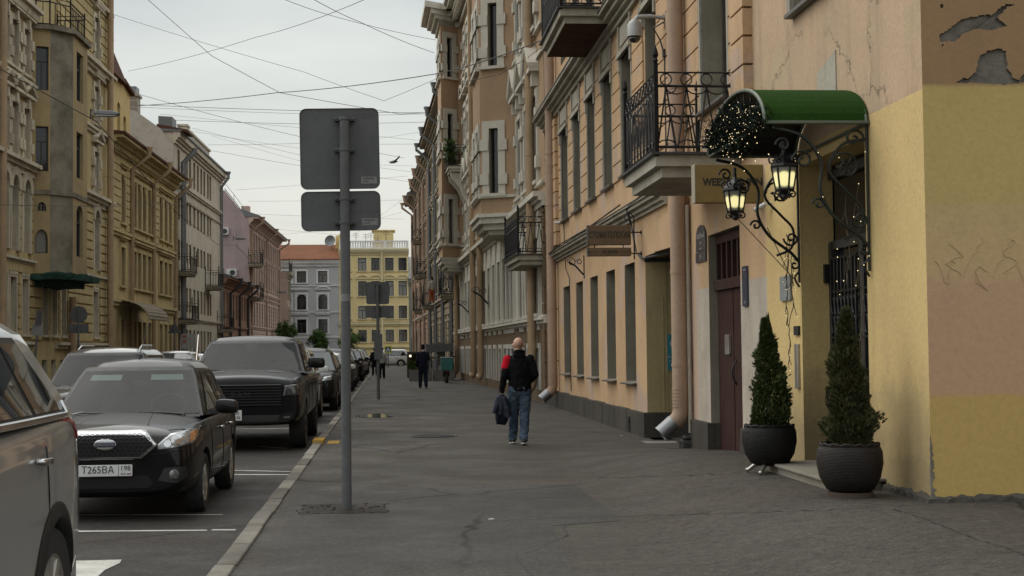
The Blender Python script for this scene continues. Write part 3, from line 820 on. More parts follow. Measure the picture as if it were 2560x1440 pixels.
# yellow entrance: dark iron-framed glass doors with wrought grilles
e0, e1, ez0, ez1 = entr; y = -.36
mb = MB(); mb.box(e0, e1, y - .05, y - .01, ez0, ez1, 1)
for xx in (e0, e0 + .02, (e0 + e1) / 2 - .05, e1 - .1): mb.box(xx, xx + .1, y - .01, y + .06, ez0, 2.62)
for zz in (ez0, 1.15, 2.55, 3.3): mb.box(e0, e1, y - .01, y + .05, zz, zz + .09)
en = mb.build('entrance_door', [M_fd, M_pane], R1)
gr = MB()
for s in (0, 1):
    a = e0 + .14 + s * (e1 - e0) / 2; b = a + (e1 - e0) / 2 - .26
    for k in range(8):
        xx = a + (b - a) * k / 7; gr.tube([(xx, y + .07, .45), (xx, y + .07, 2.45)], .011, 5)
        if k < 7:
            mx = (a + (b - a) * (k + .5) / 7)
            for zc in (1.95, 1.75, .75):
                gr.tube([(mx + .05 * cos(2 * pi * j / 8), y + .075, zc + .09 * sin(2 * pi * j / 8)) for j in range(9)], .008, 4, caps=False)
    for zz in (.42, 1.3, 1.62, 2.1, 2.45): gr.tube([(a - .05, y + .07, zz), (b + .05, y + .07, zz)], .013, 5)
gr.build('door_grille', M_black, en)
for zz in (.9, 2.2): hb = MB(); hb.box(e1 - .06, e1 - .0, y + .05, y + .12, zz, zz + .2); hb.build('hinge', M_black, en)
# pipes
drainpipe(R1, fx(1697, .17), .17, .28, 12.8, .118, M_pipe_pink, kick=True, spout=M_zinc, collars=1.35)
drainpipe(R1, fx(1379, .17), .17, .22, 12.8, .125, M_pipe_pink, kick=True, spout=M_zinc, collars=1.35)
gb = MB(); gx = fx(1712, .1); gb.box(gx - .1, gx + .12, .0, .2, -.05, .2); gb.box(gx - .08, gx + .1, .01, .17, .2, .26); gb.build('wheel_guard', M_fd, R1, bevel=.03)
tb = MB(); tb.tube([(fx(1729), .05, .3), (fx(1729), .05, 3.6)], .03, 8); tb.tube([(fx(1717), .04, 1.75), (fx(1722), .07, 1.5), (fx(1727), .05, 1.2)], .03, 6); tb.build('conduit', M_wh, R1)
# wall cables along the string course
cb = MB()
cb.tube([(fx(1672), .26, 4.06), (fx(1600), .22, 3.98), (fx(1594), .1, 3.7), (fx(1600), .06, 3.2), (fx(1613), .05, 3.06), (fx(1680), -.2, 3.05)], .018, 6)
cb.tube([(fx(1413), .04, 7.5), (fx(1414), .04, 5), (fx(1420), .05, 3.5), (fx(1428), .04, 3.2), (fx(1428.5), .04, .5)], .012, 5)
cb.tube([(fx(1395), .25, 4.0), (fx(1430), .27, 4.05), (fx(1500), .26, 4.03), (fx(1590), .27, 4.08)], .016, 5)
cb.build('cable', M_fd, R1)
# balconies
balcony(R1, fx(1849, py=160), fx(1553, 1.1, 250) , 1.1, 3.95, 1.0, M_stone, None)
balcony(R1, F1.x(1400, 1.1, 60) + 0.0, F1.x(1353, 1.1, 100), 1.12, 8.05, 1.0, M_stone, M_rust)
mb = MB(); mb.box(0, F1.L, -12, .3, 13.2, 13.3); mb.build('roof', M_roofm, R1)
# weathered slab and old patch high on the plain wall
sl_ = MB(); a = F1.at(2045, 200); b = F1.at(2092, 200); sl_.prism([(a[0], 4.02), (b[0], 4.0), (b[0], 4.42), (a[0], 4.3)], .0, .012, 'y'); sl_.build('cement_patch', M_stone, R1)

# ------------------------------------------------------------------ step
M_step = plaster('granite step', (.24, .215, .18), (.2, .18, .15), amt=.35, pscale=2)
M_redstone = plaster('red granite edge', (.085, .06, .05), (.065, .048, .04), amt=.4, pscale=3)
mb = MB(); mb.box(1.1, 3.16, 0.03, .50, .0, .33); mb.box(1.07, 3.19, .0, .535, .33, .36)
o = mb.build('entrance_step', [M_step], M=F1.M, bevel=.008); tag(o, 'low granite doorstep in front of the yellow entrance, between the two thuja pots', 'step')
# ------------------------------------------------------------------ generic street house
def house(F, name, label, mats, z1, floors, cols, z0=-.1, D=12, roof=None, eave=.5, strings=(), pipes=(), pipe_mat=None,
          crs=None, crs_pitch=.4, sur=None, simple_win=True, fmat=None, depth=.28, gable=None, roofh=3.0, group=None, cat='house', dents=False, plinth_h=.8, matf=None, skip=None, corn=None, hood=0, ped=None, roof_eave_mat=None, ends=(True, True)):
    """mats = (wall, trim, reveal, plinth); floors = [(z0,z1,rise)], cols = [(xc,w)]"""
    R = empty(name, F.M, label, cat, group)
    ops = []
    for i, fl in enumerate(floors):
        for j, (xc, wd) in enumerate(cols):
            if skip and skip(i, j): continue
            ops.append((xc - wd / 2, xc + wd / 2, fl[0], fl[1]) + ((fl[2],) if len(fl) > 2 and fl[2] else ()))
    ops = [o for o in ops if o[0] > .05 and o[1] < F.L - .05]
    mb = MB(); wall(mb, 0, F.L, z0, z1, ops, depth, rm=1, matf=matf); shell(mb, 0, F.L, z0, z1, D, top=False, ends=ends)
    mb.build('wall', [mats[0], mats[2]] + list(mats[4:]), R)
    for o in ops: window(R, o, depth, fmat or M_fb, simple_one=simple_win)
    tm = MB()
    if sur:
        for o in ops: surround(tm, o, sur, .06, head=hood if o[2] > 2 else 0)
    if ped:
        for o in ops:
            if ped(o): pediment(tm, o, w=.1, h=.4, z=.35, proud=.16, arc=True)
    for z, h, p in strings: cornice(tm, -.02, F.L + .02, z, [(h * .5, p * .6), (h * .5, p)])
    zz = cornice(tm, -.05, F.L + .05, z1 - .7, corn or [(.2, .12), (.15, .25), (.2, .4), (.15, eave)])
    if dents: dentils(tm, 0, F.L, z1 - .62, .2, .18, .42, .3)
    tm.build('stucco_trim', mats[1], R)
    if crs:
        cb = MB(); courses(cb, .05, F.L - .05, crs[0], crs[1], crs_pitch, .06, .06, skip=[(o[0] - (sur or 0), o[1] + (sur or 0), o[2] - .1, o[3] + (sur or 0)) for o in ops]); cb.build('rusticated_courses', mats[0], R)
    if plinth_h:
        p = MB(); p.box(-.01, F.L + .01, -.05, .06, z0, plinth_h); p.build('plinth', mats[3], R)
    for k, x in enumerate(pipes):
        drainpipe(R, x, .16, .2, z1 - .6, .11, pipe_mat or M_pipe_grey, eave=eave + .12, hopper=True, collars=1.8)
    if roof:
        r = MB(); e = eave + .1
        r.hexa([(-.1, e, z1), (F.L + .1, e, z1), (F.L + .1, -D, z1), (-.1, -D, z1), (-.1, e, z1 + .12), (F.L + .1, e, z1 + .12), (F.L + .1, -D * .5, z1 + roofh), (-.1, -D * .5, z1 + roofh)])
        r.poly([(-.1, -D * .5, z1 + roofh), (F.L + .1, -D * .5, z1 + roofh), (F.L + .1, -D, z1), (-.1, -D, z1)])
        r.build('roof', roof, R)
    return R

def grid(x0, x1, n, w): return [(x0 + (x1 - x0) * (k + .5) / n, w) for k in range(n)]

# ------------------------------------------------------------------ right: tan house with pale stone bays
M_tan = plaster('tan orange render', (.43, .30, .19), (.385, .265, .165), amt=.25, streak=.4, pscale=.5)
M_pale = plaster('pale stone trim', (.62, .585, .50), (.545, .515, .44), amt=.22, streak=.25, pscale=.8)
M_paler = plaster('pale reveal', (.42, .40, .335), (.36, .34, .285), amt=.35, streak=.3)
M_rough = plaster('rough brown stucco', (0.18, 0.126, 0.0744), (0.138, 0.096, 0.06), amt=.5, pscale=2.5, bmp=1.2)
M_bwhite = plaster('whitewashed stone', (0.6, 0.576, 0.516), (0.504, 0.48, 0.42), amt=.35, streak=.3, pscale=1.5)
F2 = Fac((39.98, 4.40), (78, 3.62))
def f2(px, b=0.0, py=600): return F2.x(px, b, py)
R2 = thing(F2, 'bay_house', 'tall tan house with pale stone trim and two projecting bays beyond the pink corner house', 'house', 'old houses along the right side')
B1 = [(f2(1289), 0), (f2(1289) + .12, .22), (f2(1203, 1.1), 1.1), (f2(1203, 1.1) + 3.0, 1.1), (f2(1203, 1.1) + 3.8, .22), (f2(1203, 1.1) + 3.9, 0)]
x2 = f2(1160); B2 = [(x2, 0), (x2 + .12, .22), (f2(1106, 1.1), 1.1), (f2(1106, 1.1) + 3.0, 1.1), (f2(1106, 1.1) + 3.8, .22), (f2(1106, 1.1) + 3.9, 0)]
wcols = [1.9, 3.9, 6.0]; xx = B1[5][0] + .9
while xx < x2 - .5: wcols.append(xx); xx += 2.05
ops = []; EAVE2 = 18.6
for x in wcols: ops += [(x - .55, x + .55, 2.55, 4.75), (x - .55, x + .55, 6.4, 8.9), (x - .55, x + .55, 10.9, 13.3), (x - .5, x + .5, 14.9, 17.0), (x - .45, x + .45, .35, 1.55)]
for bb in (B1, B2):
    n = 3; a, b = bb[0][0] + .4, bb[5][0] - .4
    for k in range(n): x = a + (b - a) * (k + .5) / n; ops += [(x - .5, x + .5, 2.55, 4.75), (x - .45, x + .45, .35, 1.55)]
mb = MB()
def m2(x, z): return 2 if z < 2.2 else (1 if z < 5.2 else 0)
wall(mb, 0, F2.L, -.1, EAVE2, ops, .42, matf=m2, rm=3, ez=(2.2, 5.2)); shell(mb, 0, F2.L, -.1, EAVE2, 12)
mb.build('wall', [M_tan, M_pale, M_rough, M_paler], R2)
for o in ops: window(R2, o, .42, M_fb, simple_one=True)
tm = MB(); wt = MB()
for o in ops:
    if o[2] < 1: surround(wt, o, .15, .05, sill=False); wt.box(o[0] + .05, o[0] + .22, -.02, .05, 2.08, 2.24); wt.box(o[1] - .22, o[1] - .05, -.02, .05, 2.08, 2.24)
    elif o[2] < 5: surround(tm, o, .2, .07, head=.0); tm.box(o[0] - .12, o[1] + .12, -.02, .05, 4.95, 5.55)
    else:
        surround(tm, o, .2, .07)
        for zz in (o[2] + .35, o[3] - .75): tm.box(o[0] - .42, o[0] - .02, -.02, .13, zz, zz + .35); tm.box(o[1] + .02, o[1] + .42, -.02, .13, zz, zz + .35)
        if 6 < o[2] < 7: pediment(tm, o, h=.75, z=.75, proud=.32); tm.box(o[0] - .1, o[0] + .1, -.02, .2, o[3] + .25, o[3] + .7); tm.box(o[1] - .1, o[1] + .1, -.02, .2, o[3] + .25, o[3] + .7)
        elif o[2] < 12: pediment(tm, o, h=.5, z=.55, proud=.28, arc=True)
cornice(tm, -.02, F2.L, 2.25, [(.1, .08), (.08, .16), (.06, .1)])
cornice(tm, -.02, F2.L, 5.55, [(.15, .1), (.1, .2), (.15, .34)])
cornice(tm, -.02, F2.L, 6.2, [(.1, .1)])
cornice(tm, -.02, F2.L, 9.9, [(.12, .08)]); cornice(tm, -.02, F2.L, 10.7, [(.1, .1)]); cornice(tm, -.02, F2.L, 14.2, [(.12, .08), (.1, .18)])
cornice(tm, -.02, F2.L, 17.6, [(.25, .15), (.2, .3), (.25, .55), (.2, .8), (.1, .95)]); dentils(tm, 0, F2.L, 17.85, .2, .2, .5, .5)
tm.build('stone_trim', M_pale, R2); wt.build('basement_surround', M_bwhite, R2)
xs_ = 0.15; q = MB(); courses(q, .0, .45, -.1, 5.5, .42, .03, .07); q.build('quoin', M_rough, R2)

def bay(root, P, z0, z1, levels, wallm, trimm, revm, cap=True, name='bay_window', corbel=True, win_faces=(1, 2), fm=None, roof=None, panels=True, surw=.25):
    mb = MB(); tr = MB(); wins = []
    for k in range(len(P) - 1):
        a = Vector((*P[k], 0)); b = Vector((*P[k + 1], 0)); ex = (b - a); Ls = ex.length; ex.normalize(); ey = Vector((-ex.y, ex.x, 0))
        if ey.y < 0 and k == 0 and False: ey = -ey
        G = Matrix(((ex.x, ey.x, 0, a.x), (ex.y, ey.y, 0, a.y), (0, 0, 1, 0), (0, 0, 0, 1)))
        ops = []
        if k in win_faces:
            ww = min(.36, Ls * .33) if Ls < 1.6 else .5; cs = [Ls / 2] if Ls < 2 else [Ls * .27, Ls * .73]
            for c in cs:
                for l in levels: ops.append((c - ww / 2 - (.1 if Ls > 1.6 else 0), c + ww / 2 + (.1 if Ls > 1.6 else 0), l[0], l[1]) + tuple(l[2:]))
        mb.M = G; tr.M = G
        wall(mb, 0, Ls, z0, z1, ops, .22, rm=1)
        for o in ops:
            wins.append((o, G))
            if surw:
                surround(tr, o, surw, .05, sill=True)
                for zz in (o[2] + .3, o[3] - .75):
                    tr.box(0, o[0] - .01, -.02, .09, zz, zz + .36); tr.box(o[1] + .01, Ls, -.02, .09, zz, zz + .36)
        mb.M = None; tr.M = None
    def ring(mbx, za, zb, off):
        cx = sum(p[0] for p in P) / len(P)
        pts = [(p[0] + (off if p[0] > cx else -off), p[1] + (off if p[1] > .01 else 0)) for p in P]
        mbx.prism(pts + [(pts[-1][0], -.05), (pts[0][0], -.05)], za, zb, 'z')
    if corbel:
        ring(tr, z0 - .55, z0 - .4, -.28); ring(tr, z0 - .4, z0 - .2, -.1); ring(tr, z0 - .2, z0, .06); ring(tr, z0, z0 + .12, .14); ring(tr, z0 + .65, z0 + .75, .08)
    ring(tr, z1 - .02, z1 + .2, .1)
    B = mb.build(name, [wallm, revm], root)
    tr.build('stone_trim', trimm, B)
    for o, G in wins: window(B, o, .22, fm or M_fb, simple_one=False, M=G, bars=(o[1] - o[0]) > .5)
    return B
lv = [(6.75, 8.95), (11.05, 13.2), (15.0, 17.0)]
bay(R2, B1, 5.95, 17.6, lv, M_tan, M_pale, M_paler)
bay(R2, B2, 5.95, 17.6, lv, M_tan, M_pale, M_paler)
for P in (B1, B2):
    tm = MB()
    for k, (h0, h1, off) in enumerate(((17.6, 17.85, .1), (17.85, 18.05, .3), (18.05, 18.3, .5), (18.3, 18.6, .8))):
        cx = (P[0][0] + P[-1][0]) / 2
        pts = [(p[0] + (off if p[0] > cx else -off), p[1] + off) for p in P]
        tm.prism(pts + [(pts[-1][0], -.3), (pts[0][0], -.3)], h0, h1, 'z')
    tm.build('bay_cornice', M_pale, R2)
r = MB(); r.box(-.1, F2.L + .05, -12, .95, 18.61, 18.75); r.build('roof', M_roofm, R2)
for px, b, mt in ((1327, .2, M_pipe_ochre), (1199, .2, M_pipe_ochre), (1181, .25, M_pipe_ochre), (1140, .2, M_pipe_ochre)):
    drainpipe(R2, f2(px, b), b, .2, 17.3, .13, mt, kick=True, collars=2.0)
balcony(R2, .15, F2.x(1263, .75, 600), .8, 4.2, 1.05, M_stone, None)
bx = f2(1160, 0, 400)
cbx = bx - 4.2
b_ = balcony(R2, x2 - 2.6, x2 - .25, .95, 10.35, 1.0, M_pale, None, pitch=.3)
cs = MB()
for xx in (x2 - 2.2, x2 - .7): cs.prism([(0, 9.95), (.8, 10.05), (.75, 9.75), (.35, 9.3), (.1, 8.7), (0, 8.6)], xx - .12, xx + .12, 'x')
cs.build('bracket', M_pale, b_)

# ------------------------------------------------------------------ right: the three farther houses
M_dbeige = plaster('grimy beige render', (.36, .29, .20), (.30, .24, .165), amt=.45, streak=.5, pscale=.6)
M_dtrim = plaster('grimy stone trim', (0.365, 0.317, 0.236), (0.297, 0.257, 0.189), amt=.5, streak=.5)
M_pinkfar = plaster('faded salmon render', (0.416, 0.273, 0.202), (0.364, 0.234, 0.176), amt=.35, streak=.4)
F3 = Fac((78.05, 3.62), (104, 3.08)); F4 = Fac((104.05, 3.08), (126, 2.6)); F5 = Fac((126.05, 2.6), (136, 2.4))
G2 = 'old houses along the right side'
R3 = house(F3, 'beige_house', 'grimy beige house with grey drainpipes just past the second bay on the right', (M_dbeige, M_dtrim, M_paler, M_plinth), 16.2,
      [(1.2, 3.2), (5.2, 7.4, .3), (9.0, 11.2), (12.4, 14.2)], grid(.5, 25.5, 9, 1.15), roof=M_roofr, eave=.75, strings=[(4.4, .3, .25), (8.2, .3, .2), (11.9, .2, .15)], pipes=(1.0, 9, 17, 24.5), crs=(.8, 4.3), sur=.15, hood=.3, group=G2, ped=lambda o: 8 < o[2] < 10)
R4 = house(F4, 'salmon_house', 'faded salmon house with two stacked iron balconies, farther down the right side', (M_pinkfar, M_dtrim, M_paler, M_plinth), 15.6,
      [(1.0, 3.2), (4.9, 7.0), (8.6, 10.8), (12.0, 14.0)], grid(.4, 21.6, 8, 1.1), roof=M_roofm, eave=.6, strings=[(4.0, .3, .2), (7.9, .2, .15)], pipes=(.6, 8, 15), pipe_mat=M_pipe_pink, crs=(.8, 3.9), sur=.14, hood=.3, group=G2)
R5 = house(F5, 'far_salmon_house', 'last narrow salmon house on the right, ending at the cross street', (M_pinkfar, M_dtrim, M_paler, M_plinth), 15.2,
      [(1.0, 3.2), (4.9, 7.0), (8.6, 10.8), (12.0, 14.0)], grid(.4, 9.6, 4, 1.1), roof=M_roofm, eave=.8, strings=[(4.0, .3, .2), (7.9, .2, .15)], pipes=(2, 8.5), pipe_mat=M_pipe_pink, sur=.14, group=G2)
def bal_px(R, F, px, pyb, proj, wdt, **k):
    x, z = F.at(px, pyb, proj); return balcony(R, x, x + wdt, proj, z + .2, 1.05, M_dtrim, None, pitch=.35, rings=False, **k)
B3 = bal_px(R3, F3, 1101, 742, 1.0, 2.2)
bal_px(R4, F4, 1057, 770, .9, 2.4); bal_px(R4, F4, 1042, 690, .9, 2.4)
bal_px(R5, F5, 1034, 694, .9, 2.0); bal_px(R5, F5, 1029, 606, .9, 2.0); bal_px(R5, F5, 1034, 782, .9, 2.0)

# ------------------------------------------------------------------ end of the street
M_greyb = plaster('pale grey facade', (.46, .46, .465), (.41, .41, .415), amt=.15, streak=.2, pscale=.4)
M_wtrim = plaster('white facade trim', (.70, .70, .69), (.62, .62, .61), amt=.15, streak=.15)
M_yelb = plaster('bright yellow facade', (.74, .60, .31), (.67, .54, .27), amt=.08, streak=.15, pscale=.4)
M_ytrim = plaster('cream trim', (0.713, 0.621, 0.391), (0.632, 0.552, 0.345), amt=.15, streak=.2)
M_orange = plaster('orange tin roof', (.20, .085, .045), (.16, .07, .04), amt=.25, pscale=.6)
M_gg = plaster('grey green render', (.22, .235, .2), (.18, .195, .165), amt=.3)
FEND = Fac((165, 22), (165, -60))
def ez(py, px=900): return FEND.z(px, py)
def exx(px): return FEND.x(px, 0, 750)
GE = 'houses closing the end of the street'
def sub(x0, x1):
    a = FEND.M @ Vector((x0, 0, 0)); b = FEND.M @ Vector((x1, 0, 0)); sa, ta, _ = WS(a); sb, tb, _ = WS(b); return Fac((sa, ta), (sb, tb))
xy0, xy1 = exx(1022), exx(848)
FY = sub(xy0, xy1)
def yx(px): return FY.x(px, 0, 750)
ycols = [(yx(p), .95) for p in (866, 906, 939, 974, 1007)] 
E2 = house(FY, 'yellow_house', 'bright yellow house with white balustrade on its roof at the end of the street', (M_yelb, M_ytrim, M_ytrim, M_ytrim), ez(622),
      [(ez(906), ez(880)), (ez(855), ez(825)), (ez(797), ez(765)), (ez(740), ez(703)), (ez(677), ez(645))], ycols, roof=None, eave=.5,
      strings=[(ez(872), .25, .2), (ez(815), .35, .25), (ez(806), .15, .1)], sur=.12, fmat=M_fd, group=GE, plinth_h=.5, depth=.2, ped=lambda o: ez(742) < o[2] < ez(735), pipes=(), D=14)
drainpipe(E2, yx(955), .2, .2, ez(625), .12, M_ytrim)
bl = MB(); zt = ez(622); bl.box(0, FY.L, -.2, .1, zt, zt + .12); bl.box(0, FY.L, -.2, .1, zt + .78, zt + .92)
k = 0.0
while k < FY.L - .2:
    if int(k / .28) % 9 == 0: bl.box(k, k + .28, -.22, .12, zt + .12, zt + .78)
    else: bl.lathe([(.05, 0), (.09, .15), (.06, .35), (.09, .5), (.05, .66)], 6, (k + .14, -.05, zt + .12))
    k += .28
bl.build('balustrade', M_wtrim, E2)
pb = MB(); a, b = yx(985), yx(934); pb.box(a, b, -6, -3, zt, zt + 2.3); pb.box(a - .2, b + .2, -6.2, -2.8, zt + 2.3, zt + 2.4); pb.box(FY.L - 1.2, FY.L, -3, 0, zt, zt + 1.7); pb.build('roof_house', M_yelb, E2)
an = MB()
for px, h in ((890, 2.0), (915, 1.9), (928, 2.0), (966, 2.3), (945, 1.6)):
    x = yx(px); an.tube([(x, -2, zt), (x, -2, zt + h)], .025, 4)
    for q in range(3): an.tube([(x - .35, -2, zt + h - .1 - q * .2), (x + .35, -2, zt + h - .1 - q * .2)], .015, 4)
an.build('antenna', M_fd, E2)
FG = sub(exx(848) + .02, exx(560))
def gx_(px): return FG.x(px, 0, 750)
gcols = [(gx_(p), 1.05) for p in (807, 754, 716, 676, 640, 600)]
E1 = house(FG, 'grey_house', 'pale grey house with white window surrounds and an orange tin roof, far end', (M_greyb, M_wtrim, M_wtrim, M_greyb), ez(650),
      [(ez(905), ez(868)), (ez(832), ez(797)), (ez(773), ez(735), .5), (ez(706), ez(677))], gcols, roof=M_orange, eave=.5, roofh=2.0, D=6,
      strings=[(ez(845), .2, .15), (ez(782), .15, .12), (ez(709) - .3, .15, .12)], sur=.2, hood=.35, fmat=M_fd, group=GE, crs=(.3, ez(846)), crs_pitch=.45, plinth_h=.4, depth=.18, ped=lambda o: False)
mb = MB(); o = (gx_(807) - .52, gx_(807) + .52, ez(773), ez(733)); pediment(mb, o, h=.35, z=.5, proud=.2, arc=True); mb.build('window_hood', M_wtrim, E1)
FGG = sub(exx(1120), exx(1022) - .03)
E3 = house(FGG, 'grey_green_house', 'narrow strip of a grey green house half hidden behind the right-hand row', (M_gg, M_gg, M_gg, M_gg), ez(700), [(1, 3), (4.5, 6)], grid(.2, FGG.L - .2, 4, 1), eave=.3, roof=M_roofm, group=GE)
# dish aerial on the ridge of the grey house
mb = MB(); X = Matrix.Translation((gx_(826), -1.5, ez(600))) @ Matrix.Rotation(radians(-80), 4, 'X') @ Matrix.Rotation(radians(20), 4, 'Y')
mb.lathe([(.02, 0), (.3, .03), (.52, .10), (.66, .2), (.64, .21), (.3, .05), (.02, .02)], 20, M=X)
mb.tube([(gx_(826), -1.6, ez(600)), (gx_(836), -1.8, ez(645))], .05, 6); mb.build('satellite_dish', M_roofm, E1, angle=40)
ch = MB(); ch.box(gx_(848), gx_(838), -3.5, -2, ez(650), ez(585)); ch.build('chimney', M_yelb, E1)
# ------------------------------------------------------------------ left side
def lt(s): return -14 + 2.0 * (s - 45) / 105      # the left building line narrows slightly
M_ochre = plaster('ochre render', (.53, .42, .215), (.44, .345, .175), amt=.35, streak=.55, pscale=.5)
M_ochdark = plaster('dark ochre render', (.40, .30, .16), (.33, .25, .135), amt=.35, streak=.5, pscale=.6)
M_cream = plaster('worn cream stone', (.60, .53, .40), (.48, .42, .315), amt=.45, streak=.6, pscale=.7)
M_cem = plaster('bare cement face', (.26, .23, .175), (.155, .135, .10), amt=.6, streak=.7, pscale=1.1)
M_gcloth = plaster('green netting', (.02, .06, .045), (.015, .045, .035), amt=.3, pscale=4, bmp=1.0)
GL = 'old houses along the left side'
def LF(sa, sb): return Fac((sa, lt(sa)), (sb, lt(sb)))       # sa = far end, sb = near end
# --- ornate ochre house with the bay
FL1 = LF(71, 40)
L1 = thing(FL1, 'ornate_house', 'ornate ochre house with cream surrounds and a cement-faced bay, nearest on the left', 'house', GL)
def l1(px, b=0.0, py=500): return FL1.x(px, b, py)
bA, bB = l1(212, 1.2), l1(80)          # bay from far to near
P = [(bA - .1, 0), (bA, 1.25), (l1(182, 1.25), 1.25), (l1(126, 1.2), 1.2 - .0), (bB, 0)]
P = [(bA, 0), (bA + .01, 1.3), (l1(182, 1.3), 1.3), (l1(125, .62), .62), (bB, 0)]
cols = [(l1(p), 1.0) for p in (265, 238)] + [(l1(p), .85) for p in (62, 32, 8, -20, -50)]
fl = [(.3, 1.3), (2.3, 4.4), (5.4, 8.2, .5), (8.95, 10.9), (12.2, 13.95), (15.2, 17.2), (18.4, 20)]
ops = [(x - w / 2, x + w / 2, f[0], f[1]) + tuple(f[2:]) for x, w in cols for f in fl]
for px in (112, 135, 158): x = l1(px); ops += [(x - .4, x + .4, 2.3, 4.4), (x - .4, x + .4, .3, 1.3)]
ops = [o for o in ops if o[0] > .3 and o[1] < FL1.L - .3]
mb = MB(); wall(mb, 0, FL1.L, -.1, 22, ops, .4, rm=1); shell(mb, 0, FL1.L, -.1, 22, 14); mb.build('wall', [M_ochre, M_cream], L1)
for o in ops: window(L1, o, .4, M_fb, simple_one=True)
tm = MB()
for o in ops:
    if o[2] < 2: continue
    if o[2] < 5: surround(tm, o, .12, .05); tm.prism([(o[0] - .1, o[3] + .1), (o[1] + .1, o[3] + .1), (o[1] + .25, o[3] + .75), (o[0] - .25, o[3] + .75)], -.02, .07, 'y')
    elif o[2] < 8:
        tm.box(o[0] - .25, o[0], -.02, .1, o[2], o[3] - .5); tm.box(o[1], o[1] + .25, -.02, .1, o[2], o[3] - .5)
        A = arc_pts(o[0] - .3, o[1] + .3, o[3] - .5, o[3] + .35); B = arc_pts(o[0], o[1], o[3] - .5, o[3])
        for k in range(len(A) - 1):
            tm.hexa([(B[k][0], -.02, B[k][1]), (B[k + 1][0], -.02, B[k + 1][1]), (B[k + 1][0], .14, B[k + 1][1]), (B[k][0], .14, B[k][1]), (A[k][0], -.02, A[k][1]), (A[k + 1][0], -.02, A[k + 1][1]), (A[k + 1][0], .16, A[k + 1][1]), (A[k][0], .16, A[k][1])])
    else:
        surround(tm, o, .2, .1)
        for zz in (o[2] + .3, o[3] - .7): tm.box(o[0] - .34, o[0] - .02, -.02, .16, zz, zz + .4); tm.box(o[1] + .02, o[1] + .34, -.02, .16, zz, zz + .4)
        pediment(tm, o, h=.35 if o[2] < 12 else .01, z=.5, proud=.28)
        tm.box((o[0] + o[1]) / 2 - .1, (o[0] + o[1]) / 2 + .1, -.02, .2, o[3], o[3] + .45)
for z, st in ((1.75, [(.15, .12), (.12, .25)]), (4.95, [(.1, .1), (.1, .2)]), (8.35, [(.2, .12), (.15, .25), (.15, .4)]), (11.7, [(.15, .12), (.12, .22)]), (14.4, [(.2, .15), (.15, .3), (.15, .45)]), (17.7, [(.15, .15), (.15, .3)]), (20.8, [(.3, .2), (.3, .4), (.3, .7)])):
    cornice(tm, -.02, bA, z, st); cornice(tm, bB, FL1.L, z, st)
tm.build('stone_trim', M_cream, L1)
sk = [(o[0] - .26, o[1] + .26, o[2] - .1, o[3] + .15) for o in ops]
cb = MB(); courses(cb, .05, bA - .05, 2.1, 8.2, .42, .075, .08, skip=sk); courses(cb, .05, bA - .05, 15, 20.5, .42, .07, .07, skip=sk); cb.build('rusticated_courses', M_ochre, L1); cb = MB(); courses(cb, bB + .05, FL1.L, 2.1, 8.2, .42, .075, .08, skip=sk); courses(cb, bA, bB, 2.1, 4.8, .42, .075, .08, skip=sk)
cb.build('rusticated_courses', M_ochre, L1)
# bay: front with arched and square windows, cement chamfer, plain near side
mb = MB(); tr = MB(); wins = []
zb, zt = FL1.z(150, 692, 1.0), FL1.z(150, 75, 1.0)
def bface(a, b, ops, mi, dep=.2):
    a = Vector((*a, 0)); b = Vector((*b, 0)); ex = b - a; Ls = ex.length; ex.normalize()
    G = Matrix(((ex.x, -ex.y, 0, a.x), (ex.y, ex.x, 0, a.y), (0, 0, 1, 0), (0, 0, 0, 1))); mb.M = G
    oo = [(Ls * f0, Ls * f1, z0, z1) + r for f0, f1, z0, z1, r in ops]
    wall(mb, 0, Ls, zb, zt, oo, dep, m=mi, rm=mi); mb.M = None
    for o in oo: wins.append((o, G))
def bz(py, px=105): return FL1.z(px, py, .4)
bface(P[0], P[1], [], 0)
bface(P[1], P[2], [(.3, .75, FL1.z(195, 690 - 48, 1.3), FL1.z(195, 512, 1.3), (.4,)), (.3, .75, FL1.z(195, 445, 1.3), FL1.z(195, 330, 1.3), ()), (.3, .75, FL1.z(195, 252, 1.3), FL1.z(195, 130, 1.3), ())], 0)
bface(P[2], P[3], [], 1)
bface(P[3], P[4], [(.12, .82, bz(632), bz(572), (.35,)), (.2, .72, bz(526), bz(503), (.3,)), (.1, .8, bz(426), bz(313), ()), (.1, .8, bz(222), bz(112), ())], 0)
B_ = mb.build('bay_window', [M_ochdark, M_cem], L1)
for o, G in wins: window(B_, o, .2, M_fd, M=G, bars=(o[3] - o[2]) > 1)
def bring(mbx, za, zc, off):
    cx = (P[0][0] + P[-1][0]) / 2
    pts = [(p[0] + (off if p[0] > cx else -off), p[1] + (off if p[1] > .01 else 0)) for p in P]; mbx.prism(pts[::-1] + [(pts[0][0], -.05), (pts[-1][0], -.05)], za, zc, 'z')
tr = MB(); bring(tr, zt, zt + .18, .15); bring(tr, bz(478) - .1, bz(478) + .08, .05); tr.build('cement_band', M_cem, B_)
tr = MB(); bring(tr, zb - .12, zb + .12, .42); bring(tr, zb - .35, zb - .12, -.1)
o = tr.build('green_netting', M_gcloth, B_)
sm = o.modifiers.new('s', 'SUBSURF'); sm.levels = sm.render_levels = 3; sm.subdivision_type = 'SIMPLE'
tx = bpy.data.textures.new('folds', 'CLOUDS'); tx.noise_scale = .5; dm = o.modifiers.new('d', 'DISPLACE'); dm.texture = tx; dm.strength = .25
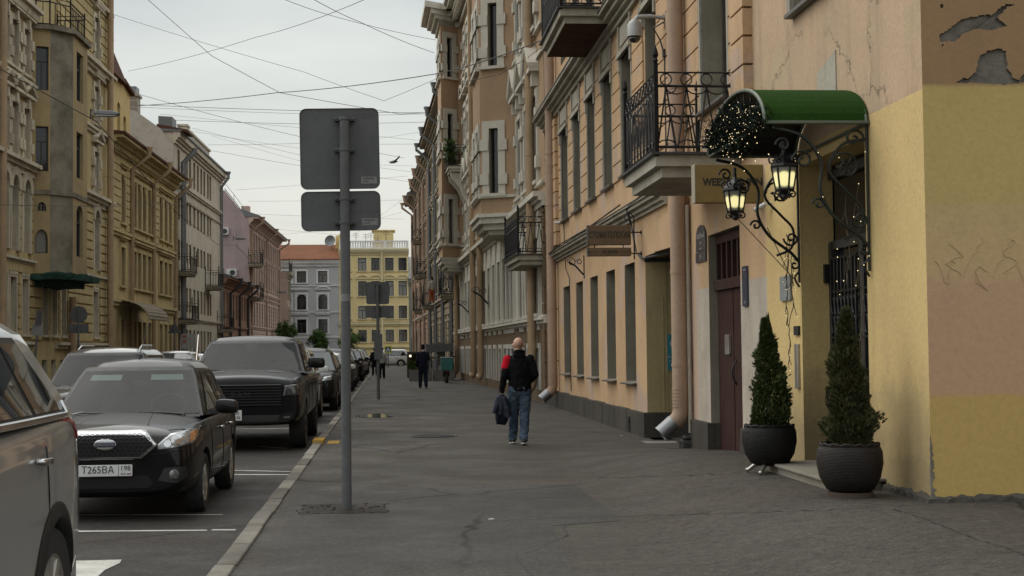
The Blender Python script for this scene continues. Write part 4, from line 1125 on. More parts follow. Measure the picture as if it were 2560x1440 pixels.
rl = MB(); railing(rl, [(P[0][0] + .1, .1), (P[1][0] + .1, 1.2), (P[2][0], 1.2), (P[3][0], .6), (P[4][0] - .1, .1)], zt + .18, zt + 1.3, vee=False, rings=False, pitch=.28, r=.016, finial=False); rl.build('balcony_railing', M_black, B_)
for px, zz0 in ((183, .2), (276, .2), (6, .2)): drainpipe(L1, l1(px, .3), .3, zz0, 21 if px != 183 else zb - .6, .15, M_pipe_ochre, collars=2.2)
r = MB(); r.box(-.1, FL1.L + .1, -14, .8, 22.0, 22.2); r.build('roof', M_roofm, L1)
# --- lower ochre house with grey pipes and a hooped awning
FL2 = LF(90, 71.05)
def l2(px, b=0.0, py=600): return FL2.x(px, b, py)
c2 = [(l2(p), 1.0) for p in (424, 413, 401, 372, 359, 347, 335, 306)]
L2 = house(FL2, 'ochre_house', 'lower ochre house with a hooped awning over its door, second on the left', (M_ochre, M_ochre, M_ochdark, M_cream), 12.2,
      [(1.0, 3.2), (4.95, 6.9), (8.15, 10.6, .5)], c2, roof=M_roofr, roofh=.9, eave=.75, strings=[(3.9, .35, .22), (7.4, .3, .2)], pipes=(l2(434), l2(378), l2(323)), pipe_mat=M_pipe_ochre, sur=.2, crs=(7.8, 11.3), hood=.25, group=GL, dents=True, depth=.32)
aw = MB(); xa, xb = l2(350, .0, 780), l2(292, .0, 780); zz = FL2.z(320, 795, 1.2)
pa = [(.05 + 1.5 * sin(pi / 2 * k / 8), zz + .95 * cos(pi / 2 * k / 8)) for k in range(9)]
for (y0, z0), (y1, z1) in zip(pa, pa[1:]):
    aw.hexa([(xa, y0, z0), (xb, y0, z0), (xb, y1, z1), (xa, y1, z1), (xa, y0, z0 + .04), (xb, y0, z0 + .04), (xb, y1 + .03, z1 + .03), (xa, y1 + .03, z1 + .03)])
m, nt, bs = newmat('striped awning'); co = coords(nt); wv = nt.nodes.new('ShaderNodeTexWave'); wv.inputs['Scale'].default_value = 1.1; wv.bands_direction = 'X'; L(nt, co, wv.inputs['Vector'])
L(nt, ramp(nt, wv.outputs[1], [(.4, (.20, .16, .1)), (.6, (.13, .1, .065))]), bs.inputs['Base Color']); bs.inputs['Roughness'].default_value = .8
o = aw.build('awning', m, None, M=FL2.M); tag(o, 'striped brown hooped awning over a doorway of the lower ochre house on the left', 'awning')
# --- house behind with the red hipped attic
FLb = Fac((82.6, lt(82) - 1.2), (76.0, lt(76) - 1.2))
Lb = empty('attic_house', FLb.M, 'yellow attic gable with a dark red tin roof rising behind the lower ochre house', 'house', GL)
mb = MB(); za = 12.0; ztop = FLb.z(286, 190); hgt = FLb.z(322, 232)
opsb = [(FLb.x(312, 0, 290) - .4, FLb.x(312, 0, 290) + .4, 12.9, 14.7, .3), (FLb.x(297, 0, 290) - .4, FLb.x(297, 0, 290) + .4, 12.9, 15.2, .3)]
wall(mb, 0, FLb.L, za, hgt, opsb, .25); mb.poly([(0, 0, hgt), (FLb.L, 0, hgt), (FLb.L, 0, ztop), (2.6, 0, ztop)]); mb.poly([(0, 0, za), (0, 0, hgt), (0, -8, hgt), (0, -8, za)]); mb.build('wall', M_yw, Lb)
for o in opsb: window(Lb, o, .25, M_fd, simple_one=True)
mb = MB(); mb.hexa([(2.3, .3, ztop - .1), (FLb.L, .3, ztop - .1), (FLb.L, -6, ztop - .1), (2.3, -6, ztop - .1), (3.4, -.3, ztop + 1.7), (FLb.L, -.3, ztop + 1.7), (FLb.L, -6, ztop + 1.9), (3.4, -6, ztop + 1.9)])
mb.hexa([(-.15, .25, hgt - .1), (2.5, .25, ztop + .05), (2.5, -8, ztop + .05), (-.15, -8, hgt - .1), (-.15, .25, hgt + .05), (2.5, .25, ztop + .2), (2.5, -8, ztop + .2), (-.15, -8, hgt + .05)])
mb.build('roof', M_roofr, Lb)
# --- beige house with the brick fire wall
M_beige = plaster('beige render', (.58, .52, .41), (.50, .445, .345), amt=.3, streak=.4, pscale=.5)
FL3 = LF(112, 90.05)
def l3(px, b=0.0, py=600): return FL3.x(px, b, py)
def l3z(py, px=466): return FL3.z(px, py)
c3 = [(l3(p), .85) for p in (526, 520, 511, 503.5, 495, 486, 475.5, 467, 447)]
L3 = house(FL3, 'beige_house', 'tall worn beige house with a stepped parapet and brick fire wall, third on the left', (M_beige, M_beige, M_dbeige, M_plinth), 15.2,
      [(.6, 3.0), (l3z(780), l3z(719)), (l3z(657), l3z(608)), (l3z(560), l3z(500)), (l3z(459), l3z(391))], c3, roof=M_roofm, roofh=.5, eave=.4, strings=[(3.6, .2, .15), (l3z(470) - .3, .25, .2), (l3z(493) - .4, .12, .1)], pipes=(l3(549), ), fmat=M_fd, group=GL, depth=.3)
mb = MB(); a, b = l3(522), l3(464); z_ = 15.1
mb.box(a, b, -.5, .05, z_, l3z(345, 485)); mb.box(a - .1, b + .1, -.55, .15, l3z(345, 485), l3z(345, 485) + .15); mb.box(b - .9, b, -.5, .06, z_, l3z(322, 470)); mb.box(b - 1.0, b + .1, -.55, .16, l3z(322, 470), l3z(322, 470) + .14)
mb.build('parapet', M_beige, L3)
drainpipe(L3, l3(459, .3), .3, .2, 14.0, .17, M_pipe_grey, eave=.7, collars=2.4)
for px, py, wd in ((494, 690, 2.6), (499, 808, 2.8)): x, z = FL3.at(px, py, 1.0); balcony(L3, x, x + wd, 1.0, z + .2, 1.05, M_dtrim, None, vee=False, rings=False, pitch=.2)
for px, py in ((560, 724), ): x, z = FL3.at(px, py, 1.0); balcony(L3, x, x + 2.5, 1.0, z + .2, 1.05, M_dtrim, None, vee=False, rings=False, pitch=.2)
# brick fire wall facing the camera
m, nt, bs = newmat('old pale brick'); co = coords(nt); mp = nt.nodes.new('ShaderNodeMapping'); mp.inputs['Rotation'].default_value = (radians(90), 0, radians(90)); L(nt, co, mp.inputs[0])
bt = nt.nodes.new('ShaderNodeTexBrick'); bt.inputs['Scale'].default_value = 1.3; bt.inputs['Color1'].default_value = (.40, .345, .27, 1); bt.inputs['Color2'].default_value = (.22, .18, .14, 1); bt.inputs['Mortar'].default_value = (.42, .385, .33, 1); bt.inputs['Mortar Size'].default_value = .03
L(nt, mp.outputs[0], bt.inputs['Vector']); c = mix(nt, ramp(nt, noise(nt, co, 1.2, 8, .75), [(.48, 0.), (.75, .5)]), bt.outputs[0], (.14, .12, .1)); L(nt, c, bs.inputs['Base Color']); bs.inputs['Roughness'].default_value = .95
bump(nt, bs, noise(nt, co, 9, 6, .8), .8, .03)
M_brick = m
def Lw(px, py): # point on the near end plane of L3 -> local y (negative back), z
    t, z = along(px, py, 90.05); return t - lt(90.05), z
yb0, zb0 = Lw(340, 278); yb1, zb1 = Lw(402, 322); yb2, zb2 = Lw(440, 345)
mb = MB(); X = FL3.L
pts = [(0, 0), (0, zb2 - .4), (yb1, zb1), (yb0, zb0), (yb0 - 6, zb0 + 1.2), (yb0 - 6, 0)]
mb.prism(pts, X + .01, X + .16, 'x'); mb.build('fire_wall', M_brick, L3)
mb = MB(); y0, z0 = Lw(343, 275); y1, z1 = Lw(318, 240); mb.box(X - 1.0, X + .12, y1, y0, zb0 - .5, z1); mb.box(X - 1.1, X + .2, y1 - .1, y0 + .1, z1, z1 + .15); mb.build('chimney', M_brick, L3)
mb = MB(); mb.box(X - .9, X + .1, y1 + .05, y0 - .05, z1 + .15, z1 + .6); mb.build('chimney_cap', M_pipe_grey, L3)
mb = MB(); y2, z2 = Lw(400, 320); y3, z3 = Lw(462, 350)
mb.hexa([(X - 2.2, y2 - .2, z2), (X + .1, y2 - .2, z2), (X + .1, .85, z2 - .25), (X - 2.2, .85, z2 - .25), (X - 2.2, y2 - .2, z2 + .25), (X + .1, y2 - .2, z2 + .25), (X + .1, .85, z2 - .1), (X - 2.2, .85, z2 - .1)]); mb.build('eave', M_roofr, L3)
mb = MB(); mb.hexa([(X - 1.5, y2 - .1, z2 + .2), (X + .05, y2 - .1, z2 + .2), (X + .05, y2 + .75, z2 + .1), (X - 1.5, y2 + .75, z2 + .1), (X - 1.5, y2 - .1, z2 + .75), (X + .05, y2 - .1, z2 + .75), (X + .05, y2 + .75, z2 + .7), (X - 1.5, y2 + .75, z2 + .7)]); mb.build('dormer', M_roofm, L3)
# --- low brown house
M_brown = plaster('brown red render', (.31, .19, .13), (.265, .16, .11), amt=.35, streak=.4)
FL4 = LF(130, 112.05)
L4 = house(FL4, 'low_brown_house', 'low brown red house with a dark tin roof between two taller houses on the left', (M_brown, M_brown, M_brown, M_plinth), 7.3, [(.9, 2.8), (4.2, 6.2)], grid(.3, 17.7, 9, .95), roof=M_roofm, roofh=1.8, eave=.7, strings=[(3.4, .2, .15)], pipes=(2, 8, 14), pipe_mat=M_fd, fmat=M_fd, group=GL, depth=.22)
x, z = FL4.at(577, 822, 1.0); balcony(L3, .3, 2.8, 1.0, FL3.z(552, 822, 1.0) + .1, 1.05, M_dtrim, None, vee=False, rings=False, pitch=.2)
# --- mauve gable house
M_mauve = plaster('mauve gable render', (.37, .285, .28), (.33, .25, .245), amt=.25, streak=.35)
M_rose = plaster('dusty pink render', (.52, .385, .32), (.45, .33, .275), amt=.25, streak=.3)
FL5 = LF(158, 130.05)
def l5z(py, px=628): return FL5.z(px, py)
L5 = house(FL5, 'mauve_house', 'dusty pink house with a blank mauve gable wall, towards the left side\'s far end', (M_rose, M_rose, M_dtrim, M_plinth), 13.6, [(.9, 3.0), (l5z(815), l5z(752)), (l5z(710), l5z(645)), (l5z(630), l5z(580))], grid(.5, 27.5, 12, 1.05), roof=M_roofm, roofh=2.5, eave=.9, strings=[(3.6, .3, .2), (l5z(730), .3, .2), (l5z(640), .2, .15)], pipes=(.6, 14, 27), pipe_mat=M_pipe_pink, crs=(.8, l5z(735)), sur=.15, hood=.3, fmat=M_fd, group=GL, depth=.25)
mb = MB(); X = FL5.L
def Lw5(px, py): t, z = along(px, py, 130.05); return t - lt(130.05), z
pts = [(0, 0), (0, 13.0)] + [Lw5(*p) for p in ((608, 535), (585, 505), (562, 476))] + [(-9, 16.5), (-9, 0)]
mb.prism(pts, X + .01, X + .16, 'x'); mb.build('gable_wall', M_mauve, L5)
mb = MB()
for p, q in (((612, 540), (585, 503)), ((585, 503), (562, 474))):
    a = Lw5(*p); b = Lw5(*q); mb.hexa([(X - .3, a[0], a[1]), (X + .15, a[0], a[1]), (X + .15, b[0], b[1]), (X - .3, b[0], b[1]), (X - .3, a[0], a[1] + .12), (X + .15, a[0], a[1] + .12), (X + .15, b[0], b[1] + .12), (X - .3, b[0], b[1] + .12)])
    mb.tube([(X, a[0], a[1] + .6), (X, b[0], b[1] + .6)], .02, 4); mb.tube([(X, a[0], a[1]), (X, a[0], a[1] + .6)], .02, 4)
mb.build('gable_coping', M_pipe_grey, L5)
mb = MB(); a = Lw5(608, 512); mb.box(X - 1.2, X - .2, a[0] - .2, a[0] + .5, 13.5, 14.6); mb.build('chimney', M_rose, L5)
for px, py in ((655, 657), (656, 742)): x, z = FL5.at(px, py + 8, 1.1); balcony(L5, x - 1.5, x + 1.2, 1.1, z + .2, 1.1, M_dtrim, None, vee=False, rings=False, pitch=.25)
M_ac = simple('white plastic', (.5, .5, .48), .5, var=.1)
for i, (px, py) in enumerate(((580, 682), (560, 579))):
    y, z = Lw5(px, py); mb = MB(); mb.box(X + .1, X + .5, y - .45, y + .45, z - .32, z + .32); A = mb.build('air_conditioner', M_ac, None, M=FL5.M, bevel=.03)
    tag(A, ['white air conditioner box low on the mauve gable wall, above the low brown house', 'white air conditioner box high on the mauve gable wall, by the grey drainpipe'][i], 'air conditioner', 'air conditioners on the gable')
    g = MB(); g.lathe([(.24, 0), (.24, .015), (.05, .02)], 20, M=Matrix.Translation((X + .5, y + .1, z)) @ Matrix.Rotation(pi / 2, 4, 'Y')); g.build('fan_grille', M_fd, A)
    g = MB(); g.box(X + .05, X + .5, y - .4, y - .36, z - .4, z - .33); g.box(X + .05, X + .5, y + .36, y + .4, z - .4, z - .33); g.build('bracket', M_fd, A)
# --- last pink house, lower
FL6 = Fac((163.5, lt(158) + .9), (158.05, lt(158) + .9))
L6 = house(FL6, 'small_pink_house', 'small pink end house with a balcony on its roofline, last on the left', (M_rose, M_dtrim, M_dtrim, M_plinth), l5z(675, 690), [(.9, 2.8), (4.2, 6.2), (7.4, 9.2)], grid(.3, 5.2, 3, .9), eave=.4, roof=None, crs=(.8, 6.8), sur=.12, fmat=M_fd, group=GL, depth=.2)
rl = MB(); z_ = l5z(675, 690); railing(rl, [(.2, .2), (FL6.L - .2, .2), (FL6.L - .2, -3)], z_, z_ + 1.2, vee=False, rings=False, pitch=.3); rl.build('balcony_railing', M_black, L6)
# ------------------------------------------------------------------ cars
from mathutils.bvhtree import BVHTree
M_blackp = paint('black car paint', (.002, .002, .0022), 0, .5, .42, .008)
M_silver = paint('champagne silver car paint', (.43, .425, .415), .7, .28, 1.0, .06)
M_darkp = paint('dark grey car paint', (.02, .021, .023), .4, .3, 1.0, .1)
M_whitep = paint('white car paint', (.5, .5, .49), 0, .3, 1.0, .1)
M_tyre = simple('tyre rubber', (.016, .016, .016), .8, var=.2, bmp=.2)
M_rim = simple('alloy rim', (.42, .40, .36), .35, .8, var=.1)
M_rimd = simple('dark rim', (.05, .05, .05), .35, .8, var=.1)
M_plas = simple('black plastic trim', (.014, .014, .014), .5, bmp=.1, bscale=90)
M_gap = simple('dark gap', (.004, .004, .004), .9)
M_chrome = simple('chrome', (.48, .48, .48), .16, 1.0)
M_lens = simple('headlamp lens', (.24, .25, .25), .12, .35, coat=1, var=.25, scale=14)
M_amber = simple('amber lens', (.42, .16, .04), .2, coat=1)
M_red = simple('red tail lens', (.30, .012, .012), .12, coat=1)
M_plate = simple('number plate white', (.55, .55, .53), .45)
M_ink = simple('plate black ink', (.01, .01, .01), .6)
M_blue = simple('flag blue', (.03, .10, .35), .5)
M_fred = simple('flag red', (.4, .03, .03), .5)
def auto_glass(name, col):
    m, nt, bs = newmat(name); bs.inputs['Base Color'].default_value = (*col, 1); bs.inputs['Roughness'].default_value = .02
    bs.inputs['Specular IOR Level'].default_value = .8; bs.inputs['IOR'].default_value = 1.55
    bs.inputs['Coat Weight'].default_value = .5; bs.inputs['Coat Roughness'].default_value = .02; return m
M_wind = auto_glass('windscreen glass', (.06, .068, .066)); M_sideg = auto_glass('tinted side glass', (.012, .013, .013))

m, nt, bs = newmat('clear windscreen'); out = nt.nodes['Material Output']
fz = nt.nodes.new('ShaderNodeFresnel'); fz.inputs[0].default_value = 1.38; tr_ = nt.nodes.new('ShaderNodeBsdfTransparent'); tr_.inputs[0].default_value = (.55, .62, .60, 1); gl_ = nt.nodes.new('ShaderNodeBsdfGlossy'); gl_.inputs['Roughness'].default_value = .02
mx = nt.nodes.new('ShaderNodeMixShader'); ad = nt.nodes.new('ShaderNodeMath'); ad.operation = 'ADD'; ad.inputs[1].default_value = .0; L(nt, fz.outputs[0], ad.inputs[0]); L(nt, ad.outputs[0], mx.inputs[0]); L(nt, tr_.outputs[0], mx.inputs[1]); L(nt, gl_.outputs[0], mx.inputs[2]); L(nt, mx.outputs[0], out.inputs[0]); M_windt = m
def smooth_by(o, ang=32):
    o.data.polygons.foreach_set('use_smooth', [True] * len(o.data.polygons)); o.data.set_sharp_from_angle(angle=radians(ang))

class Car: pass
def car(M, label, S, paintm, group=None, name='parked_car', detail=2, glassm=None):
    """S: L W H wb fo(front overhang) r(wheel) st(stations y,w,zb,zm,zbelt,ztop) gh(greenhouse)"""
    R = empty(name, M, label, 'car', group); W = S['W'] / 2
    mb = MB(); st = S['st']; ns = len(st); K = 9
    rings = []
    for (y, wf, zb, zm, zl, zt) in st:
        w = W * wf
        half = [(0, zb), (w * .82, zb), (w * .95, zb + .07), (w * .992, zb + (zm - zb) * .5), (w, zm), (w * .985, zl - .10), (w * .95, zl - .01), (w * .80, zl + (zt - zl) * .55), (w * .45, zt), (0, zt + S.get('crown', .015))]
        loop = [(x, y, z) for x, z in half] + [(-x, y, z) for x, z in reversed(half[1:-1])]
        rings.append(loop)
    n = len(rings[0])
    for r in rings: mb.add(r)
    for k in range(ns - 1): mb.faces(k * n, [(j, (j + 1) % n, n + (j + 1) % n, n + j) for j in range(n)])
    mb.f.append(tuple(range(n))); mb.m.append(0); mb.f.append(tuple((ns - 1) * n + j for j in range(n - 1, -1, -1))); mb.m.append(0)
    body = mb.build('body', [paintm, M_gap], R)
    sub = body.modifiers.new('s', 'SUBSURF'); sub.levels = sub.render_levels = 2
    apply_mods(body)
    yf = S['L'] / 2 - S['fo']; yr = yf - S['wb']; r = S['r']
    cut = MB()
    for yy in (yf, yr):
        for sx in (-1, 1):
            X = Matrix.Translation((sx * (W - .13), yy, r)) @ Matrix.Rotation(pi / 2, 4, 'Y')
            cut.lathe([(r + .055, -.2), (r + .055, .25)], 28, M=X)
    c = cut.build('wheel_cut', [paintm, M_gap], R); c.data.polygons.foreach_set('material_index', [1] * len(c.data.polygons))
    b = body.modifiers.new('b', 'BOOLEAN'); b.object = c; b.operation = 'DIFFERENCE'; b.solver = 'EXACT'
    n0_ = len(body.data.vertices); apply_mods(body); print('BOOL', label[:30], n0_, len(body.data.vertices)); bpy.data.objects.remove(c); smooth_by(body, 38)
    # greenhouse
    g = S['gh']; NH = 8
    def prof(h):
        e = max(0, (h - .8) / .2)
        z = g['z0'] + (S['H'] - g['z0']) * (h * .97 + .03 * (1 - (1 - e) ** 2)) if True else 0
        w = W * (g['w0'] + (g['w1'] - g['w0']) * h) - .07 * e * e
        yF = g['yf0'] + (g['yf1'] - g['yf0']) * h - .05 * e * e; yR = g['yr0'] + (g['yr1'] - g['yr0']) * h + .05 * e * e
        return z, w, yF, yR
    def Sf(face, u, h):
        z, w, yF, yR = prof(h)
        if face == 'F': return Vector((u * w, yF + .10 * (1 - u * u), z))
        if face == 'B': return Vector((u * w, yR - .08 * (1 - u * u), z))
        v = (u + 1) / 2; x = w + .03 * sin(pi * v) * (1 - h)
        return Vector((x if face == 'R' else -x, yR + (yF - yR) * v, z))
    gm = MB()
    for face in 'FBRL':
        NU = 10; i = gm.add([Sf(face, -1 + 2 * a / NU, b / NH) for b in range(NH + 1) for a in range(NU + 1)])
        gm.faces(i, [(b * (NU + 1) + a, b * (NU + 1) + a + 1, (b + 1) * (NU + 1) + a + 1, (b + 1) * (NU + 1) + a) for b in range(NH) for a in range(NU) if not (face == 'F' and S.get('interior') and b < NH - 1)])
    NU = NV = 10; pts = []
    z, w, yF, yR = prof(1.0)
    for bq in range(NV + 1):
        for a in range(NU + 1):
            u = -1 + 2 * a / NU; v = bq / NV
            y = (yR - .08 * (1 - u * u)) * (1 - v) + (yF + .10 * (1 - u * u)) * v
            pts.append((u * w, y, z + .05 * (1 - u * u) ** .7 * min(1, 6 * v * (1 - v) + .0) ** .6))
    i = gm.add(pts); gm.faces(i, [(b * (NU + 1) + a, b * (NU + 1) + a + 1, (b + 1) * (NU + 1) + a + 1, (b + 1) * (NU + 1) + a) for b in range(NV) for a in range(NU)])
    roof = gm.build('roof', paintm, R)
    bm = bmesh.new(); bm.from_mesh(roof.data); bmesh.ops.remove_doubles(bm, verts=bm.verts, dist=.002); bmesh.ops.recalc_face_normals(bm, faces=bm.faces); bm.to_mesh(roof.data); bm.free(); smooth_by(roof, 50)
    if S.get('interior'):
        it = MB(); zb_ = g['z0']; wi = W * .72
        it.box(-wi, wi, g['yf0'] - .55, g['yf0'] - .05, zb_ - .25, zb_ + .015)
        it.box(-wi, wi, g['yr0'] + .1, g['yf0'] - .1, zb_ - .6, zb_ - .5)
        for yy, zz in ((g['yf1'] - .45, 0), (g['yf1'] - 1.25, -.04)):
            for sx in (-1, 1):
                cx_ = sx * W * .40; it.hexa([(cx_ - .22, yy - .05, zb_ - .5), (cx_ + .22, yy - .05, zb_ - .5), (cx_ + .22, yy + .10, zb_ - .5), (cx_ - .22, yy + .10, zb_ - .5), (cx_ - .19, yy - .2, zb_ + .17 + zz), (cx_ + .19, yy - .2, zb_ + .17 + zz), (cx_ + .19, yy - .09, zb_ + .17 + zz), (cx_ - .19, yy - .09, zb_ + .17 + zz)])
                it.ball((cx_, yy - .16, zb_ + .26 + zz), (.13, .06, .09), 12, 8)
        it.ball((0, g['yf1'] + .05, S['H'] - .22), (.10, .02, .035), 10, 6)
        it.build('interior', simple('grey cabin trim', (.095, .098, .094), .8), R, bevel=.03)
    def patch(name, mat, face, u0, u1, h0, h1, off=.006, taper=(0, 0), parent=R, NU=10, NHh=6):
        p = MB(); pts = []
        for b in range(NHh + 1):
            f = b / NHh; h = h0 + (h1 - h0) * f
            a0 = u0 + taper[0] * f; a1 = u1 + taper[1] * f
            for a in range(NU + 1):
                u = a0 + (a1 - a0) * a / NU; q = Sf(face, u, h); e = .01
                nrm = (Sf(face, u + e, h) - Sf(face, u - e, h)).cross(Sf(face, u, h + e) - Sf(face, u, h - e)).normalized()
                c = Vector((0, (g['yf0'] + g['yr0']) / 2, S['H'] * .7))
                if nrm.dot(q - c) < 0: nrm = -nrm
                pts.append(q + nrm * off)
        i = p.add(pts); p.faces(i, [(b * (NU + 1) + a, b * (NU + 1) + a + 1, (b + 1) * (NU + 1) + a + 1, (b + 1) * (NU + 1) + a) for b in range(NHh) for a in range(NU)])
        return p.build(name, mat, parent, smooth=True)
    gmt = glassm or M_wind
    if S.get('interior'):
        gmt = M_windt
        for u0, u1, h0, h1 in ((-.995, -.945, .0, .90), (.945, .995, .0, .90), (-.95, .95, .85, .92), (-.95, .95, -.02, .05)): patch('windscreen_seal', M_plas, 'F', u0, u1, h0, h1, .004)
    else: patch('windscreen_seal', M_plas, 'F', -.985, .985, .02, .90, .004)
    ws = patch('windscreen', gmt, 'F', -.955, .955, .04, .87, .008)
    patch('rear_window', M_sideg, 'B', -.86, .86, .15, .82, .008)
    for face, sg in (('L', 0), ('R', 0)):
        for (u0, u1, t0, t1) in g['side']:
            patch('side_window_seal', M_plas, face, u0 - .02, u1 + .02, .04, .84, .004, (t0, t1))
            patch('side_window', M_sideg, face, u0, u1, .09, .79, .008, (t0, t1))
    # wheels
    w0 = MB(); tw = S.get('tw', .21)
    w0.lathe([(r * .62, -tw / 2 + .01), (r * .93, -tw / 2), (r * .985, -tw / 2 + .03), (r, -tw * .25), (r, tw * .25), (r * .985, tw / 2 - .03), (r * .93, tw / 2), (r * .62, tw / 2 - .015)], 28, caps=False)
    q = MB(); q.lathe([(.02, tw / 2 - .045), (r * .16, tw / 2 - .03), (r * .18, tw / 2 - .05), (r * .55, tw / 2 - .07), (r * .60, tw / 2 - .02), (r * .64, tw / 2 - .01), (r * .64, tw / 2 - .05), (r * .6, -tw * .3), (.03, -tw * .32)], 24, caps=False)
    for k in range(S.get('spokes', 7)):
        a = 2 * pi * k / S.get('spokes', 7); X = Matrix.Rotation(a, 4, 'Z'); q.M = X; hw = r * .075
        q.hexa([(r * .1, -hw, tw / 2 - .05), (r * .6, -hw * 1.3, tw / 2 - .045), (r * .6, hw * 1.3, tw / 2 - .045), (r * .1, hw, tw / 2 - .05), (r * .1, -hw * .8, tw / 2 - .02), (r * .6, -hw * 1.1, tw / 2 - .015), (r * .6, hw * 1.1, tw / 2 - .015), (r * .1, hw * .8, tw / 2 - .02)]); q.M = None
    tme = w0.mesh('wheel', [M_tyre], angle=40); rme = q.mesh('rim', [S.get('rim', M_rim)], angle=40)
    for yy in (yf, yr):
        for sx in (-1, 1):
            wh = bpy.data.objects.new('wheel', tme); COL.objects.link(wh); wh.parent = R
            wh.matrix_local = Matrix.Translation((sx * (W - tw / 2 - .02), yy, r)) @ Matrix.Rotation(sx * pi / 2, 4, 'Y')
            rm = bpy.data.objects.new('rim', rme); COL.objects.link(rm); rm.parent = wh
    # conforming patches
    bpy.context.view_layer.update()
    bvh = BVHTree.FromObject(body, bpy.context.evaluated_depsgraph_get())
    def cast(a, b, axis):
        if axis == 'front': o, d = Vector((a, 6, b)), Vector((0, -1, 0))
        elif axis == 'back': o, d = Vector((a, -6, b)), Vector((0, 1, 0))
        elif axis == 'left': o, d = Vector((-3, a, b)), Vector((1, 0, 0))
        elif axis == 'right': o, d = Vector((3, a, b)), Vector((-1, 0, 0))
        else: o, d = Vector((a, b, 3)), Vector((0, 0, -1))
        h = bvh.ray_cast(o, d)
        return h[0], -d, h[1]
    def conform(name, mat, pts, axis, off=.008, thick=0, sub=3, parent=R, smooth=True):
        bm = bmesh.new(); vs = [bm.verts.new((p[0], p[1], 0)) for p in pts]; bm.faces.new(vs)
        bmesh.ops.triangulate(bm, faces=bm.faces[:])
        for _ in range(sub): bmesh.ops.subdivide_edges(bm, edges=bm.edges[:], cuts=1, use_grid_fill=True)
        last = None
        for v in bm.verts:
            h = cast(v.co.x, v.co.y, axis)
            if h[0] is None:
                v.co = last if last is not None else Vector((0, 0, 0)); continue
            v.co = h[0] + h[1] * off; last = v.co.copy()
        me = bpy.data.meshes.new(name); bm.to_mesh(me); bm.free(); me.materials.append(mat)
        o = bpy.data.objects.new(name, me); COL.objects.link(o); o.parent = parent
        if thick: sd_ = o.modifiers.new('t', 'SOLIDIFY'); sd_.thickness = thick; sd_.offset = 1
        if smooth: me.polygons.foreach_set('use_smooth', [True] * len(me.polygons))
        return o
    def line(name, pts, axis, rad=.005, mat=None, off=.0, n=10, parent=R):
        P = []
        for (a, b), (c, d) in zip(pts, pts[1:]):
            for k in range(n): 
                f = k / n; h = cast(a + (c - a) * f, b + (d - b) * f, axis)
                if h[0] is not None: P.append(h[0] + h[1] * off)
        if len(P) > 1: m = MB(); m.tube(P, rad, 5); return m.build(name, mat or M_gap, parent, smooth=True)
    # mirrors
    if detail:
        for sx in (-1, 1):
            m = MB(); mz = S['mz']; my = g['yf0'] - .28 + S.get('my', 0); ms = S.get('ms', 1)
            x = sx * (W * .93); m.hexa([(x, my - .03, mz), (x + sx * .13, my - .02, mz + .02), (x + sx * .13, my + .05, mz + .02), (x, my + .06, mz), (x, my - .02, mz + .05), (x + sx * .13, my - .01, mz + .06), (x + sx * .13, my + .05, mz + .06), (x, my + .05, mz + .05)])
            cx_, cz_ = x + sx * .19, mz + .085 * ms
            for kk in range(8):
                e0_ = kk / 7
            rr_ = []
            for yy_, sc_ in ((-.075, .55), (-.06, .9), (-.02, 1.0), (.05, 1.0), (.075, .93)):
                rr_.append([(cx_ + .118 * ms * sc_ * math.copysign(abs(cos(a)) ** .55, cos(a)), my + .03 - yy_, cz_ + .078 * ms * sc_ * math.copysign(abs(sin(a)) ** .6, sin(a)) - .012 * cos(a) * sx) for a in [2 * pi * j / 20 for j in range(20)]])
            i_ = m.add([p for r in rr_ for p in r])
            for kk in range(4): m.faces(i_, [(kk * 20 + j, kk * 20 + (j + 1) % 20, (kk + 1) * 20 + (j + 1) % 20, (kk + 1) * 20 + j) for j in range(20)])
            m.f.append(tuple(i_ + j for j in range(20))); m.m.append(0); m.f.append(tuple(i_ + 80 + j for j in range(20))); m.m.append(0)
            o = m.build('mirror', S.get('mmat', paintm), R, angle=40)
    C = Car(); C.R = R; C.body = body; C.conform = conform; C.line = line; C.cast = cast; C.patch = patch; C.S = S; C.Sf = Sf; C.W = W; C.yf = yf; C.yr = yr
    return C

def carM(s, t, yaw=0.0, z=RD):
    """car on the road facing the camera (local +y towards smaller s, local -x towards the kerb)"""
    p = SW(s, t, z); return Matrix.Translation(p) @ Matrix.Rotation(TH + pi + yaw, 4, 'Z')

def plate_on(C, body_txt, x, y, z, w=.52, h=.112, back=False, region=None, region2=None):
    m = MB(); m.box(x - w / 2, x + w / 2, y, y + .012, z - h / 2, z + h / 2); P = m.build('number_plate', M_plate, C.R, bevel=.006)
    return P
FRONT = Matrix(((-1, 0, 0, 0), (0, 0, 1, 0), (0, 1, 0, 0), (0, 0, 0, 1)))   # text readable from the front (+y)

SEDAN = dict(L=4.36, W=1.74, H=1.53, wb=2.5, fo=.86, r=.305, mz=.97, spokes=12, tw=.19,
  st=[(-2.18, .80, .40, .60, .82, .90), (-2.12, .92, .28, .62, .95, 1.03), (-1.7, .985, .22, .62, .99, 1.10), (-1.0, 1.0, .2, .6, .97, 1.05), (0, 1.0, .2, .58, .95, 1.02), (.85, 1.0, .2, .58, .93, 1.02), (1.25, .99, .2, .58, .90, 1.0), (1.7, .97, .2, .56, .86, .955), (1.98, .93, .22, .56, .82, .915), (2.10, .885, .24, .54, .78, .885), (2.165, .84, .26, .53, .74, .85), (2.20, .79, .28, .52, .70, .80), (2.205, .74, .31, .51, .66, .74)],
  gh=dict(z0=.97, w0=.90, w1=.67, yf0=.98, yf1=.22, yr0=-1.55, yr1=-1.0, side=[(.02, .80, 0, -.30), (-.62, -.04, .16, 0)]))
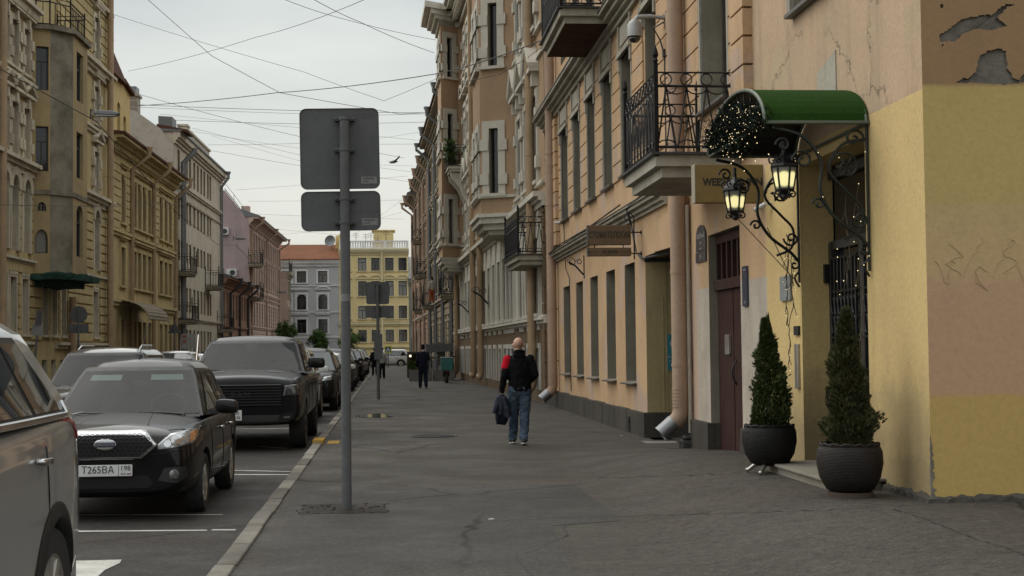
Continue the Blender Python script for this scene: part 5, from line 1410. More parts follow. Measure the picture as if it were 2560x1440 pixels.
SUV = dict(L=4.5, W=1.86, H=1.68, wb=2.65, fo=.9, r=.36, mz=1.12, spokes=5, tw=.23,
  st=[(-2.25, .82, .48, .72, .98, 1.04), (-2.2, .92, .34, .74, 1.08, 1.12), (-1.75, .985, .26, .72, 1.1, 1.16), (-1.0, 1., .24, .7, 1.08, 1.14), (0, 1., .24, .68, 1.06, 1.12), (.8, 1., .24, .68, 1.05, 1.13), (1.25, .99, .24, .68, 1.03, 1.12), (1.75, .97, .25, .66, 1.0, 1.085), (2.02, .93, .27, .64, .95, 1.04), (2.14, .88, .30, .62, .90, 1.0), (2.21, .83, .32, .60, .85, .95), (2.25, .78, .34, .58, .80, .88), (2.255, .72, .38, .57, .74, .80)],
  gh=dict(z0=1.07, w0=.92, w1=.70, yf0=1.02, yf1=.30, yr0=-2.12, yr1=-1.72, side=[(.15, .86, 0, -.26), (-.36, .11, .02, 0), (-.86, -.41, .12, .0)]))
PICK = dict(L=5.85, W=2.06, H=1.88, wb=3.6, fo=1.0, r=.40, mz=1.33, spokes=6, tw=.27, rim=M_rimd, ms=1.25,
  st=[(-2.92, .90, .62, .85, 1.18, 1.24), (-2.86, .97, .5, .85, 1.24, 1.27), (-2.2, 1., .42, .82, 1.24, 1.26), (-1, 1., .42, .8, 1.22, 1.25), (.3, 1., .42, .8, 1.23, 1.29), (1.1, 1., .42, .8, 1.23, 1.34), (1.5, .99, .42, .8, 1.22, 1.335), (2.2, .985, .42, .8, 1.19, 1.30), (2.6, .97, .42, .78, 1.15, 1.26), (2.80, .95, .42, .78, 1.15, 1.245), (2.89, .93, .44, .77, 1.12, 1.21), (2.925, .90, .46, .76, 1.09, 1.165), (2.93, .86, .50, .75, 1.03, 1.10)],
  gh=dict(z0=1.27, w0=.93, w1=.74, yf0=1.38, yf1=.62, yr0=-1.25, yr1=-1.1, side=[(.10, .84, 0, -.27), (-.80, .04, .08, 0)]))

# --- black saloon nearest the camera
D = car(carM(16.5, -2.74, 0.0), 'black saloon with chrome hexagon grille and white number plate, parked nose to camera', dict(SEDAN, interior=True), M_blackp, group='cars parked along the kerb')
def hexg(cx, cz, w, h, e): return [(cx - w, cz), (cx - w + e, cz + h), (cx + w - e, cz + h), (cx + w, cz), (cx + w - e * 1.2, cz - h), (cx - w + e * 1.2, cz - h)]
gz = .745
D.conform('grille_surround', M_chrome, hexg(0, gz + .0, .50, .135, .13), 'front', .012, .012)
gr = D.conform('grille', M_gap, hexg(0, gz, .462, .112, .115), 'front', .028)
mm = MB()
for r_ in range(6):
    for k in range(-9, 10):
        cx = k * .05 + (.025 if r_ % 2 else 0); cz = gz - .095 + r_ * .038
        if abs(cx) > .44 - abs(cz - gz) * .7: continue
        h = D.cast(cx, cz, 'front')
        if h[0] is None: continue
        c = h[0] + Vector((0, .03, 0)); pts = [c + Vector((.024 * cos(a), 0, .018 * sin(a))) for a in [pi / 3 * j for j in range(7)]]
        mm.tube(pts, .0035, 4, caps=False)
mm.build('mesh', M_plas, gr)
em = D.conform('emblem', M_chrome, [(.105 * cos(2 * pi * k / 20), gz + .012 + .058 * sin(2 * pi * k / 20)) for k in range(20)], 'front', .034, .012)
ey = D.cast(0, gz, 'front')[0].y + .055
D.conform('emblem_bar', simple('emblem blue', (.01, .02, .06), .3, coat=1), [(-.095, gz - .014), (-.095, gz + .034), (.095, gz + .034), (.095, gz - .014)], 'front', .049, .004, parent=em)
text('DATSUN', .042, 'emblem_lettering', M_chrome, em, Matrix.Translation((0, ey + .004, gz + .01)) @ FRONT, .002)
for sx in (-1, 1):
    hp = [(sx * .50, .70), (sx * .485, .735), (sx * .60, .845), (sx * .70, .875), (sx * .80, .88), (sx * .815, .80), (sx * .80, .745), (sx * .66, .715)]
    hl = D.conform('headlight', M_lens, hp, 'front', .008, .01)
    D.conform('indicator', M_amber, [(sx * .775, .76), (sx * .765, .85), (sx * .80, .855), (sx * .805, .77)], 'front', .021, parent=hl)
    for cx, cz, rr in ((.665, .79, .05), (.59, .755, .035)):
        D.conform('reflector', M_chrome, [(sx * cx + rr * cos(2 * pi * k / 12), cz + rr * sin(2 * pi * k / 12)) for k in range(12)], 'front', .02, parent=hl, sub=1)
    fg = D.conform('fog_lamp', simple('dull fog lens', (.12, .12, .12), .15, .3, coat=1), [(sx * .655 + .048 * cos(2 * pi * k / 14), .455 + .048 * sin(2 * pi * k / 14)) for k in range(14)], 'front', .012, .008, sub=1)
    D.conform('fog_lamp_recess', M_plas, [(sx * .50, .40), (sx * .56, .52), (sx * .76, .53), (sx * .77, .43), (sx * .68, .37)], 'front', .006)
D.conform('lower_intake', M_gap, [(-.46, .37), (-.40, .45), (.40, .45), (.46, .37), (.40, .33), (-.40, .33)], 'front', .006)
for sx in (-1, 1): D.line('bumper_seam', [(sx * .2, .645), (sx * .5, .655), (sx * .78, .70)], 'front', .004)
py_ = D.cast(0, .52, 'front')[0].y + .02
P = plate_on(D, '', 0, py_, .505)
text('Т265ВА', .098, 'plate_lettering', M_ink, P, Matrix.Translation((.068, py_ + .0135, .51)) @ FRONT, .0015, xs=.90, space=1.02)
text('198', .072, 'plate_lettering', M_ink, P, Matrix.Translation((-.195, py_ + .0135, .525)) @ FRONT, .0015, xs=.95)
text('RUS', .026, 'plate_lettering', M_ink, P, Matrix.Translation((-.175, py_ + .0135, .473)) @ FRONT, .0015)
m = MB()
m.box(-.131, -.127, py_ + .012, py_ + .0135, .452, .558); P_ = m.build('plate_divider', M_ink, P)
m = MB(); m.box(-.25, -.21, py_ + .012, py_ + .0138, .465, .471, 0); m.box(-.25, -.21, py_ + .012, py_ + .0138, .472, .478, 1); m.box(-.25, -.21, py_ + .012, py_ + .0138, .479, .485, 2); m.build('flag', [M_fred, M_blue, M_plate], P)
for sx in (-1, 1):
    a = D.Sf('F', sx * .55 - .2, .02); b = D.Sf('F', sx * .1 - .2, .08)
    m = MB(); P0 = [D.Sf('F', u, h) + Vector((0, .035, .02)) for u, h in ((sx * .4 - .35, .0), (sx * .4 - .1, .035), (sx * .4 + .25, .05))]
    m.tube(P0, [.014, .011, .006], 5); m.tube([P0[0] - Vector((0, -.03, .05)), P0[0]], .018, 6); m.build('wiper', M_plas, D.R)
for s_, t_ in ((.52, 1), (-.52, 1)): D.patch('sun_visor', simple('visor felt', (.42, .45, .43), .6), 'F', s_ - .27, s_ + .27, .72, .82, -.02, NHh=2)
st_ = MB(); c = D.Sf('F', -.48, .22); nrm = Vector((0, .62, .78)); X = Matrix.Translation(c + Vector((0, -.32, -.02))) @ nrm.to_track_quat('Z', 'Y').to_matrix().to_4x4()
st_.tube([X @ Vector((.19 * cos(2 * pi * k / 20), .19 * sin(2 * pi * k / 20), 0)) for k in range(21)], .014, 6, caps=False); st_.build('steering_wheel', simple('dark wheel rim', (.03, .03, .03), .4), D.R)
an = MB(); p = D.Sf('F', .1, 1.0) + Vector((0, -.25, .03)); an.lathe([(.022, 0), (.016, .03), (.006, .045)], 8, p); an.tube([p + Vector((0, 0, .03)), p + Vector((-.08, -.2, .42))], .004, 5); an.build('aerial', M_plas, D.R)
def doors(C, ys, z0, z1, handle_z, mat, chrome=False, sides=('left', 'right')):
    for ax in sides:
        for k, y in enumerate(ys):
            C.line('door_seam', [(y, z0), (y + .02, z1)], ax, .006)
        C.line('door_seam', [(ys[0], z0), (ys[-1], z0)], ax, .006)
        for y in ys[1:]:
            h = C.cast(y + .16, handle_z, ax)
            if h[0] is None: continue
            d = h[1]; c = h[0]
            m = MB(); m.tube([c + Vector((0, -.10, 0)) + d * .004, c + Vector((0, -.08, 0)) + d * .035, c + Vector((0, .08, .006)) + d * .035, c + Vector((0, .10, .008)) + d * .004], [(.012, .008), (.018, .011), (.017, .011), (.012, .008)], 8); m.build('door_handle', M_chrome if chrome else mat, C.R, smooth=True)
doors(D, (.86, -.12, -1.0), .30, .93, .80, M_chrome, True)
D.line('bonnet_seam', [(-.80, 1.35), (-.74, 1.75), (-.55, 2.02)], 'top', .004); D.line('bonnet_seam', [(.80, 1.35), (.74, 1.75), (.55, 2.02)], 'top', .004)
D.line('bonnet_crease', [(-.28, 1.15), (-.36, 1.98)], 'top', .009, M_blackp, -.004); D.line('bonnet_crease', [(.28, 1.15), (.36, 1.98)], 'top', .009, M_blackp, -.004)

# --- black pickup behind it
T = car(carM(26.85, -2.42), 'big black pickup truck with blacked-out grille parked behind the black saloon', dict(PICK, interior=True), M_blackp, group='cars parked along the kerb', name='parked_pickup')
g = T.conform('grille', M_gap, [(-.70, 1.10), (.70, 1.10), (.62, .74), (-.62, .74)], 'front', .012)
m = MB()
for k in range(8):
    z = .765 + k * .046; y0 = T.cast(0, z, 'front')[0].y
    m.tube([(-.66 + .0 * k, T.cast(-.6, z, 'front')[0].y + .02, z), (0, y0 + .03, z), (.66, T.cast(.6, z, 'front')[0].y + .02, z)], (.012), 5)
m.build('grille_bars', M_plas, g)
text('RAM', .13, 'grille_lettering', M_plas, g, Matrix.Translation((0, T.cast(0, .93, 'front')[0].y + .03, .93)) @ FRONT, .012, space=1.4)
for sx in (-1, 1):
    T.conform('headlight', simple('smoked lens', (.05, .05, .05), .1, .3, coat=1), [(sx * .68, .90), (sx * .72, 1.08), (sx * .93, 1.10), (sx * .95, .92)], 'front', .012, .01)
    T.conform('bumper_vent', M_gap, [(sx * .60, .50), (sx * .63, .60), (sx * .85, .66), (sx * .86, .52)], 'front', .006)
    T.conform('fog_lamp', simple('grey fog lens', (.12, .12, .12), .2, coat=1), [(sx * .70, .545), (sx * .70, .575), (sx * .80, .58), (sx * .80, .55)], 'front', .014)
    T.conform('bonnet_vent', M_plas, [(sx * .38, 1.9), (sx * .62, 1.88), (sx * .62, 2.15), (sx * .36, 2.2)], 'top', .006)
T.conform('bumper_lip', M_plas, [(-.80, .50), (-.62, .60), (.62, .60), (.80, .50), (.7, .45), (-.7, .45)], 'front', .005)
py_ = T.cast(.12, .60, 'front')[0].y + .03
P = plate_on(T, '', .12, py_, .60, .29, .17)
text('С 100', .075, 'plate_lettering', M_ink, P, Matrix.Translation((.12, py_ + .0135, .637)) @ FRONT, .0015)
text('КУ', .075, 'plate_lettering', M_ink, P, Matrix.Translation((.195, py_ + .0135, .557)) @ FRONT, .0015)
text('98', .065, 'plate_lettering', M_ink, P, Matrix.Translation((.035, py_ + .0135, .56)) @ FRONT, .0015)
for k in (0, 1):
    m = MB(); u = -.55 + k * .75; P0 = [T.Sf('F', u, .0) + Vector((0, .05, .02)), T.Sf('F', u + .25, .05) + Vector((0, .04, .02)), T.Sf('F', u + .5, .06) + Vector((0, .035, .02))]
    m.tube(P0, [.016, .012, .007], 5); m.build('wiper', M_plas, T.R)
T.patch('mirror_mount', simple('dark tint', (.02, .02, .02), .3), 'F', -.13, .13, .70, .86, -.006, NHh=3)
doors(T, (1.2, .1, -1.1), .5, 1.18, 1.06, M_blackp)
am = MB(); am.tube([(.93, 1.2, 1.5), (.93, .95, 1.95)], .012, 6); am.build('aerial', M_chrome, T.R)

# --- silver crossover at the left edge, seen from its rear quarter
V = dict(SUV); V.update(L=4.75, W=1.94, H=1.81, r=.39, wb=2.78, fo=.98, mz=1.36, rim=M_rim, spokes=10, tw=.25)
V['st'] = [(y * 1.055, w_, a * 1.1, b * 1.1, c_ * 1.21, d_ * 1.21) for y, w_, a, b, c_, d_ in SUV['st']]
V['gh'] = dict(z0=1.30, w0=.93, w1=.71, yf0=1.05, yf1=.30, yr0=-2.02, yr1=-1.60, side=[(.15, .86, 0, -.26), (-.38, .11, .02, 0), (-.84, -.43, .10, .0)])
A = car(carM(6.05, -2.62, 0.0), 'silver crossover cut by the left edge of the frame, seen from its rear quarter', V, M_silver, group='cars parked along the kerb')
A.conform('tail_light', M_red, [(-2.12, 1.23), (-2.12, 1.31), (-2.28, 1.33), (-2.335, 1.19), (-2.335, 1.11), (-2.25, 1.17)], 'left', .006, .01)
A.conform('tail_light', M_red, [(-.90, 1.17), (-.62, 1.21), (-.62, 1.31), (-.90, 1.31)], 'back', .006, .01)
doors(A, (.86, -.15, -1.22), .45, 1.27, 1.12, M_silver, True)
for (y0, y1) in ((-2.0, .95),):
    pts = [A.Sf('L', u, .045) + Vector((-.012, 0, 0)) for u in [-.86 + .1 * k for k in range(18)]]
    m = MB(); m.tube([A.Sf('L', -.90, .18) + Vector((-.012, 0, 0))] + pts, (.014), 6); m.build('chrome_strip', M_chrome, A.R)
def arch(C, ax, y, r0, r1, mat):
    pts = [(y + r1 * cos(a), C.S['r'] + r1 * sin(a)) for a in [pi * k / 18 - .15 + k * .0167 for k in range(19)]]
    inn = [(y + r0 * cos(a), C.S['r'] + r0 * sin(a)) for a in [pi * k / 18 - .15 + k * .0167 for k in range(19)]]
    m = MB(); P1 = []; P2 = []
    for (a, b), (c, d) in zip(pts, inn):
        h = C.cast(a, b, ax); h2 = C.cast(c, d, ax)
        if h[0] is None: continue
        q = h[0].copy(); q2 = Vector((q.x, c, d)); q = q + h[1] * .004; q2 = q2 + h[1] * .02
        P1.append(q); P2.append(q2)
    i = m.add(P1 + P2 + [p - h[1] * .12 for p in P2]); n = len(P1)
    m.faces(i, [(k, k + 1, n + k + 1, n + k) for k in range(n - 1)] + [(n + k, n + k + 1, 2 * n + k + 1, 2 * n + k) for k in range(n - 1)])
    m.build('wheel_arch_trim', mat, C.R, smooth=True)
for y in (A.yf, A.yr): arch(A, 'left', y, V['r'] + .045, V['r'] + .12, M_plas)
A.conform('sill_trim', M_plas, [(-1.0, .26), (-1.0, .36), (.95, .36), (.95, .26)], 'left', .006)
rl = MB(); rl.tube([A.Sf('L', -.7, 1.0) + Vector((.06, 0, .0)), A.Sf('L', -.6, 1.0) + Vector((.06, 0, .05)), A.Sf('L', .5, 1.0) + Vector((.06, 0, .05)), A.Sf('L', .6, 1.0) + Vector((.06, 0, 0))], .016, 6); rl.build('roof_rail', M_chrome, A.R)

# --- the rest of the row, and the other lane
def front_kit(C, lens=M_lens, z=0):
    H = C.S['st'][-3][5]; w = C.W
    for sx in (-1, 1): C.conform('headlight', lens, [(sx * w * .55, H - .13), (sx * w * .60, H - .02), (sx * w * .88, H + .03), (sx * w * .9, H - .10)], 'front', .008, .006, sub=2)
    C.conform('grille', M_gap, hexg(0, H - .13, w * .5, .10, .06), 'front', .01, sub=2)
    C.conform('lower_intake', M_gap, [(-w * .6, H - .48), (-w * .5, H - .38), (w * .5, H - .38), (w * .6, H - .48)], 'front', .006, sub=2)
    y = C.cast(0, H - .33, 'front')[0].y + .015; m = MB(); m.box(-.26, .26, y, y + .012, H - .36, H - .25); m.build('number_plate', M_plate, C.R)
front_kit(A)
GK = 'cars parked along the kerb'
specs = [(35.2, 'white crossover parked directly behind the black pickup truck', SUV, M_whitep), (41.6, 'black crossover parked behind the white one, its mirror beside the sign pole', SUV, M_blackp),
         (47.6, 'dark grey saloon in the kerbside row, third behind the pickup', SEDAN, M_darkp), (53.8, 'pale saloon in the kerbside row, fourth behind the pickup', SEDAN, M_whitep)]
protos = []
for s, lb, sp_, pm in specs:
    c_ = car(carM(s, -2.58 if s < 40 else -2.32), lb, sp_, pm, group=GK, detail=1); front_kit(c_); doors(c_, (.86, -.12, -1.0), .36, 1.0, .85, M_plas, sides=('left',)); protos.append(c_)
rest = [(60.2, 1, 'black crossover in the kerbside row, fifth behind the pickup'), (66.6, 2, 'dark grey saloon in the kerbside row, sixth behind the pickup'), (72.9, 1, 'black crossover in the kerbside row, level with the delivery scooter'), (79.4, 1, 'black crossover in the kerbside row, level with the couple of walkers'), (86.0, 2, 'dark saloon in the kerbside row, just past the couple of walkers'), (92.6, 0, 'white crossover far down the kerbside row'), (99, 2, 'dark saloon far down the kerbside row, behind the far white crossover'), (106, 1, 'black crossover last in the kerbside row')]
for s, k, lb in rest:
    c_ = copy_tree(protos[k].R); c_['label'] = lb; c_.matrix_world = carM(s, -2.35 + WRND.uniform(-.1, .1))
V2 = dict(SUV); V2.update(H=1.70, interior=True)
Bk = car(carM(26.2, -4.95), 'dark grey crossover with silver roof rails standing in the road left of the black saloon', V2, M_darkp, name='parked_car', group='cars on the road side'); front_kit(Bk)
for face in 'LR':
    sx = -1 if face == 'L' else 1
    rl = MB(); rl.tube([Bk.Sf(face, -.75, 1.0) + Vector((-sx * .05, 0, .0)), Bk.Sf(face, -.6, 1.0) + Vector((-sx * .05, 0, .07)), Bk.Sf(face, .55, 1.0) + Vector((-sx * .05, 0, .07)), Bk.Sf(face, .85, 1.0) + Vector((-sx * .05, 0, .0))], [.014, .02, .02, .014], 6); rl.build('roof_rail', M_chrome, Bk.R)
for s, t, k, lb in ((66, -9.5, 0, 'white crossover parked at the far left kerb, nearest of its row'), (73, -9.5, 3, 'pale saloon parked at the far left kerb, second of its row'), (80, -9.5, 1, 'black crossover parked at the far left kerb, third of its row'), (88, -9.5, 2, 'dark saloon parked at the far left kerb, farthest of its row')):
    c_ = copy_tree(protos[k].R); c_['label'] = lb; c_['group'] = 'cars parked at the far left kerb'; c_.matrix_world = carM(s, t)
c_ = copy_tree(protos[0].R); c_['label'] = 'white crossover crossing the far junction in front of the yellow house'; del c_['group']; x_, t_ = onground(968, 921, RD); c_.matrix_world = Matrix.Translation(SW(139, along(968, 900, 139)[0], RD)) @ Matrix.Rotation(TH + pi / 2, 4, 'Z')
# ------------------------------------------------------------------ signs, lamps, cables
M_galv = plaster('galvanised sign back', (.105, .107, .107), (.09, .092, .093), dirt=(.05, .05, .05), amt=.35, streak=.35, pscale=2.5, bmp=.05, rough=.55)
M_galvd = plaster('weathered galvanised post', (.115, .117, .118), (.09, .092, .093), dirt=(.045, .043, .04), amt=.4, pscale=3, rough=.5, bmp=.05)
M_stick = simple('grey sticker', (.16, .16, .155), .5, var=.2, scale=30)
M_inkg = simple('faint marker ink', (.065, .065, .065), .7)

def rrect(w, h, r, n=5):
    pts = []
    for cx, cy, a0 in ((w / 2 - r, h / 2 - r, 0), (-w / 2 + r, h / 2 - r, 90), (-w / 2 + r, -h / 2 + r, 180), (w / 2 - r, -h / 2 + r, 270)):
        for k in range(n + 1): a = radians(a0 + 90 * k / n); pts.append((cx + r * cos(a), cy + r * sin(a)))
    return pts
# Frame for things seen from behind: local x to camera-right, y away from the camera, z up
def XF(s, t, z=0, yaw=0): return Matrix.Translation(SW(s, t, z)) @ Matrix.Rotation(TH + yaw, 4, 'Z')

def sign_post(s, t, plates, top, r, label, group=None, dir_yaw=0, lean=0, cat='sign post', stickers=True):
    R = empty('sign_post', XF(s, t, 0, dir_yaw) @ Matrix.Rotation(lean, 4, 'Y'), label, cat, group)
    mb = MB(); mb.tube([(0, 0, -.05), (0, 0, top)], r, 16); mb.tube([(0, 0, top), (0, 0, top + .006)], r * .9, 12); mb.build('pole', M_galvd, R, angle=40)
    for (zc, w, h, rot) in plates:
        p = MB(); p.prism([(x, z + zc) for x, z in rrect(w, h, .065)], r + .02, r + .026, 'y')
        e = rrect(w, h, .065); e = [(x, r + .012, z + zc) for x, z in e]; 
        ring = MB(); i = p.add([(x, r + .012, z + zc) for x, z in rrect(w, h, .065)] + [(x * .985, r + .012, zc + z * .985) for x, z in rrect(w, h, .065)] + [(x, r + .026, z + zc) for x, z in rrect(w, h, .065)] + [(x * .985, r + .026, zc + z * .985) for x, z in rrect(w, h, .065)]); n = len(e)
        for k in range(n):
            q = (k + 1) % n; p.faces(i, [(k, q, n + q, n + k), (k, q, 2 * n + q, 2 * n + k), (n + k, n + q, 3 * n + q, 3 * n + k)])
        P = p.build('sign_plate', M_galv, R, Matrix.Rotation(rot, 4, 'Y'))
        for dz in ((.36 * h, -.02 * h) if h > .6 else (.30 * h, -.30 * h)):
            c = MB(); c.tube([(0, 0, zc + dz - .016), (0, 0, zc + dz + .016)], r + .007, 16); c.box(-r - .05, -r + .005, r * .3, r + .015, zc + dz - .02, zc + dz + .02); c.box(r - .005, r + .05, r * .3, r + .015, zc + dz - .02, zc + dz + .02)
            for sx in (-1, 1): c.lathe([(.012, 0), (.012, .015), (.003, .018)], 6, M=Matrix.Translation((sx * (r + .035), r * .3, zc + dz)) @ Matrix.Rotation(pi / 2, 4, 'X'))
            c.build('bracket', M_galvd, R)
        if stickers:
            sk = MB(); sx, sz = w * .36, zc - h * .5 + .085; sk.box(sx - .077, sx + .077, r + .017, r + .0195, sz - .035, sz + .035); sk.box(sx - .055, sx + .05, r + .0155, r + .017, sz + .012, sz + .024, 1); sk.box(sx - .065, sx - .01, r + .0155, r + .017, sz - .018, sz - .012, 1); sk.box(sx - .03, sx + .0, r + .0155, r + .017, sz - .005, sz + .002, 1); sk.build('sticker', [M_stick, M_inkg], P)
    return R
BACKM = Matrix(((1, 0, 0, 0), (0, 0, -1, 0), (0, 1, 0, 0), (0, 0, 0, 1)))   # text readable from -y
s0, t0 = onground(867, 1275)
def zat(s, px, py): return along(px, py, s)[1]
zt1, zb1, zt2, zb2 = [zat(s0, 862, y) for y in (268, 471, 475, 577)]
S1_ = sign_post(s0, t0, [((zt1 + zb1) / 2, .775, zt1 - zb1, radians(-.8)), ((zt2 + zb2) / 2, .775, zt2 - zb2 - .01, radians(-.8))], zat(s0, 862, 302), .048, 'near grey sign post with a square and a lower oblong plate seen from behind', 'grey sign posts on the pavement')
pl_ = [c for c in S1_.children if c.name.startswith('sign_plate')]
text('10 2020', .075, 'handwriting', M_inkg, pl_[0], Matrix.Translation((.235, .048 + .0185, zt1 - .075)) @ Matrix.Rotation(.0, 4, 'Y') @ BACKM, .0006)
text('VII 10 2020', .06, 'handwriting', M_inkg, pl_[1], Matrix.Translation((.22, .048 + .0185, (zt2 + zb2) / 2 - .01)) @ BACKM, .0006)
bandm = MB(); bandm.tube([(0, 0, 2.02), (0, 0, 2.09)], .0487, 16); bandm.build('tape', simple('pale tape', (.15, .15, .15), .6), S1_)
s1, t1 = onground(946, 998)
z = [zat(s1, 948, y) for y in (704, 761, 764, 794)]
sign_post(s1, t1, [((z[0] + z[1]) / 2, .72, z[0] - z[1] - .02, 0), ((z[2] + z[3]) / 2, .78, z[2] - z[3], 0)], zat(s1, 948, 712), .05, 'second grey sign post farther along the pavement, two plates seen from behind', 'grey sign posts on the pavement', stickers=False)
bx = MB(); bx.box(-.12, .14, -.09, .0, 1.25, 2.05); bx = bx.build('pole_box', M_galvd, [o for o in bpy.data.objects if o.name.startswith('sign_post')][-1])
# left pavement signs
GLs = 'road signs along the left pavement'
def left_sign(px, pyt, pyb, kind, label, lean=0, t=-11.5):
    d = ray(px, 800); q = d.x
    s = t / (CT * q + ST) * (-ST * q + CT)
    zt = zat(s, px, pyt); zb = zat(s, px, pyb)
    R = empty('road_sign', XF(s, t, 0) @ Matrix.Rotation(lean, 4, 'Y'), label, 'road sign', GLs)
    m = MB(); m.tube([(0, 0, -.05), (0, 0, zt - .05)], .04, 10); m.build('pole', M_galvd, R)
    h = zt - zb; m = MB()
    if kind == 'round':
        m.lathe([(h / 2, 0), (h / 2, .02)], 28, M=Matrix.Translation((0, .045, (zt + zb) / 2)) @ Matrix.Rotation(-pi / 2, 4, 'X'))
    elif kind == 'tri':
        w = h * .58; m.prism([(-w, zb), (w, zb), (0, zt)], .045, .06, 'y')
    elif kind == 'side': m.box(-.02, .02, -.35, .35, zb, zt); 
    m.build('sign_plate', M_galv, R)
    if kind == 'round': m = MB(); m.prism(rrect(.72, .34, .05), .045, .06, 'y'); m.build('sign_plate', M_galv, R, Matrix.Translation((0, 0, zb - .2)))
    return R, s
left_sign(196, 765, 808, 'round', 'round grey sign with an oblong plate below, seen from behind on the left pavement')
left_sign(436, 804, 833, 'tri', 'triangular grey sign seen from behind on the left pavement')
R, s_ = left_sign(78, 775, 812, 'side', 'dark leaning sign post seen edge-on at the far left', radians(5))
m = MB(); m.prism(rrect(.34, .34, .03), -.06, -.045, 'y'); m.build('sign_plate', M_stick, R, Matrix.Translation((0, 0, zat(s_, 70, 825))))
# stacked direction boards on the left house
t_, z_ = along(500, 850, 86)
R = empty('board_stand', XF(86, -11.7), 'stack of three white information boards on a post, left pavement', 'sign')
t_, zt = along(500, 834, 86); zb = along(500, 872, 86)[1]
m = MB(); m.tube([(-.3, 0, 0), (-.3, 0, zt)], .03, 8); m.tube([(.3, 0, 0), (.3, 0, zt)], .03, 8); m.build('frame', M_galvd, R)
for k in range(3):
    zz = zb + (zt - zb) * (k + .5) / 3; m = MB(); m.box(-.42, .42, -.05, -.03, zz - .13, zz + .13); b = m.build('board', simple('pale board', (.3, .29, .27), .6, var=.1), R)
    if k: m = MB(); m.box(-.36, -.12, -.056, -.05, zz - .08, zz + .06); m.build('red_mark', simple('dull red print', (.28, .06, .05), .6), b)
# pedestrian crossing sign at the junction
t_, zt = along(970, 866, 128); zb = along(970, 882, 128)[1]
R = empty('crossing_sign', XF(128, t_), 'yellow-edged pedestrian crossing sign at the far junction', 'road sign')
m = MB(); m.tube([(0, 0, 0), (0, 0, zt)], .05, 8); m.build('pole', M_galvd, R)
m = MB(); w = (zt - zb) / 2; m.box(-w * 1.15, w * 1.15, -.1, -.07, zb - w * .15, zt + w * .15); b = m.build('sign_plate', simple('fluorescent yellow', (.50, .55, .06), .5), R)
zc = (zt + zb) / 2
m = MB(); m.box(-w * .82, w * .82, -.106, -.1, zc - w * .82, zc + w * .82); b2 = m.build('blue_field', simple('sign dark blue', (.02, .05, .1), .5), b)
m = MB(); m.prism([(-w * .68, zc - w * .6), (w * .68, zc - w * .6), (0, zc + w * .68)], -.112, -.106, 'y'); m.build('white_triangle', M_wtrim, b)
m = MB(); m.prism([(-.05 * w, zc - w * .1), (.1 * w, zc - w * .1), (.3 * w, zc - w * .52), (.16 * w, zc - w * .52), (0, zc - w * .25), (-.2 * w, zc - w * .52), (-.34 * w, zc - w * .52), (-.08 * w, zc - w * .15), (-.05 * w, zc + w * .2), (.08 * w, zc + w * .2)], -.117, -.112, 'y'); m.build('walking_figure', M_ink, b)

# suspended street lamps and the cables over the street
M_cable = simple('dark cable', (.05, .05, .052), .7)
M_lampm = simple('grey lamp casing', (.16, .165, .165), .5, .3, var=.2)
def lamp(px, py, s, sc, label):
    t, z = along(px, py, s); R = empty('hanging_street_lamp', XF(s, t, z), label, 'street lamp', 'street lamps hung on cables')
    m = MB(); m.prism([(-.34 * sc, .0), (.34 * sc, -.02 * sc), (.38 * sc, .05 * sc), (.2 * sc, .10 * sc), (-.2 * sc, .12 * sc), (-.36 * sc, .07 * sc)], -.14 * sc, .14 * sc, 'y'); m.build('casing', M_lampm, R, bevel=.02)
    m = MB(); m.box(-.28 * sc, .28 * sc, -.11 * sc, .11 * sc, -.05 * sc, .0); m.build('diffuser', simple('frosted diffuser', (.3, .3, .28), .3), R)
    m = MB(); m.tube([(-.36 * sc, 0, .08), (-.45 * sc, 0, .16), (-.45 * sc, 0, -.12)], .02, 6); m.tube([(-.2, 0, .1), (-.2, 0, .3)], .012, 5); m.build('bracket', M_fd, R)
    return SW(s, t, z)
la = lamp(266, 287, 40, .95, 'grey flat street lamp hung on a cable before the ornate left house')
lb_ = lamp(600, 598, 84, .85, 'grey flat street lamp hung on a cable before the mauve gable wall')
lc = lamp(705, 732, 140, 1.2, 'small far street lamp hung on a cable before the grey end house')
def cable(pts, r=.014, sag=.25, label=None):
    m = MB(); P = []
    for a, b in zip(pts, pts[1:]):
        for k in range(8):
            f = k / 8; p = a.lerp(b, f); p.z -= sag * 4 * f * (1 - f) * (b - a).length / 20; P.append(p)
    P.append(pts[-1]); m.tube(P, r * .72, 5)
    o = m.build('overhead_cable', M_cable, smooth=True); return o
def wp(px, py, s): t, z = along(px, py, s); return SW(s, t, z)
CG = 'cables strung across the street'
def wl(px, py, t):   # point on the left or right building line
    s, z = onlat(px, py, t); return SW(s, t, z)
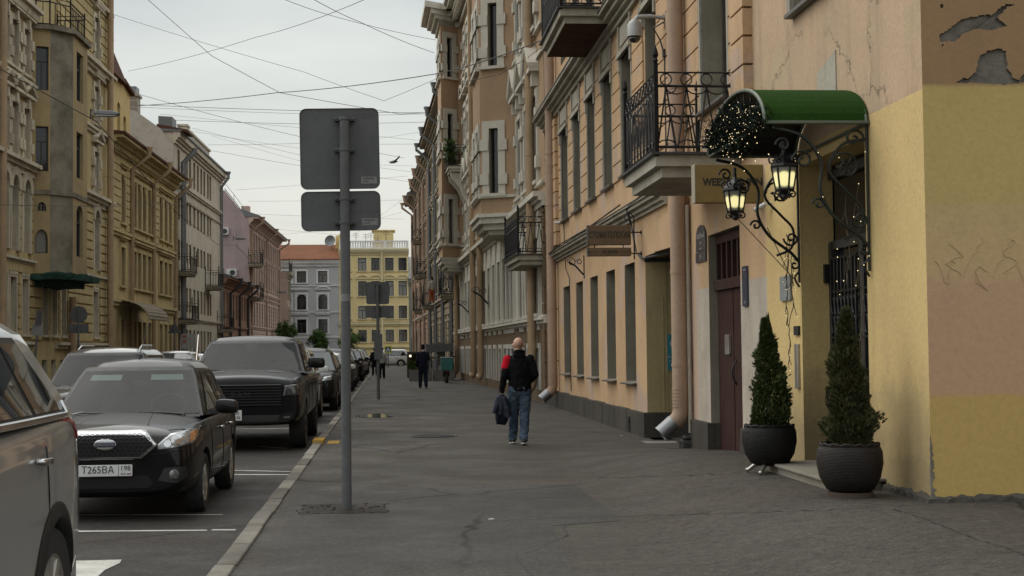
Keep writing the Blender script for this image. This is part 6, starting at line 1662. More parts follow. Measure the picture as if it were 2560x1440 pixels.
cabs = [
 ([wp(-40, 150, 32), wp(240, 303, 40), wp(440, 530, 60), wp(545, 612, 78), wp(590, 613, 84), wp(705, 735, 120)], .018, .0, 'thick supply cable running from lamp to lamp down the left lane'),
 ([wp(330, 265, 70), wp(690, 232, 62), wp(1100, 183, 50), wp(1400, 82, 36)], .022, .12, 'heavy twisted cable sweeping from the ochre house up to the pink corner house'),
 ([wp(1160, 205, 48), wp(1250, 186, 46), wp(1310, 150, 42), wp(1400, 84, 36)], .014, .0, 'loose cable looping along the bays of the tan house'),
 ([wp(360, -10, 60), wp(530, 140, 62), wp(700, 232, 64), wp(1000, 285, 66), wp(1095, 280, 66)], .016, .05, 'cable falling from the top left to the right eaves'),
 ([wp(280, 35, 66), wp(760, 180, 62), wp(960, 252, 60), wp(1095, 195, 58)], .012, .1, 'thin cable from the ornate house dipping to the right eaves'),
 ([wp(320, 178, 74), wp(640, 93, 60), wp(920, -5, 44)], .013, .12, 'cable rising from the attic house to the top of the picture'),
 ([wp(690, -10, 44), wp(850, 45, 52), wp(1090, 100, 60)], .012, .1, 'upper thin cable from the top centre to the bay cornice'),
 ([wp(770, -10, 42), wp(900, 55, 50), wp(1085, 132, 60)], .014, .1, 'lower thin cable from the top centre to the bay cornice'),
 ([wp(345, 235, 85), wp(700, 330, 88), wp(1010, 395, 95)], .016, .1, 'cable from the brick chimney down to the far right eaves'),
 ([wp(350, 262, 85), wp(770, 277, 86), wp(1085, 282, 88)], .02, .06, 'nearly level cable over the brick fire wall'),
 ([wp(350, 268, 90), wp(900, 288, 90), wp(1085, 284, 90)], .014, .08, 'second nearly level cable just under the first'),
 ([wp(430, 300, 98), wp(760, 310, 98), wp(1070, 305, 100)], .018, .06, 'level cable above the beige house parapet'),
 ([wp(400, 285, 98), wp(760, 320, 98), wp(1060, 352, 102)], .012, .06, 'sloping cable above the beige house parapet'),
 ([wp(480, 320, 104), wp(760, 390, 106), wp(1030, 430, 118)], .014, .06, 'cable from the stepped parapet down to the right'),
 ([wp(480, 328, 108), wp(760, 372, 108), wp(1050, 330, 108)], .012, .12, 'shallow cable between the parapet and the right eaves'),
 ([wp(520, 362, 112), wp(760, 358, 112), wp(1045, 360, 112)], .015, .1, 'slack cable behind the big square sign plate'),
 ([wp(525, 376, 112), wp(760, 416, 114), wp(1030, 455, 124)], .016, .04, 'cable sloping behind the square sign plate to the right'),
 ([wp(530, 340, 116), wp(760, 405, 118), wp(1035, 415, 120)], .012, .05, 'fine cable over the grey slate end of the beige house'),
 ([wp(590, 475, 126), wp(760, 462, 126), wp(1020, 440, 126)], .013, .05, 'bulb-dotted cable over the mauve gable'),
 ([wp(620, 503, 132), wp(1010, 500, 134)], .014, .03, 'level cable over the mauve house roof'),
 ([wp(635, 535, 140), wp(1010, 548, 140)], .014, .05, 'low cable over the end of the left row'),
 ([wp(660, 570, 146), wp(880, 590, 150), wp(1005, 500, 140)], .013, .03, 'low far cable rising to the last right-hand eaves'),
 ([wp(670, 590, 150), wp(860, 570, 150), wp(1005, 530, 146)], .012, .03, 'lowest far cable above the grey end house'),
 ([wp(0, 512, 50), wp(270, 517, 58), wp(485, 508, 75)], .014, .0, 'cable crossing in front of the ornate and ochre houses'),
]
for pts, r, sg, lab in cabs: tag(cable(pts, r, sg), lab, 'cable', CG)

# ------------------------------------------------------------------ dentist sign
M_signb = simple('brown sign box', (.13, .082, .042), .55, var=.12)
M_signe = simple('dark sign edge', (.05, .048, .045), .6)
M_signl = simple('dark olive lettering', (.028, .024, .014), .6)
sd_ = 24.6
def dent(px, py): return along(px, py, sd_)
R = empty('dentist_sign', XF(sd_, dent(1603, 600)[0]), 'brown dental clinic sign hung out from the pink wall over the gateway', 'shop sign')
ta, za = dent(1470, 563); tb, zb = dent(1578, 612); tw_ = dent(1603, 600)[0]
for (ya, yb, tx, sz, dz) in ((563, 612, 'СТОМАТОЛОГИЯ', .148, 0), (619, 640, 'ВО ДВОРЕ', .058, 0)):
    z1_, z0_ = dent(1520, ya)[1], dent(1520, yb)[1]
    m = MB(); x0, x1 = ta - tw_, tb - tw_; m.box(x0 - .0, x1, 0, .14, z0_, z1_); m.box(x0 - .012, x0, -.004, .144, z0_ - .004, z1_ + .004, 1)
    B = m.build('sign_box', [M_signb, M_signe], R, bevel=.006)
    text(tx, sz, 'lettering', M_signl, B, Matrix.Translation(((x0 + x1) / 2, -.002, (z0_ + z1_) / 2 - .003)) @ BACKM, .002, xs=.56 if sz > .1 else .9, bold=.003)
    if sz < .1:
        for sx in (-1, 1):
            m = MB(); xc = (x0 + x1) / 2 + sx * .29; zc = (z0_ + z1_) / 2; m.box(xc - .06, xc + .06, -.004, 0, zc - .004, zc + .004); m.prism([(xc + sx * .06, zc - .02), (xc + sx * .06, zc + .02), (xc + sx * .10, zc)], -.004, 0, 'y'); m.build('arrow', M_signl, B)
m = MB(); zt, zb = dent(1587, 540)[1], dent(1587, 648)[1]; xb = dent(1587, 600)[0] - tw_
m.tube([(xb, .07, zb), (xb, .07, zt)], .012, 6)
for y in (580, 633): zz = dent(1590, y)[1]; m.tube([(tb - tw_ - .02, .07, zz), (0.02, .07, zz)], .011, 6); m.lathe([(.035, 0), (.035, .02)], 10, M=Matrix.Translation((.0, .07, zz)) @ Matrix.Rotation(pi / 2, 4, 'Y'))
for x in (ta - tw_ + .12, tb - tw_ - .13): m.box(x - .008, x + .008, .06, .08, dent(1520, 622)[1], dent(1520, 608)[1])
m.tube([(xb - .1 + .09 * cos(a) * (1 - a / 12), .07, zt - .02 + .09 * sin(a) * (1 - a / 12)) for a in [k * .5 for k in range(16)]], .008, 5)
m.build('iron_bracket', M_black, R)
# wrought lamp bracket farther along the same wall
def wall_iron(F, px, py, label, sc=1.0, b=0.0):
    x, z = F.at(px, py, b); R = empty('iron_bracket', F.M @ Matrix.Translation((x, b, z)), label, 'bracket', 'old iron brackets on the walls')
    m = MB(); m.box(-.02, .02, 0, .02, -.35 * sc, .3 * sc); m.tube([(0, .02, -.25 * sc), (0, .25 * sc, .0), (0, .45 * sc, .12 * sc)], .025 * sc, 6)
    for c, r in (((.36, .12), .13), ((.15, .12), .09)):
        m.tube([(0, c[0] * sc + r * sc * cos(a) * (1 - a / 14), c[1] * sc + r * sc * sin(a) * (1 - a / 14)) for a in [k * .55 for k in range(16)]], .012 * sc, 5)
    m.build('scrolls', M_black, R); return R
wall_iron(F1, 1461, 665, 'black scrolled iron bracket on the pink wall left of the dental sign', .8)
wall_iron(F2, 1222, 738, 'black scrolled iron bracket on the tan house near its first bay', 1.4, .1)
wall_iron(F2, 1172, 765, 'black scrolled iron bracket on the tan house between its drainpipes', 1.2, .1)

# ------------------------------------------------------------------ inn sign, wall plates, cameras
M_inn = simple('ochre sign box', (.18, .122, .038), .55, var=.12)
si = 16.45; t0i, z1i = along(1738, 411, si); t1i, z0i = along(1917, 506, si); 
R = empty('inn_sign', XF(si, t1i), 'ochre sign box reading weekend inn beside the green canopy', 'shop sign')
m = MB(); m.box(t0i - t1i, 0, 0, .16, z0i, z1i); m.box(t0i - t1i - .014, t0i - t1i, -.006, .166, z0i - .006, z1i + .006, 1); B = m.build('sign_box', [M_inn, simple('pale sign edge', (.3, .27, .2), .5)], R, bevel=.006)
text('WEEKEND INN', .118, 'lettering', M_ink, B, Matrix.Translation(((t0i - t1i) / 2 + .02, -.002, z0i + (z1i - z0i) * .53)) @ BACKM, .002, xs=.88, bold=.004)
M_enamel = simple('dark enamel plate', (.035, .04, .05), .4, coat=.4)
M_blueen = simple('dark blue enamel plate', (.02, .03, .06), .4, coat=.4)
M_wink = simple('pale lettering', (.42, .42, .4), .6)
def wall_plate(F, px0, py0, px1, py1, name, label, cat, mat, lines=(), dome=False, group=None, b=0.0):
    xa, z1 = F.at(px0, py0, b); xb, z0 = F.at(px1, py1, b); zc = None
    _, z1b = F.at((px0 + px1) / 2, py0, b); _, z0b = F.at((px0 + px1) / 2, py1, b)
    xc = (xa + xb) / 2; w = abs(xa - xb); h = z1b - z0b
    R = empty(name, F.M @ Matrix.Translation((xc, b, (z0b + z1b) / 2)), label, cat, group)
    m = MB(); pts = rrect(w, h, min(w, h) * .08)
    if dome: pts = [(w / 2, -h / 2), (w / 2, h / 2 - w * .3)] + [(w / 2 * cos(a), h / 2 - w * .3 + w * .3 * sin(a)) for a in [pi * k / 10 for k in range(1, 10)]] + [(-w / 2, h / 2 - w * .3), (-w / 2, -h / 2)]
    m.prism(pts, 0, .025, 'y'); P = m.build('plate', mat, R)
    for tx, sz, dz in lines: text(tx, sz, 'lettering', M_wink, P, Matrix.Translation((0, .026, dz)) @ FACE_Y, .0015)
    return R
wall_plate(F1, 1743, 562, 1768, 627, 'street_name_plate', 'dark domed street name plate left of the brown house door', 'name plate', M_enamel, [('САПЁРНЫЙ', .085, .02), ('ПЕР', .06, -.08), ('SAPERNIY', .032, -.15)], True)
wall_plate(F1, 1743, 629, 1768, 655, 'house_number_plate', 'small dark house number plate under the domed street plate', 'number plate', M_enamel, [('8', .1, 0)])
wall_plate(F1, 1859, 665, 1873, 766, 'tenant_plate', 'narrow dark blue plate right of the brown house door', 'wall plate', M_blueen, [('ПОДЪЕЗД', .022, .2), ('1-8', .03, -.2)])
wall_plate(F1, 1954, 690, 1981, 752, 'notice_plate', 'pale grey notice plate on the yellow wall under the lantern', 'wall plate', simple('pale grey notice', (.2, .215, .21), .5, var=.1), [('WEEKEND', .04, .09), ('INN', .04, .03)])
R = wall_plate(F1, 1989, 815, 2001, 838, 'entry_phone', 'black entry phone on the yellow wall right of the left thuja', 'entry phone', M_plas)
m = MB(); m.box(-.06, .06, 0, .03, -.62, -.14); m.build('keypad', M_rim, R, bevel=.006)
R = wall_plate(F1, 1816, 836, 1828, 886, 'intercom', 'steel intercom panel on the brown house door', 'entry phone', M_rim, (), False, None, -.115)
# teal poster on the gateway jamb
sJ = S1 + gate[1] - .07; tj0, zj1 = along(1668, 836, sJ); tj1, zj0 = along(1698, 926, sJ)
R = empty('teal_poster', XF(sJ, (tj0 + tj1) / 2), 'teal poster on the olive jamb of the gateway, behind the pink drainpipe', 'poster')
m = MB(); w = tj1 - tj0; m.box(-w / 2, w / 2, 0, .012, zj0, zj1); P = m.build('panel', simple('teal print', (.02, .16, .20), .5, var=.05), R)
m = MB(); m.lathe([(.075, 0), (.075, .003)], 16, M=Matrix.Translation((.02, -.001, zj1 - .16)) @ Matrix.Rotation(pi / 2, 4, 'X')); m.build('tooth_mark', M_wink, P)
text('ЛЕЧЕНИЕ', .045, 'lettering', M_wink, P, Matrix.Translation((0, -.001, (zj0 + zj1) / 2 - .08)) @ BACKM, .0012); text('ЗУБОВ', .045, 'lettering', M_wink, P, Matrix.Translation((0, -.001, (zj0 + zj1) / 2 - .15)) @ BACKM, .0012)
# dome camera
M_cam = simple('grey camera housing', (.27, .275, .27), .45, .2, var=.08)
x, z = F1.at(1666, 45, .0); R = empty('dome_camera', F1.M @ Matrix.Translation((x, 0, z)), 'grey dome security camera on an arm above the iron balcony', 'security camera', 'security cameras')
sx, sz = F1.at(1628, 50, .5)
m = MB(); m.box(-.08, .08, 0, .03, -.18, .08); m.tube([(0, .02, 0), (.02, .25, .03), (.04, .45, .02), (.05, .5, -.05)], [.03, .035, .04, .045], 10); m.build('arm', M_cam, R)
m = MB(); m.lathe([(.04, .04), (.08, 0), (.115, -.05), (.12, -.2), (.125, -.24), (.10, -.245)], 20, (.05, .5, -.05)); hd = m.build('housing', M_cam, R, angle=40)
m = MB(); m.lathe([(.098, 0), (.09, -.05), (.06, -.085), (.01, -.1)], 18, (.05, .5, -.29)); m.build('dome', simple('smoked dome', (.01, .01, .01), .08, coat=1), R, smooth=True)
m = MB(); m.tube([(.05, .03, -.05), (.05, .2, -.15), (.02, .1, -.35), (0, .05, -.55)], .014, 6); m.box(-.05, .05, .0, .07, -.62, -.5); m.tube([(0, .04, -.6), (0, .04, -2.6)], .012, 6); m.build('cable', M_fd, R)
def bullet(F, px, py, b, label, dirv):
    x, z = F.at(px, py, b); R = empty('bullet_camera', F.M @ Matrix.Translation((x, b, z)), label, 'security camera', 'security cameras')
    d = Vector(dirv).normalized(); m = MB(); m.tube([-d * .07, d * .07], .028, 12); m.tube([d * .07, d * .085], .031, 12); m.build('body', M_ac, R, angle=40)
    m = MB(); m.lathe([(.03, 0), (.03, .01)], 12, M=Matrix.Translation(d * .082) @ d.to_track_quat('Z', 'Y').to_matrix().to_4x4()); m.build('lens', M_plas, R)
    m = MB(); m.tube([(0, 0, 0), (0, -b, .04)], .014, 6); m.build('arm', M_ac, R)
bullet(F1, 1903, 516, .12, 'small white bullet camera beneath the inn sign', (.6, .5, -.3))
bullet(F1, 1395, 556, .15, 'small white bullet camera beside the far pink drainpipe', (.5, .8, -.1))
# ------------------------------------------------------------------ green canopy, lanterns, fairy lights
m, nt, bs = newmat('artificial turf'); co = coords(nt)
c = ramp(nt, noise(nt, co, 160, 3, .7), [(.3, (.009, .026, .004)), (.5, (.02, .06, .008)), (.7, (.038, .092, .013))]); L(nt, c, bs.inputs['Base Color']); bs.inputs['Roughness'].default_value = .95; bs.inputs['Specular IOR Level'].default_value = .1
bump(nt, bs, noise(nt, co, 220, 3, .7), .9, .015); M_turf = m
M_irong = simple('dark green ironwork', (.014, .018, .015), .5, .3, bmp=.1)
cx0, cx1 = F1.x(2172, 0, 302) - .02, F1.x(1998, 0, 400) + .04     # near and far feet on the wall
CP = .96; zf = 3.56; zr = .44
CAN = empty('entrance_canopy', F1.M @ Matrix.Translation(((cx0 + cx1) / 2, 0, 0)), 'arched canopy covered in green turf with wrought iron scrolls over the yellow entrance', 'canopy')
hw = (cx1 - cx0) / 2; NA = 20
arcp = [(-hw * cos(pi * k / NA), zf + zr * sin(pi * k / NA)) for k in range(NA + 1)]
mb = MB()
for (x0, z0), (x1, z1) in zip(arcp, arcp[1:]):
    mb.hexa([(x0, .01, z0), (x1, .01, z1), (x1, CP, z1), (x0, CP, z0), (x0, .01, z0 + .018), (x1, .01, z1 + .018), (x1, CP, z1 + .018), (x0, CP, z0 + .018)])
mb.build('turf_roof', M_turf, CAN)
mb = MB(); mb.tube([(x, CP + .012, z + .012) for x, z in arcp], .018, 6); mb.tube([(-hw, .0, zf), (-hw, CP, zf)], .018, 6); mb.tube([(hw, .0, zf), (hw, CP, zf)], .018, 6); mb.tube([(x, .03, z - .01) for x, z in arcp], .016, 6)
mb.tube([(-hw, CP, zf), (hw, CP, zf)], .016, 6); mb.tube([(-hw, .02, zf), (hw, .02, zf)], .016, 6)
mb.build('frame', simple('galvanised edge', (.10, .12, .09), .5, .3), CAN)
for k in range(NA):
    pass
lin = MB()
for (x0, z0), (x1, z1) in zip(arcp, arcp[1:]): lin.poly([(x0, .02, z0 - .006), (x1, .02, z1 - .006), (x1, CP - .01, z1 - .006), (x0, CP - .01, z0 - .006)])
lin.build('lining', M_black, CAN, recalc=False)
def spiral(c, r, a0, turns, sgn=1, n=22, shrink=.85):
    return [(c[0] + r * (1 - shrink * k / n) * cos(a0 + sgn * turns * 2 * pi * k / n), c[1] + r * (1 - shrink * k / n) * sin(a0 + sgn * turns * 2 * pi * k / n)) for k in range(n + 1)]
# tympanum scrolls
sc_ = MB()
for i in range(-4, 5):
    x = i * hw * .22; h = zr * math.sqrt(max(0, 1 - (x / hw) ** 2)); 
    for sg in (-1, 1): sc_.tube([(x + p[0], CP - .03, p[1]) for p in spiral((sg * .06, zf + h * .5), .07, 0, 1.2, sg)], .009, 5)
    sc_.tube([(x, CP - .03, zf), (x, CP - .03, zf + h)], .008, 5)
sc_.build('front_scrollwork', M_irong, CAN)
# side brackets, each in a plane square to the wall
for sx in (-1, 1):
    x = sx * (hw - .03); b = MB()
    b.tube([(x, .02, zf), (x, .02, 1.86 + .35)], .014, 6)
    def pl3(pts, r): b.tube([(x, y, z) for y, z in pts], r, 6)
    main = [(.9, zf - .04), (.62, zf - .12), (.45, zf - .35), (.46, zf - .62), (.34, zf - .85), (.12, zf - 1.02), (.03, zf - 1.12)]
    def smooth(pts, n=5):
        out = []
        for k in range(len(pts) - 1):
            p0 = pts[max(k - 1, 0)]; p1 = pts[k]; p2 = pts[k + 1]; p3 = pts[min(k + 2, len(pts) - 1)]
            for j in range(n):
                t = j / n; out.append(tuple(.5 * ((2 * p1[i]) + (-p0[i] + p2[i]) * t + (2 * p0[i] - 5 * p1[i] + 4 * p2[i] - p3[i]) * t * t + (-p0[i] + 3 * p1[i] - 3 * p2[i] + p3[i]) * t ** 3) for i in (0, 1)))
        out.append(pts[-1]); return out
    pl3(smooth(main), .017)
    pl3(smooth([(.03, zf - .15), (.25, zf - .2), (.38, zf - .42), (.22, zf - .62), (.08, zf - .78), (.1, zf - .98), (.26, zf - 1.06)]), .014)
    for c, r, a0, tn, sg in (((.22, zf - .40), .15, 0, 1.3, 1), ((.10, zf - .88), .085, 0, 1.4, -1), ((.14, zf - .14), .09, pi, 1.3, -1), ((.62, zf - .34), .10, 0, 1.3, 1), ((.48, zf - .74), .06, 0, 1.2, 1), ((.07, zf - 1.16), .06, pi / 2, 1.2, 1), ((.8, zf - .2), .07, 0, 1.3, 1)):
        pl3(spiral(c, r, a0, tn, sg), .012)
    pl3(smooth([(.03, zf - 1.12), (.02, zf - 1.22), (.07, zf - 1.3), (.02, zf - 1.4)]), .011)
    # leaf rosette
    for k in range(6):
        a = k * pi / 3; b.hexa([(x - .012, .22 + .02 * cos(a), zf - .40 + .02 * sin(a)), (x + .012, .22 + .02 * cos(a), zf - .40 + .02 * sin(a)), (x + .01, .22 + .08 * cos(a + .25), zf - .40 + .08 * sin(a + .25)), (x - .01, .22 + .08 * cos(a + .25), zf - .40 + .08 * sin(a + .25)), (x - .012, .22 + .07 * cos(a - .2), zf - .4 + .07 * sin(a - .2)), (x + .012, .22 + .07 * cos(a - .2), zf - .4 + .07 * sin(a - .2)), (x + .01, .22 + .1 * cos(a), zf - .4 + .1 * sin(a)), (x - .01, .22 + .1 * cos(a), zf - .4 + .1 * sin(a))])
    b.build('scroll_bracket', M_irong, CAN, smooth=False)
# lanterns
M_lglass = simple('pale lantern glass', (.10, .105, .09), .25, emit=(1, .86, .5), es=.06)
M_bulb = simple('warm frosted bulb', (.8, .7, .4), .4, emit=(1, .84, .38), es=1.0)
def lantern(px, py, s, sc, label):
    t, z = along(px, py, s); R = empty('lantern', XF(s, t, z, radians(12)), label, 'lantern', 'lit lanterns under the canopy')
    n = 6; rt, rb, h = .155 * sc, .105 * sc, .29 * sc
    ang = [2 * pi * (k + .5) / n for k in range(n)]
    g = MB()
    for k in range(n):
        a, b = ang[k], ang[(k + 1) % n]; g.poly([(rb * cos(a), rb * sin(a), -h / 2), (rb * cos(b), rb * sin(b), -h / 2), (rt * cos(b), rt * sin(b), h / 2), (rt * cos(a), rt * sin(a), h / 2)])
    go = g.build('glass', M_lglass, R, recalc=False)
    f = MB()
    for a in ang: f.tube([(rb * cos(a), rb * sin(a), -h / 2), (rt * cos(a), rt * sin(a), h / 2)], .014 * sc, 5)
    for zz, rr in ((-h / 2, rb), (h / 2, rt)): f.tube([(rr * cos(a), rr * sin(a), zz) for a in ang + ang[:1]], .017 * sc, 5)
    f.lathe([(rt * 1.22, h / 2 + .0), (rt * 1.18, h / 2 + .03 * sc), (rt * .75, h / 2 + .10 * sc), (rt * .35, h / 2 + .15 * sc), (.03 * sc, h / 2 + .19 * sc), (.02, h / 2 + .32 * sc)], n)
    f.lathe([(.02, -h / 2 - .12 * sc), (.05 * sc, -h / 2 - .09 * sc), (.03 * sc, -h / 2 - .05 * sc), (rb * .9, -h / 2 - .02 * sc), (rb * 1.1, -h / 2)], n)
    for a in ang:
        f.tube([(p[0] * cos(a), p[0] * sin(a), p[1]) for p in spiral((rb * .9, -h / 2 - .06 * sc), .045 * sc, pi / 2, 1.1, -1, 12)], .008, 4)
        f.tube([(p[0] * cos(a), p[0] * sin(a), p[1]) for p in spiral((rt * .9, h / 2 + .10 * sc), .06 * sc, -pi / 2, 1.1, 1, 12)], .008, 4)
    f.build('frame', M_black, R)
    b = MB(); c = -h * .08; x_ = .012
    a0 = [-(pi / 2) - pi / n, -(pi / 2) + pi / n]
    b.ball((0, 0, c), (.052 * sc, .052 * sc, .075 * sc), 14, 10); b.build('bulb', M_bulb, R, smooth=True)
    pt = MB(); w = rb * .52
    return R
# lit panes: the bulb's round glow is painted into their emission colour
def glow_mat():
    m, nt, bs = newmat('pane with painted bulb glow'); co = coords(nt)
    gr = nt.nodes.new('ShaderNodeTexGradient'); gr.gradient_type = 'SPHERICAL'; mp = nt.nodes.new('ShaderNodeMapping'); mp.inputs['Scale'].default_value = (5.6, 5.6, 5.6); L(nt, co, mp.inputs[0]); L(nt, mp.outputs[0], gr.inputs[0])
    col = ramp(nt, gr.outputs[1], [(0., (.012, .012, .01)), (.28, (.03, .028, .02)), (.37, (.09, .085, .05)), (.42, (.85, .76, .34)), (.47, (1.0, .9, .42))])
    L(nt, col, bs.inputs['Emission Color']); bs.inputs['Emission Strength'].default_value = .62; bs.inputs['Base Color'].default_value = (.12, .12, .1, 1); bs.inputs['Roughness'].default_value = .3; return m
M_lglass = glow_mat()
lantern(1961, 446, 12.95, .74, 'near lit black lantern under the green canopy')
lantern(1838, 503, 15.2, .78, 'far lit black lantern, left one under the green canopy')
# evergreen garland with fairy lights over the front of the canopy
M_garl = plaster('artificial fir', (.012, .022, .014), (.006, .012, .008), amt=.1, streak=.0, pscale=20)
M_dot = simple('warm fairy light', (.8, .7, .5), .4, emit=(1, .78, .42), es=.75)
rnd = random.Random(21)
gm = MB(); dots = MB()
def garl_pt():
    u = rnd.random(); ang = radians(35 + 132 * u); x = hw * (cos(ang)); zz = zf + zr * .8 * sin(ang)
    k = max(0, 1 - abs(x + hw * .1) / (hw * 1.05))
    dz = -rnd.random() ** 1.0 * (.46 * k + .06); return Vector((x + rnd.gauss(0, .05), CP - .02 + rnd.uniform(-.05, .14), zz + dz - .02))
for _ in range(950):
    p = garl_pt(); d = Vector((rnd.gauss(0, 1), rnd.gauss(0, 1), rnd.gauss(0, 1) - .3)).normalized(); l = rnd.uniform(.05, .12)
    a = d.orthogonal().normalized()
    for k in range(7):
        q = p + d * l * k / 7; s_ = a if k % 2 else -a; s_ = (s_ + d * .6).normalized(); w_ = d.cross(s_) * .006
        gm.poly([q - w_, q + w_, q + s_ * .04 + w_ * .3, q + s_ * .04 - w_ * .3])
G_ = empty('fir_garland', F1.M @ Matrix.Translation(((cx0 + cx1) / 2, 0, 0)), 'dark fir garland draped over the arched front of the canopy', 'garland')
gm.build('needles', M_garl, G_, recalc=False)
for _ in range(165):
    p = garl_pt() + Vector((0, .05, 0)); dots.ball(p, rnd.uniform(.0028, .0048), 6, 4)
# strands trailing down
strand = MB(); rnd = random.Random(4)
def trail(x, y, z0, z1, amp=.05, n=14, kinks=True, lights=True):
    P = []; 
    for k in range(n + 1):
        f = k / n; P.append(Vector((x + amp * sin(f * 7 + x * 5) + rnd.uniform(-.015, .015), y + rnd.uniform(-.012, .012), z0 + (z1 - z0) * f)))
    strand.tube(P, .005, 4)
    for p in P[2::2]:
        q = p + Vector((rnd.uniform(-.1, .1), rnd.uniform(-.02, .04), -rnd.uniform(.05, .16))); strand.tube([p, p.lerp(q, .5) + Vector((.015, 0, 0)), q], .004, 4)
        if lights and rnd.random() < .6: dots.ball(q, .0048, 6, 4)
trail(hw - .06, .16, 2.45, 1.35, .04, 18); trail(hw + .12, .06, 2.7, 2.2, .03, 8); trail(hw - .02, .10, 2.3, 1.9, .03, 8); trail(hw + .25, .06, 2.75, 2.35, .03, 7)
trail(-hw + .05, .1, 3.0, 1.1, .03, 24); trail(-hw + .1, .2, 2.9, 2.1, .04, 12)
strand.tube([(hw + .5, .6, 3.0), (hw + .05, .05, 2.25)], .005, 4); strand.tube([(hw - .0, .35, 2.8), (hw - .08, .1, 2.2)], .005, 4)
for _ in range(16): dots.ball((-hw + rnd.uniform(-.02, .05), rnd.uniform(.02, .5), rnd.uniform(1.9, 3.3)), .0048, 6, 4)
for _ in range(14): dots.ball((rnd.uniform(-hw, hw * .2), CP + rnd.uniform(-.1, .05), zf - rnd.uniform(.05, .3)), .006, 6, 4)
FL_ = empty('fairy_lights', F1.M @ Matrix.Translation(((cx0 + cx1) / 2, 0, 0)), 'string of warm fairy lights through the garland and trailing down the yellow wall', 'fairy lights')
strand.build('wire', simple('brown wire', (.05, .04, .02), .7), FL_); dots.build('light_bulbs', M_dot, FL_, recalc=False)

# ------------------------------------------------------------------ thujas in wicker pots
def leaf_mat(name, cols):
    m, nt, bs = newmat(name); g = nt.nodes.new('ShaderNodeNewGeometry'); co = coords(nt)
    c = ramp(nt, g.outputs['Random Per Island'], [(i / (len(cols) - 1), c) for i, c in enumerate(cols)])
    c = mix(nt, ramp(nt, noise(nt, co, 5, 3), [(.35, 0.), (.65, .6)]), c, tuple(x * 1.6 for x in cols[-1]), 'MIX')
    L(nt, c, bs.inputs['Base Color']); bs.inputs['Roughness'].default_value = .75; bs.inputs['Specular IOR Level'].default_value = .15; return m
M_thuja = leaf_mat('thuja sprays', [(.008, .018, .006), (.018, .036, .010), (.035, .055, .015), (.05, .06, .018)])
M_thujab = leaf_mat('thuja sprays browned', [(.010, .016, .007), (.022, .032, .010), (.045, .042, .016), (.05, .05, .02)])
M_bark = simple('bark', (.06, .045, .03), .9, var=.3, bmp=.5)
def thuja(parent, h, r, mat, seed, z0):
    rnd = random.Random(seed); mb = MB()
    mb2 = MB(); mb2.tube([(0, 0, z0 - .1), (0.01, 0, z0 + h * .8)], [.03, .006], 6); mb2.build('trunk', M_bark, parent)
    lob = [(rnd.uniform(0, 2 * pi), rnd.uniform(.02, .93), rnd.uniform(.35, 1.1)) for _ in range(60)]
    lean = [rnd.uniform(-.02, .02) for _ in range(4)]
    for _ in range(9000):
        f = rnd.random() ** 1.25; a = rnd.uniform(0, 2 * pi)
        R = r * ((1 - f) ** .92 * (.62 + .38 * min(1, f * 5 + .3))) * 1.12 + .018
        bmpv = 0
        for la, lf, ls in lob:
            da = (a - la + pi) % (2 * pi) - pi; bmpv += ls * math.exp(-(da * da) / .12 - ((f - lf) ** 2) / .0025)
        R *= .62 + .36 * min(1.45, bmpv)
        rr = R * (rnd.random() ** .35); z = z0 + f * h
        if rnd.random() < .03: rr *= 1.12
        p = Vector((rr * cos(a) + .025 * sin(f * 5 + lean[0] * 90), rr * sin(a) + .02 * sin(f * 6 + lean[1] * 90), z)); out = Vector((cos(a), sin(a), 0))
        d = (out * rnd.uniform(.3, 1.0) + Vector((0, 0, rnd.uniform(.5, 1.2))) + Vector((rnd.gauss(0, .3), rnd.gauss(0, .3), 0))).normalized()
        side = d.cross(Vector((rnd.gauss(0, 1), rnd.gauss(0, 1), rnd.gauss(0, 1)))).normalized(); l = rnd.uniform(.022, .055); w_ = l * .22
        mb.poly([p, p + d * l * .4 + side * w_, p + d * l, p + d * l * .4 - side * w_])
        if rnd.random() < .7:
            d2 = (d + side * .9).normalized(); q = p + d * l * .35; mb.poly([q, q + d2 * l * .3 + d * w_ * .6, q + d2 * l * .6, q + d2 * l * .3 - d * w_ * .6])
            d3 = (d - side * .9).normalized(); mb.poly([q, q + d3 * l * .3 + d * w_ * .6, q + d3 * l * .6, q + d3 * l * .3 - d * w_ * .6])
    for k in range(10):
        p = Vector((rnd.uniform(-.02, .02), rnd.uniform(-.02, .02), z0 + h * (.93 + .008 * k))); mb.poly([p, p + Vector((.008, 0, .04)), p + Vector((0, 0, .09)), p + Vector((-.008, 0, .04))])
    mb.build('crown', mat, parent, recalc=False)
m, nt, bs = newmat('woven black wicker'); co = coords(nt)
w1 = nt.nodes.new('ShaderNodeTexWave'); w1.bands_direction = 'Z'; w1.inputs['Scale'].default_value = 26; w1.inputs['Distortion'].default_value = 2.5; w1.inputs['Detail Scale'].default_value = 6; L(nt, co, w1.inputs['Vector'])
w2 = nt.nodes.new('ShaderNodeTexNoise'); w2.inputs['Scale'].default_value = 60; L(nt, co, w2.inputs['Vector'])
c = mix(nt, ramp(nt, w1.outputs[1], [(.2, 0.), (.8, 1.)]), (.002, .002, .002), (.011, .010, .009)); c = mix(nt, ramp(nt, w2.outputs[0], [(.4, 0.), (.7, .5)]), c, (.009, .007, .006)); L(nt, c, bs.inputs['Base Color']); bs.inputs['Specular IOR Level'].default_value = .25; bs.inputs['Roughness'].default_value = .6
bump(nt, bs, mix(nt, .6, w1.outputs[1], w2.outputs[0]), .45, .012); M_wick = m
m2_ = m.copy(); m2_.name = 'woven brown wicker'
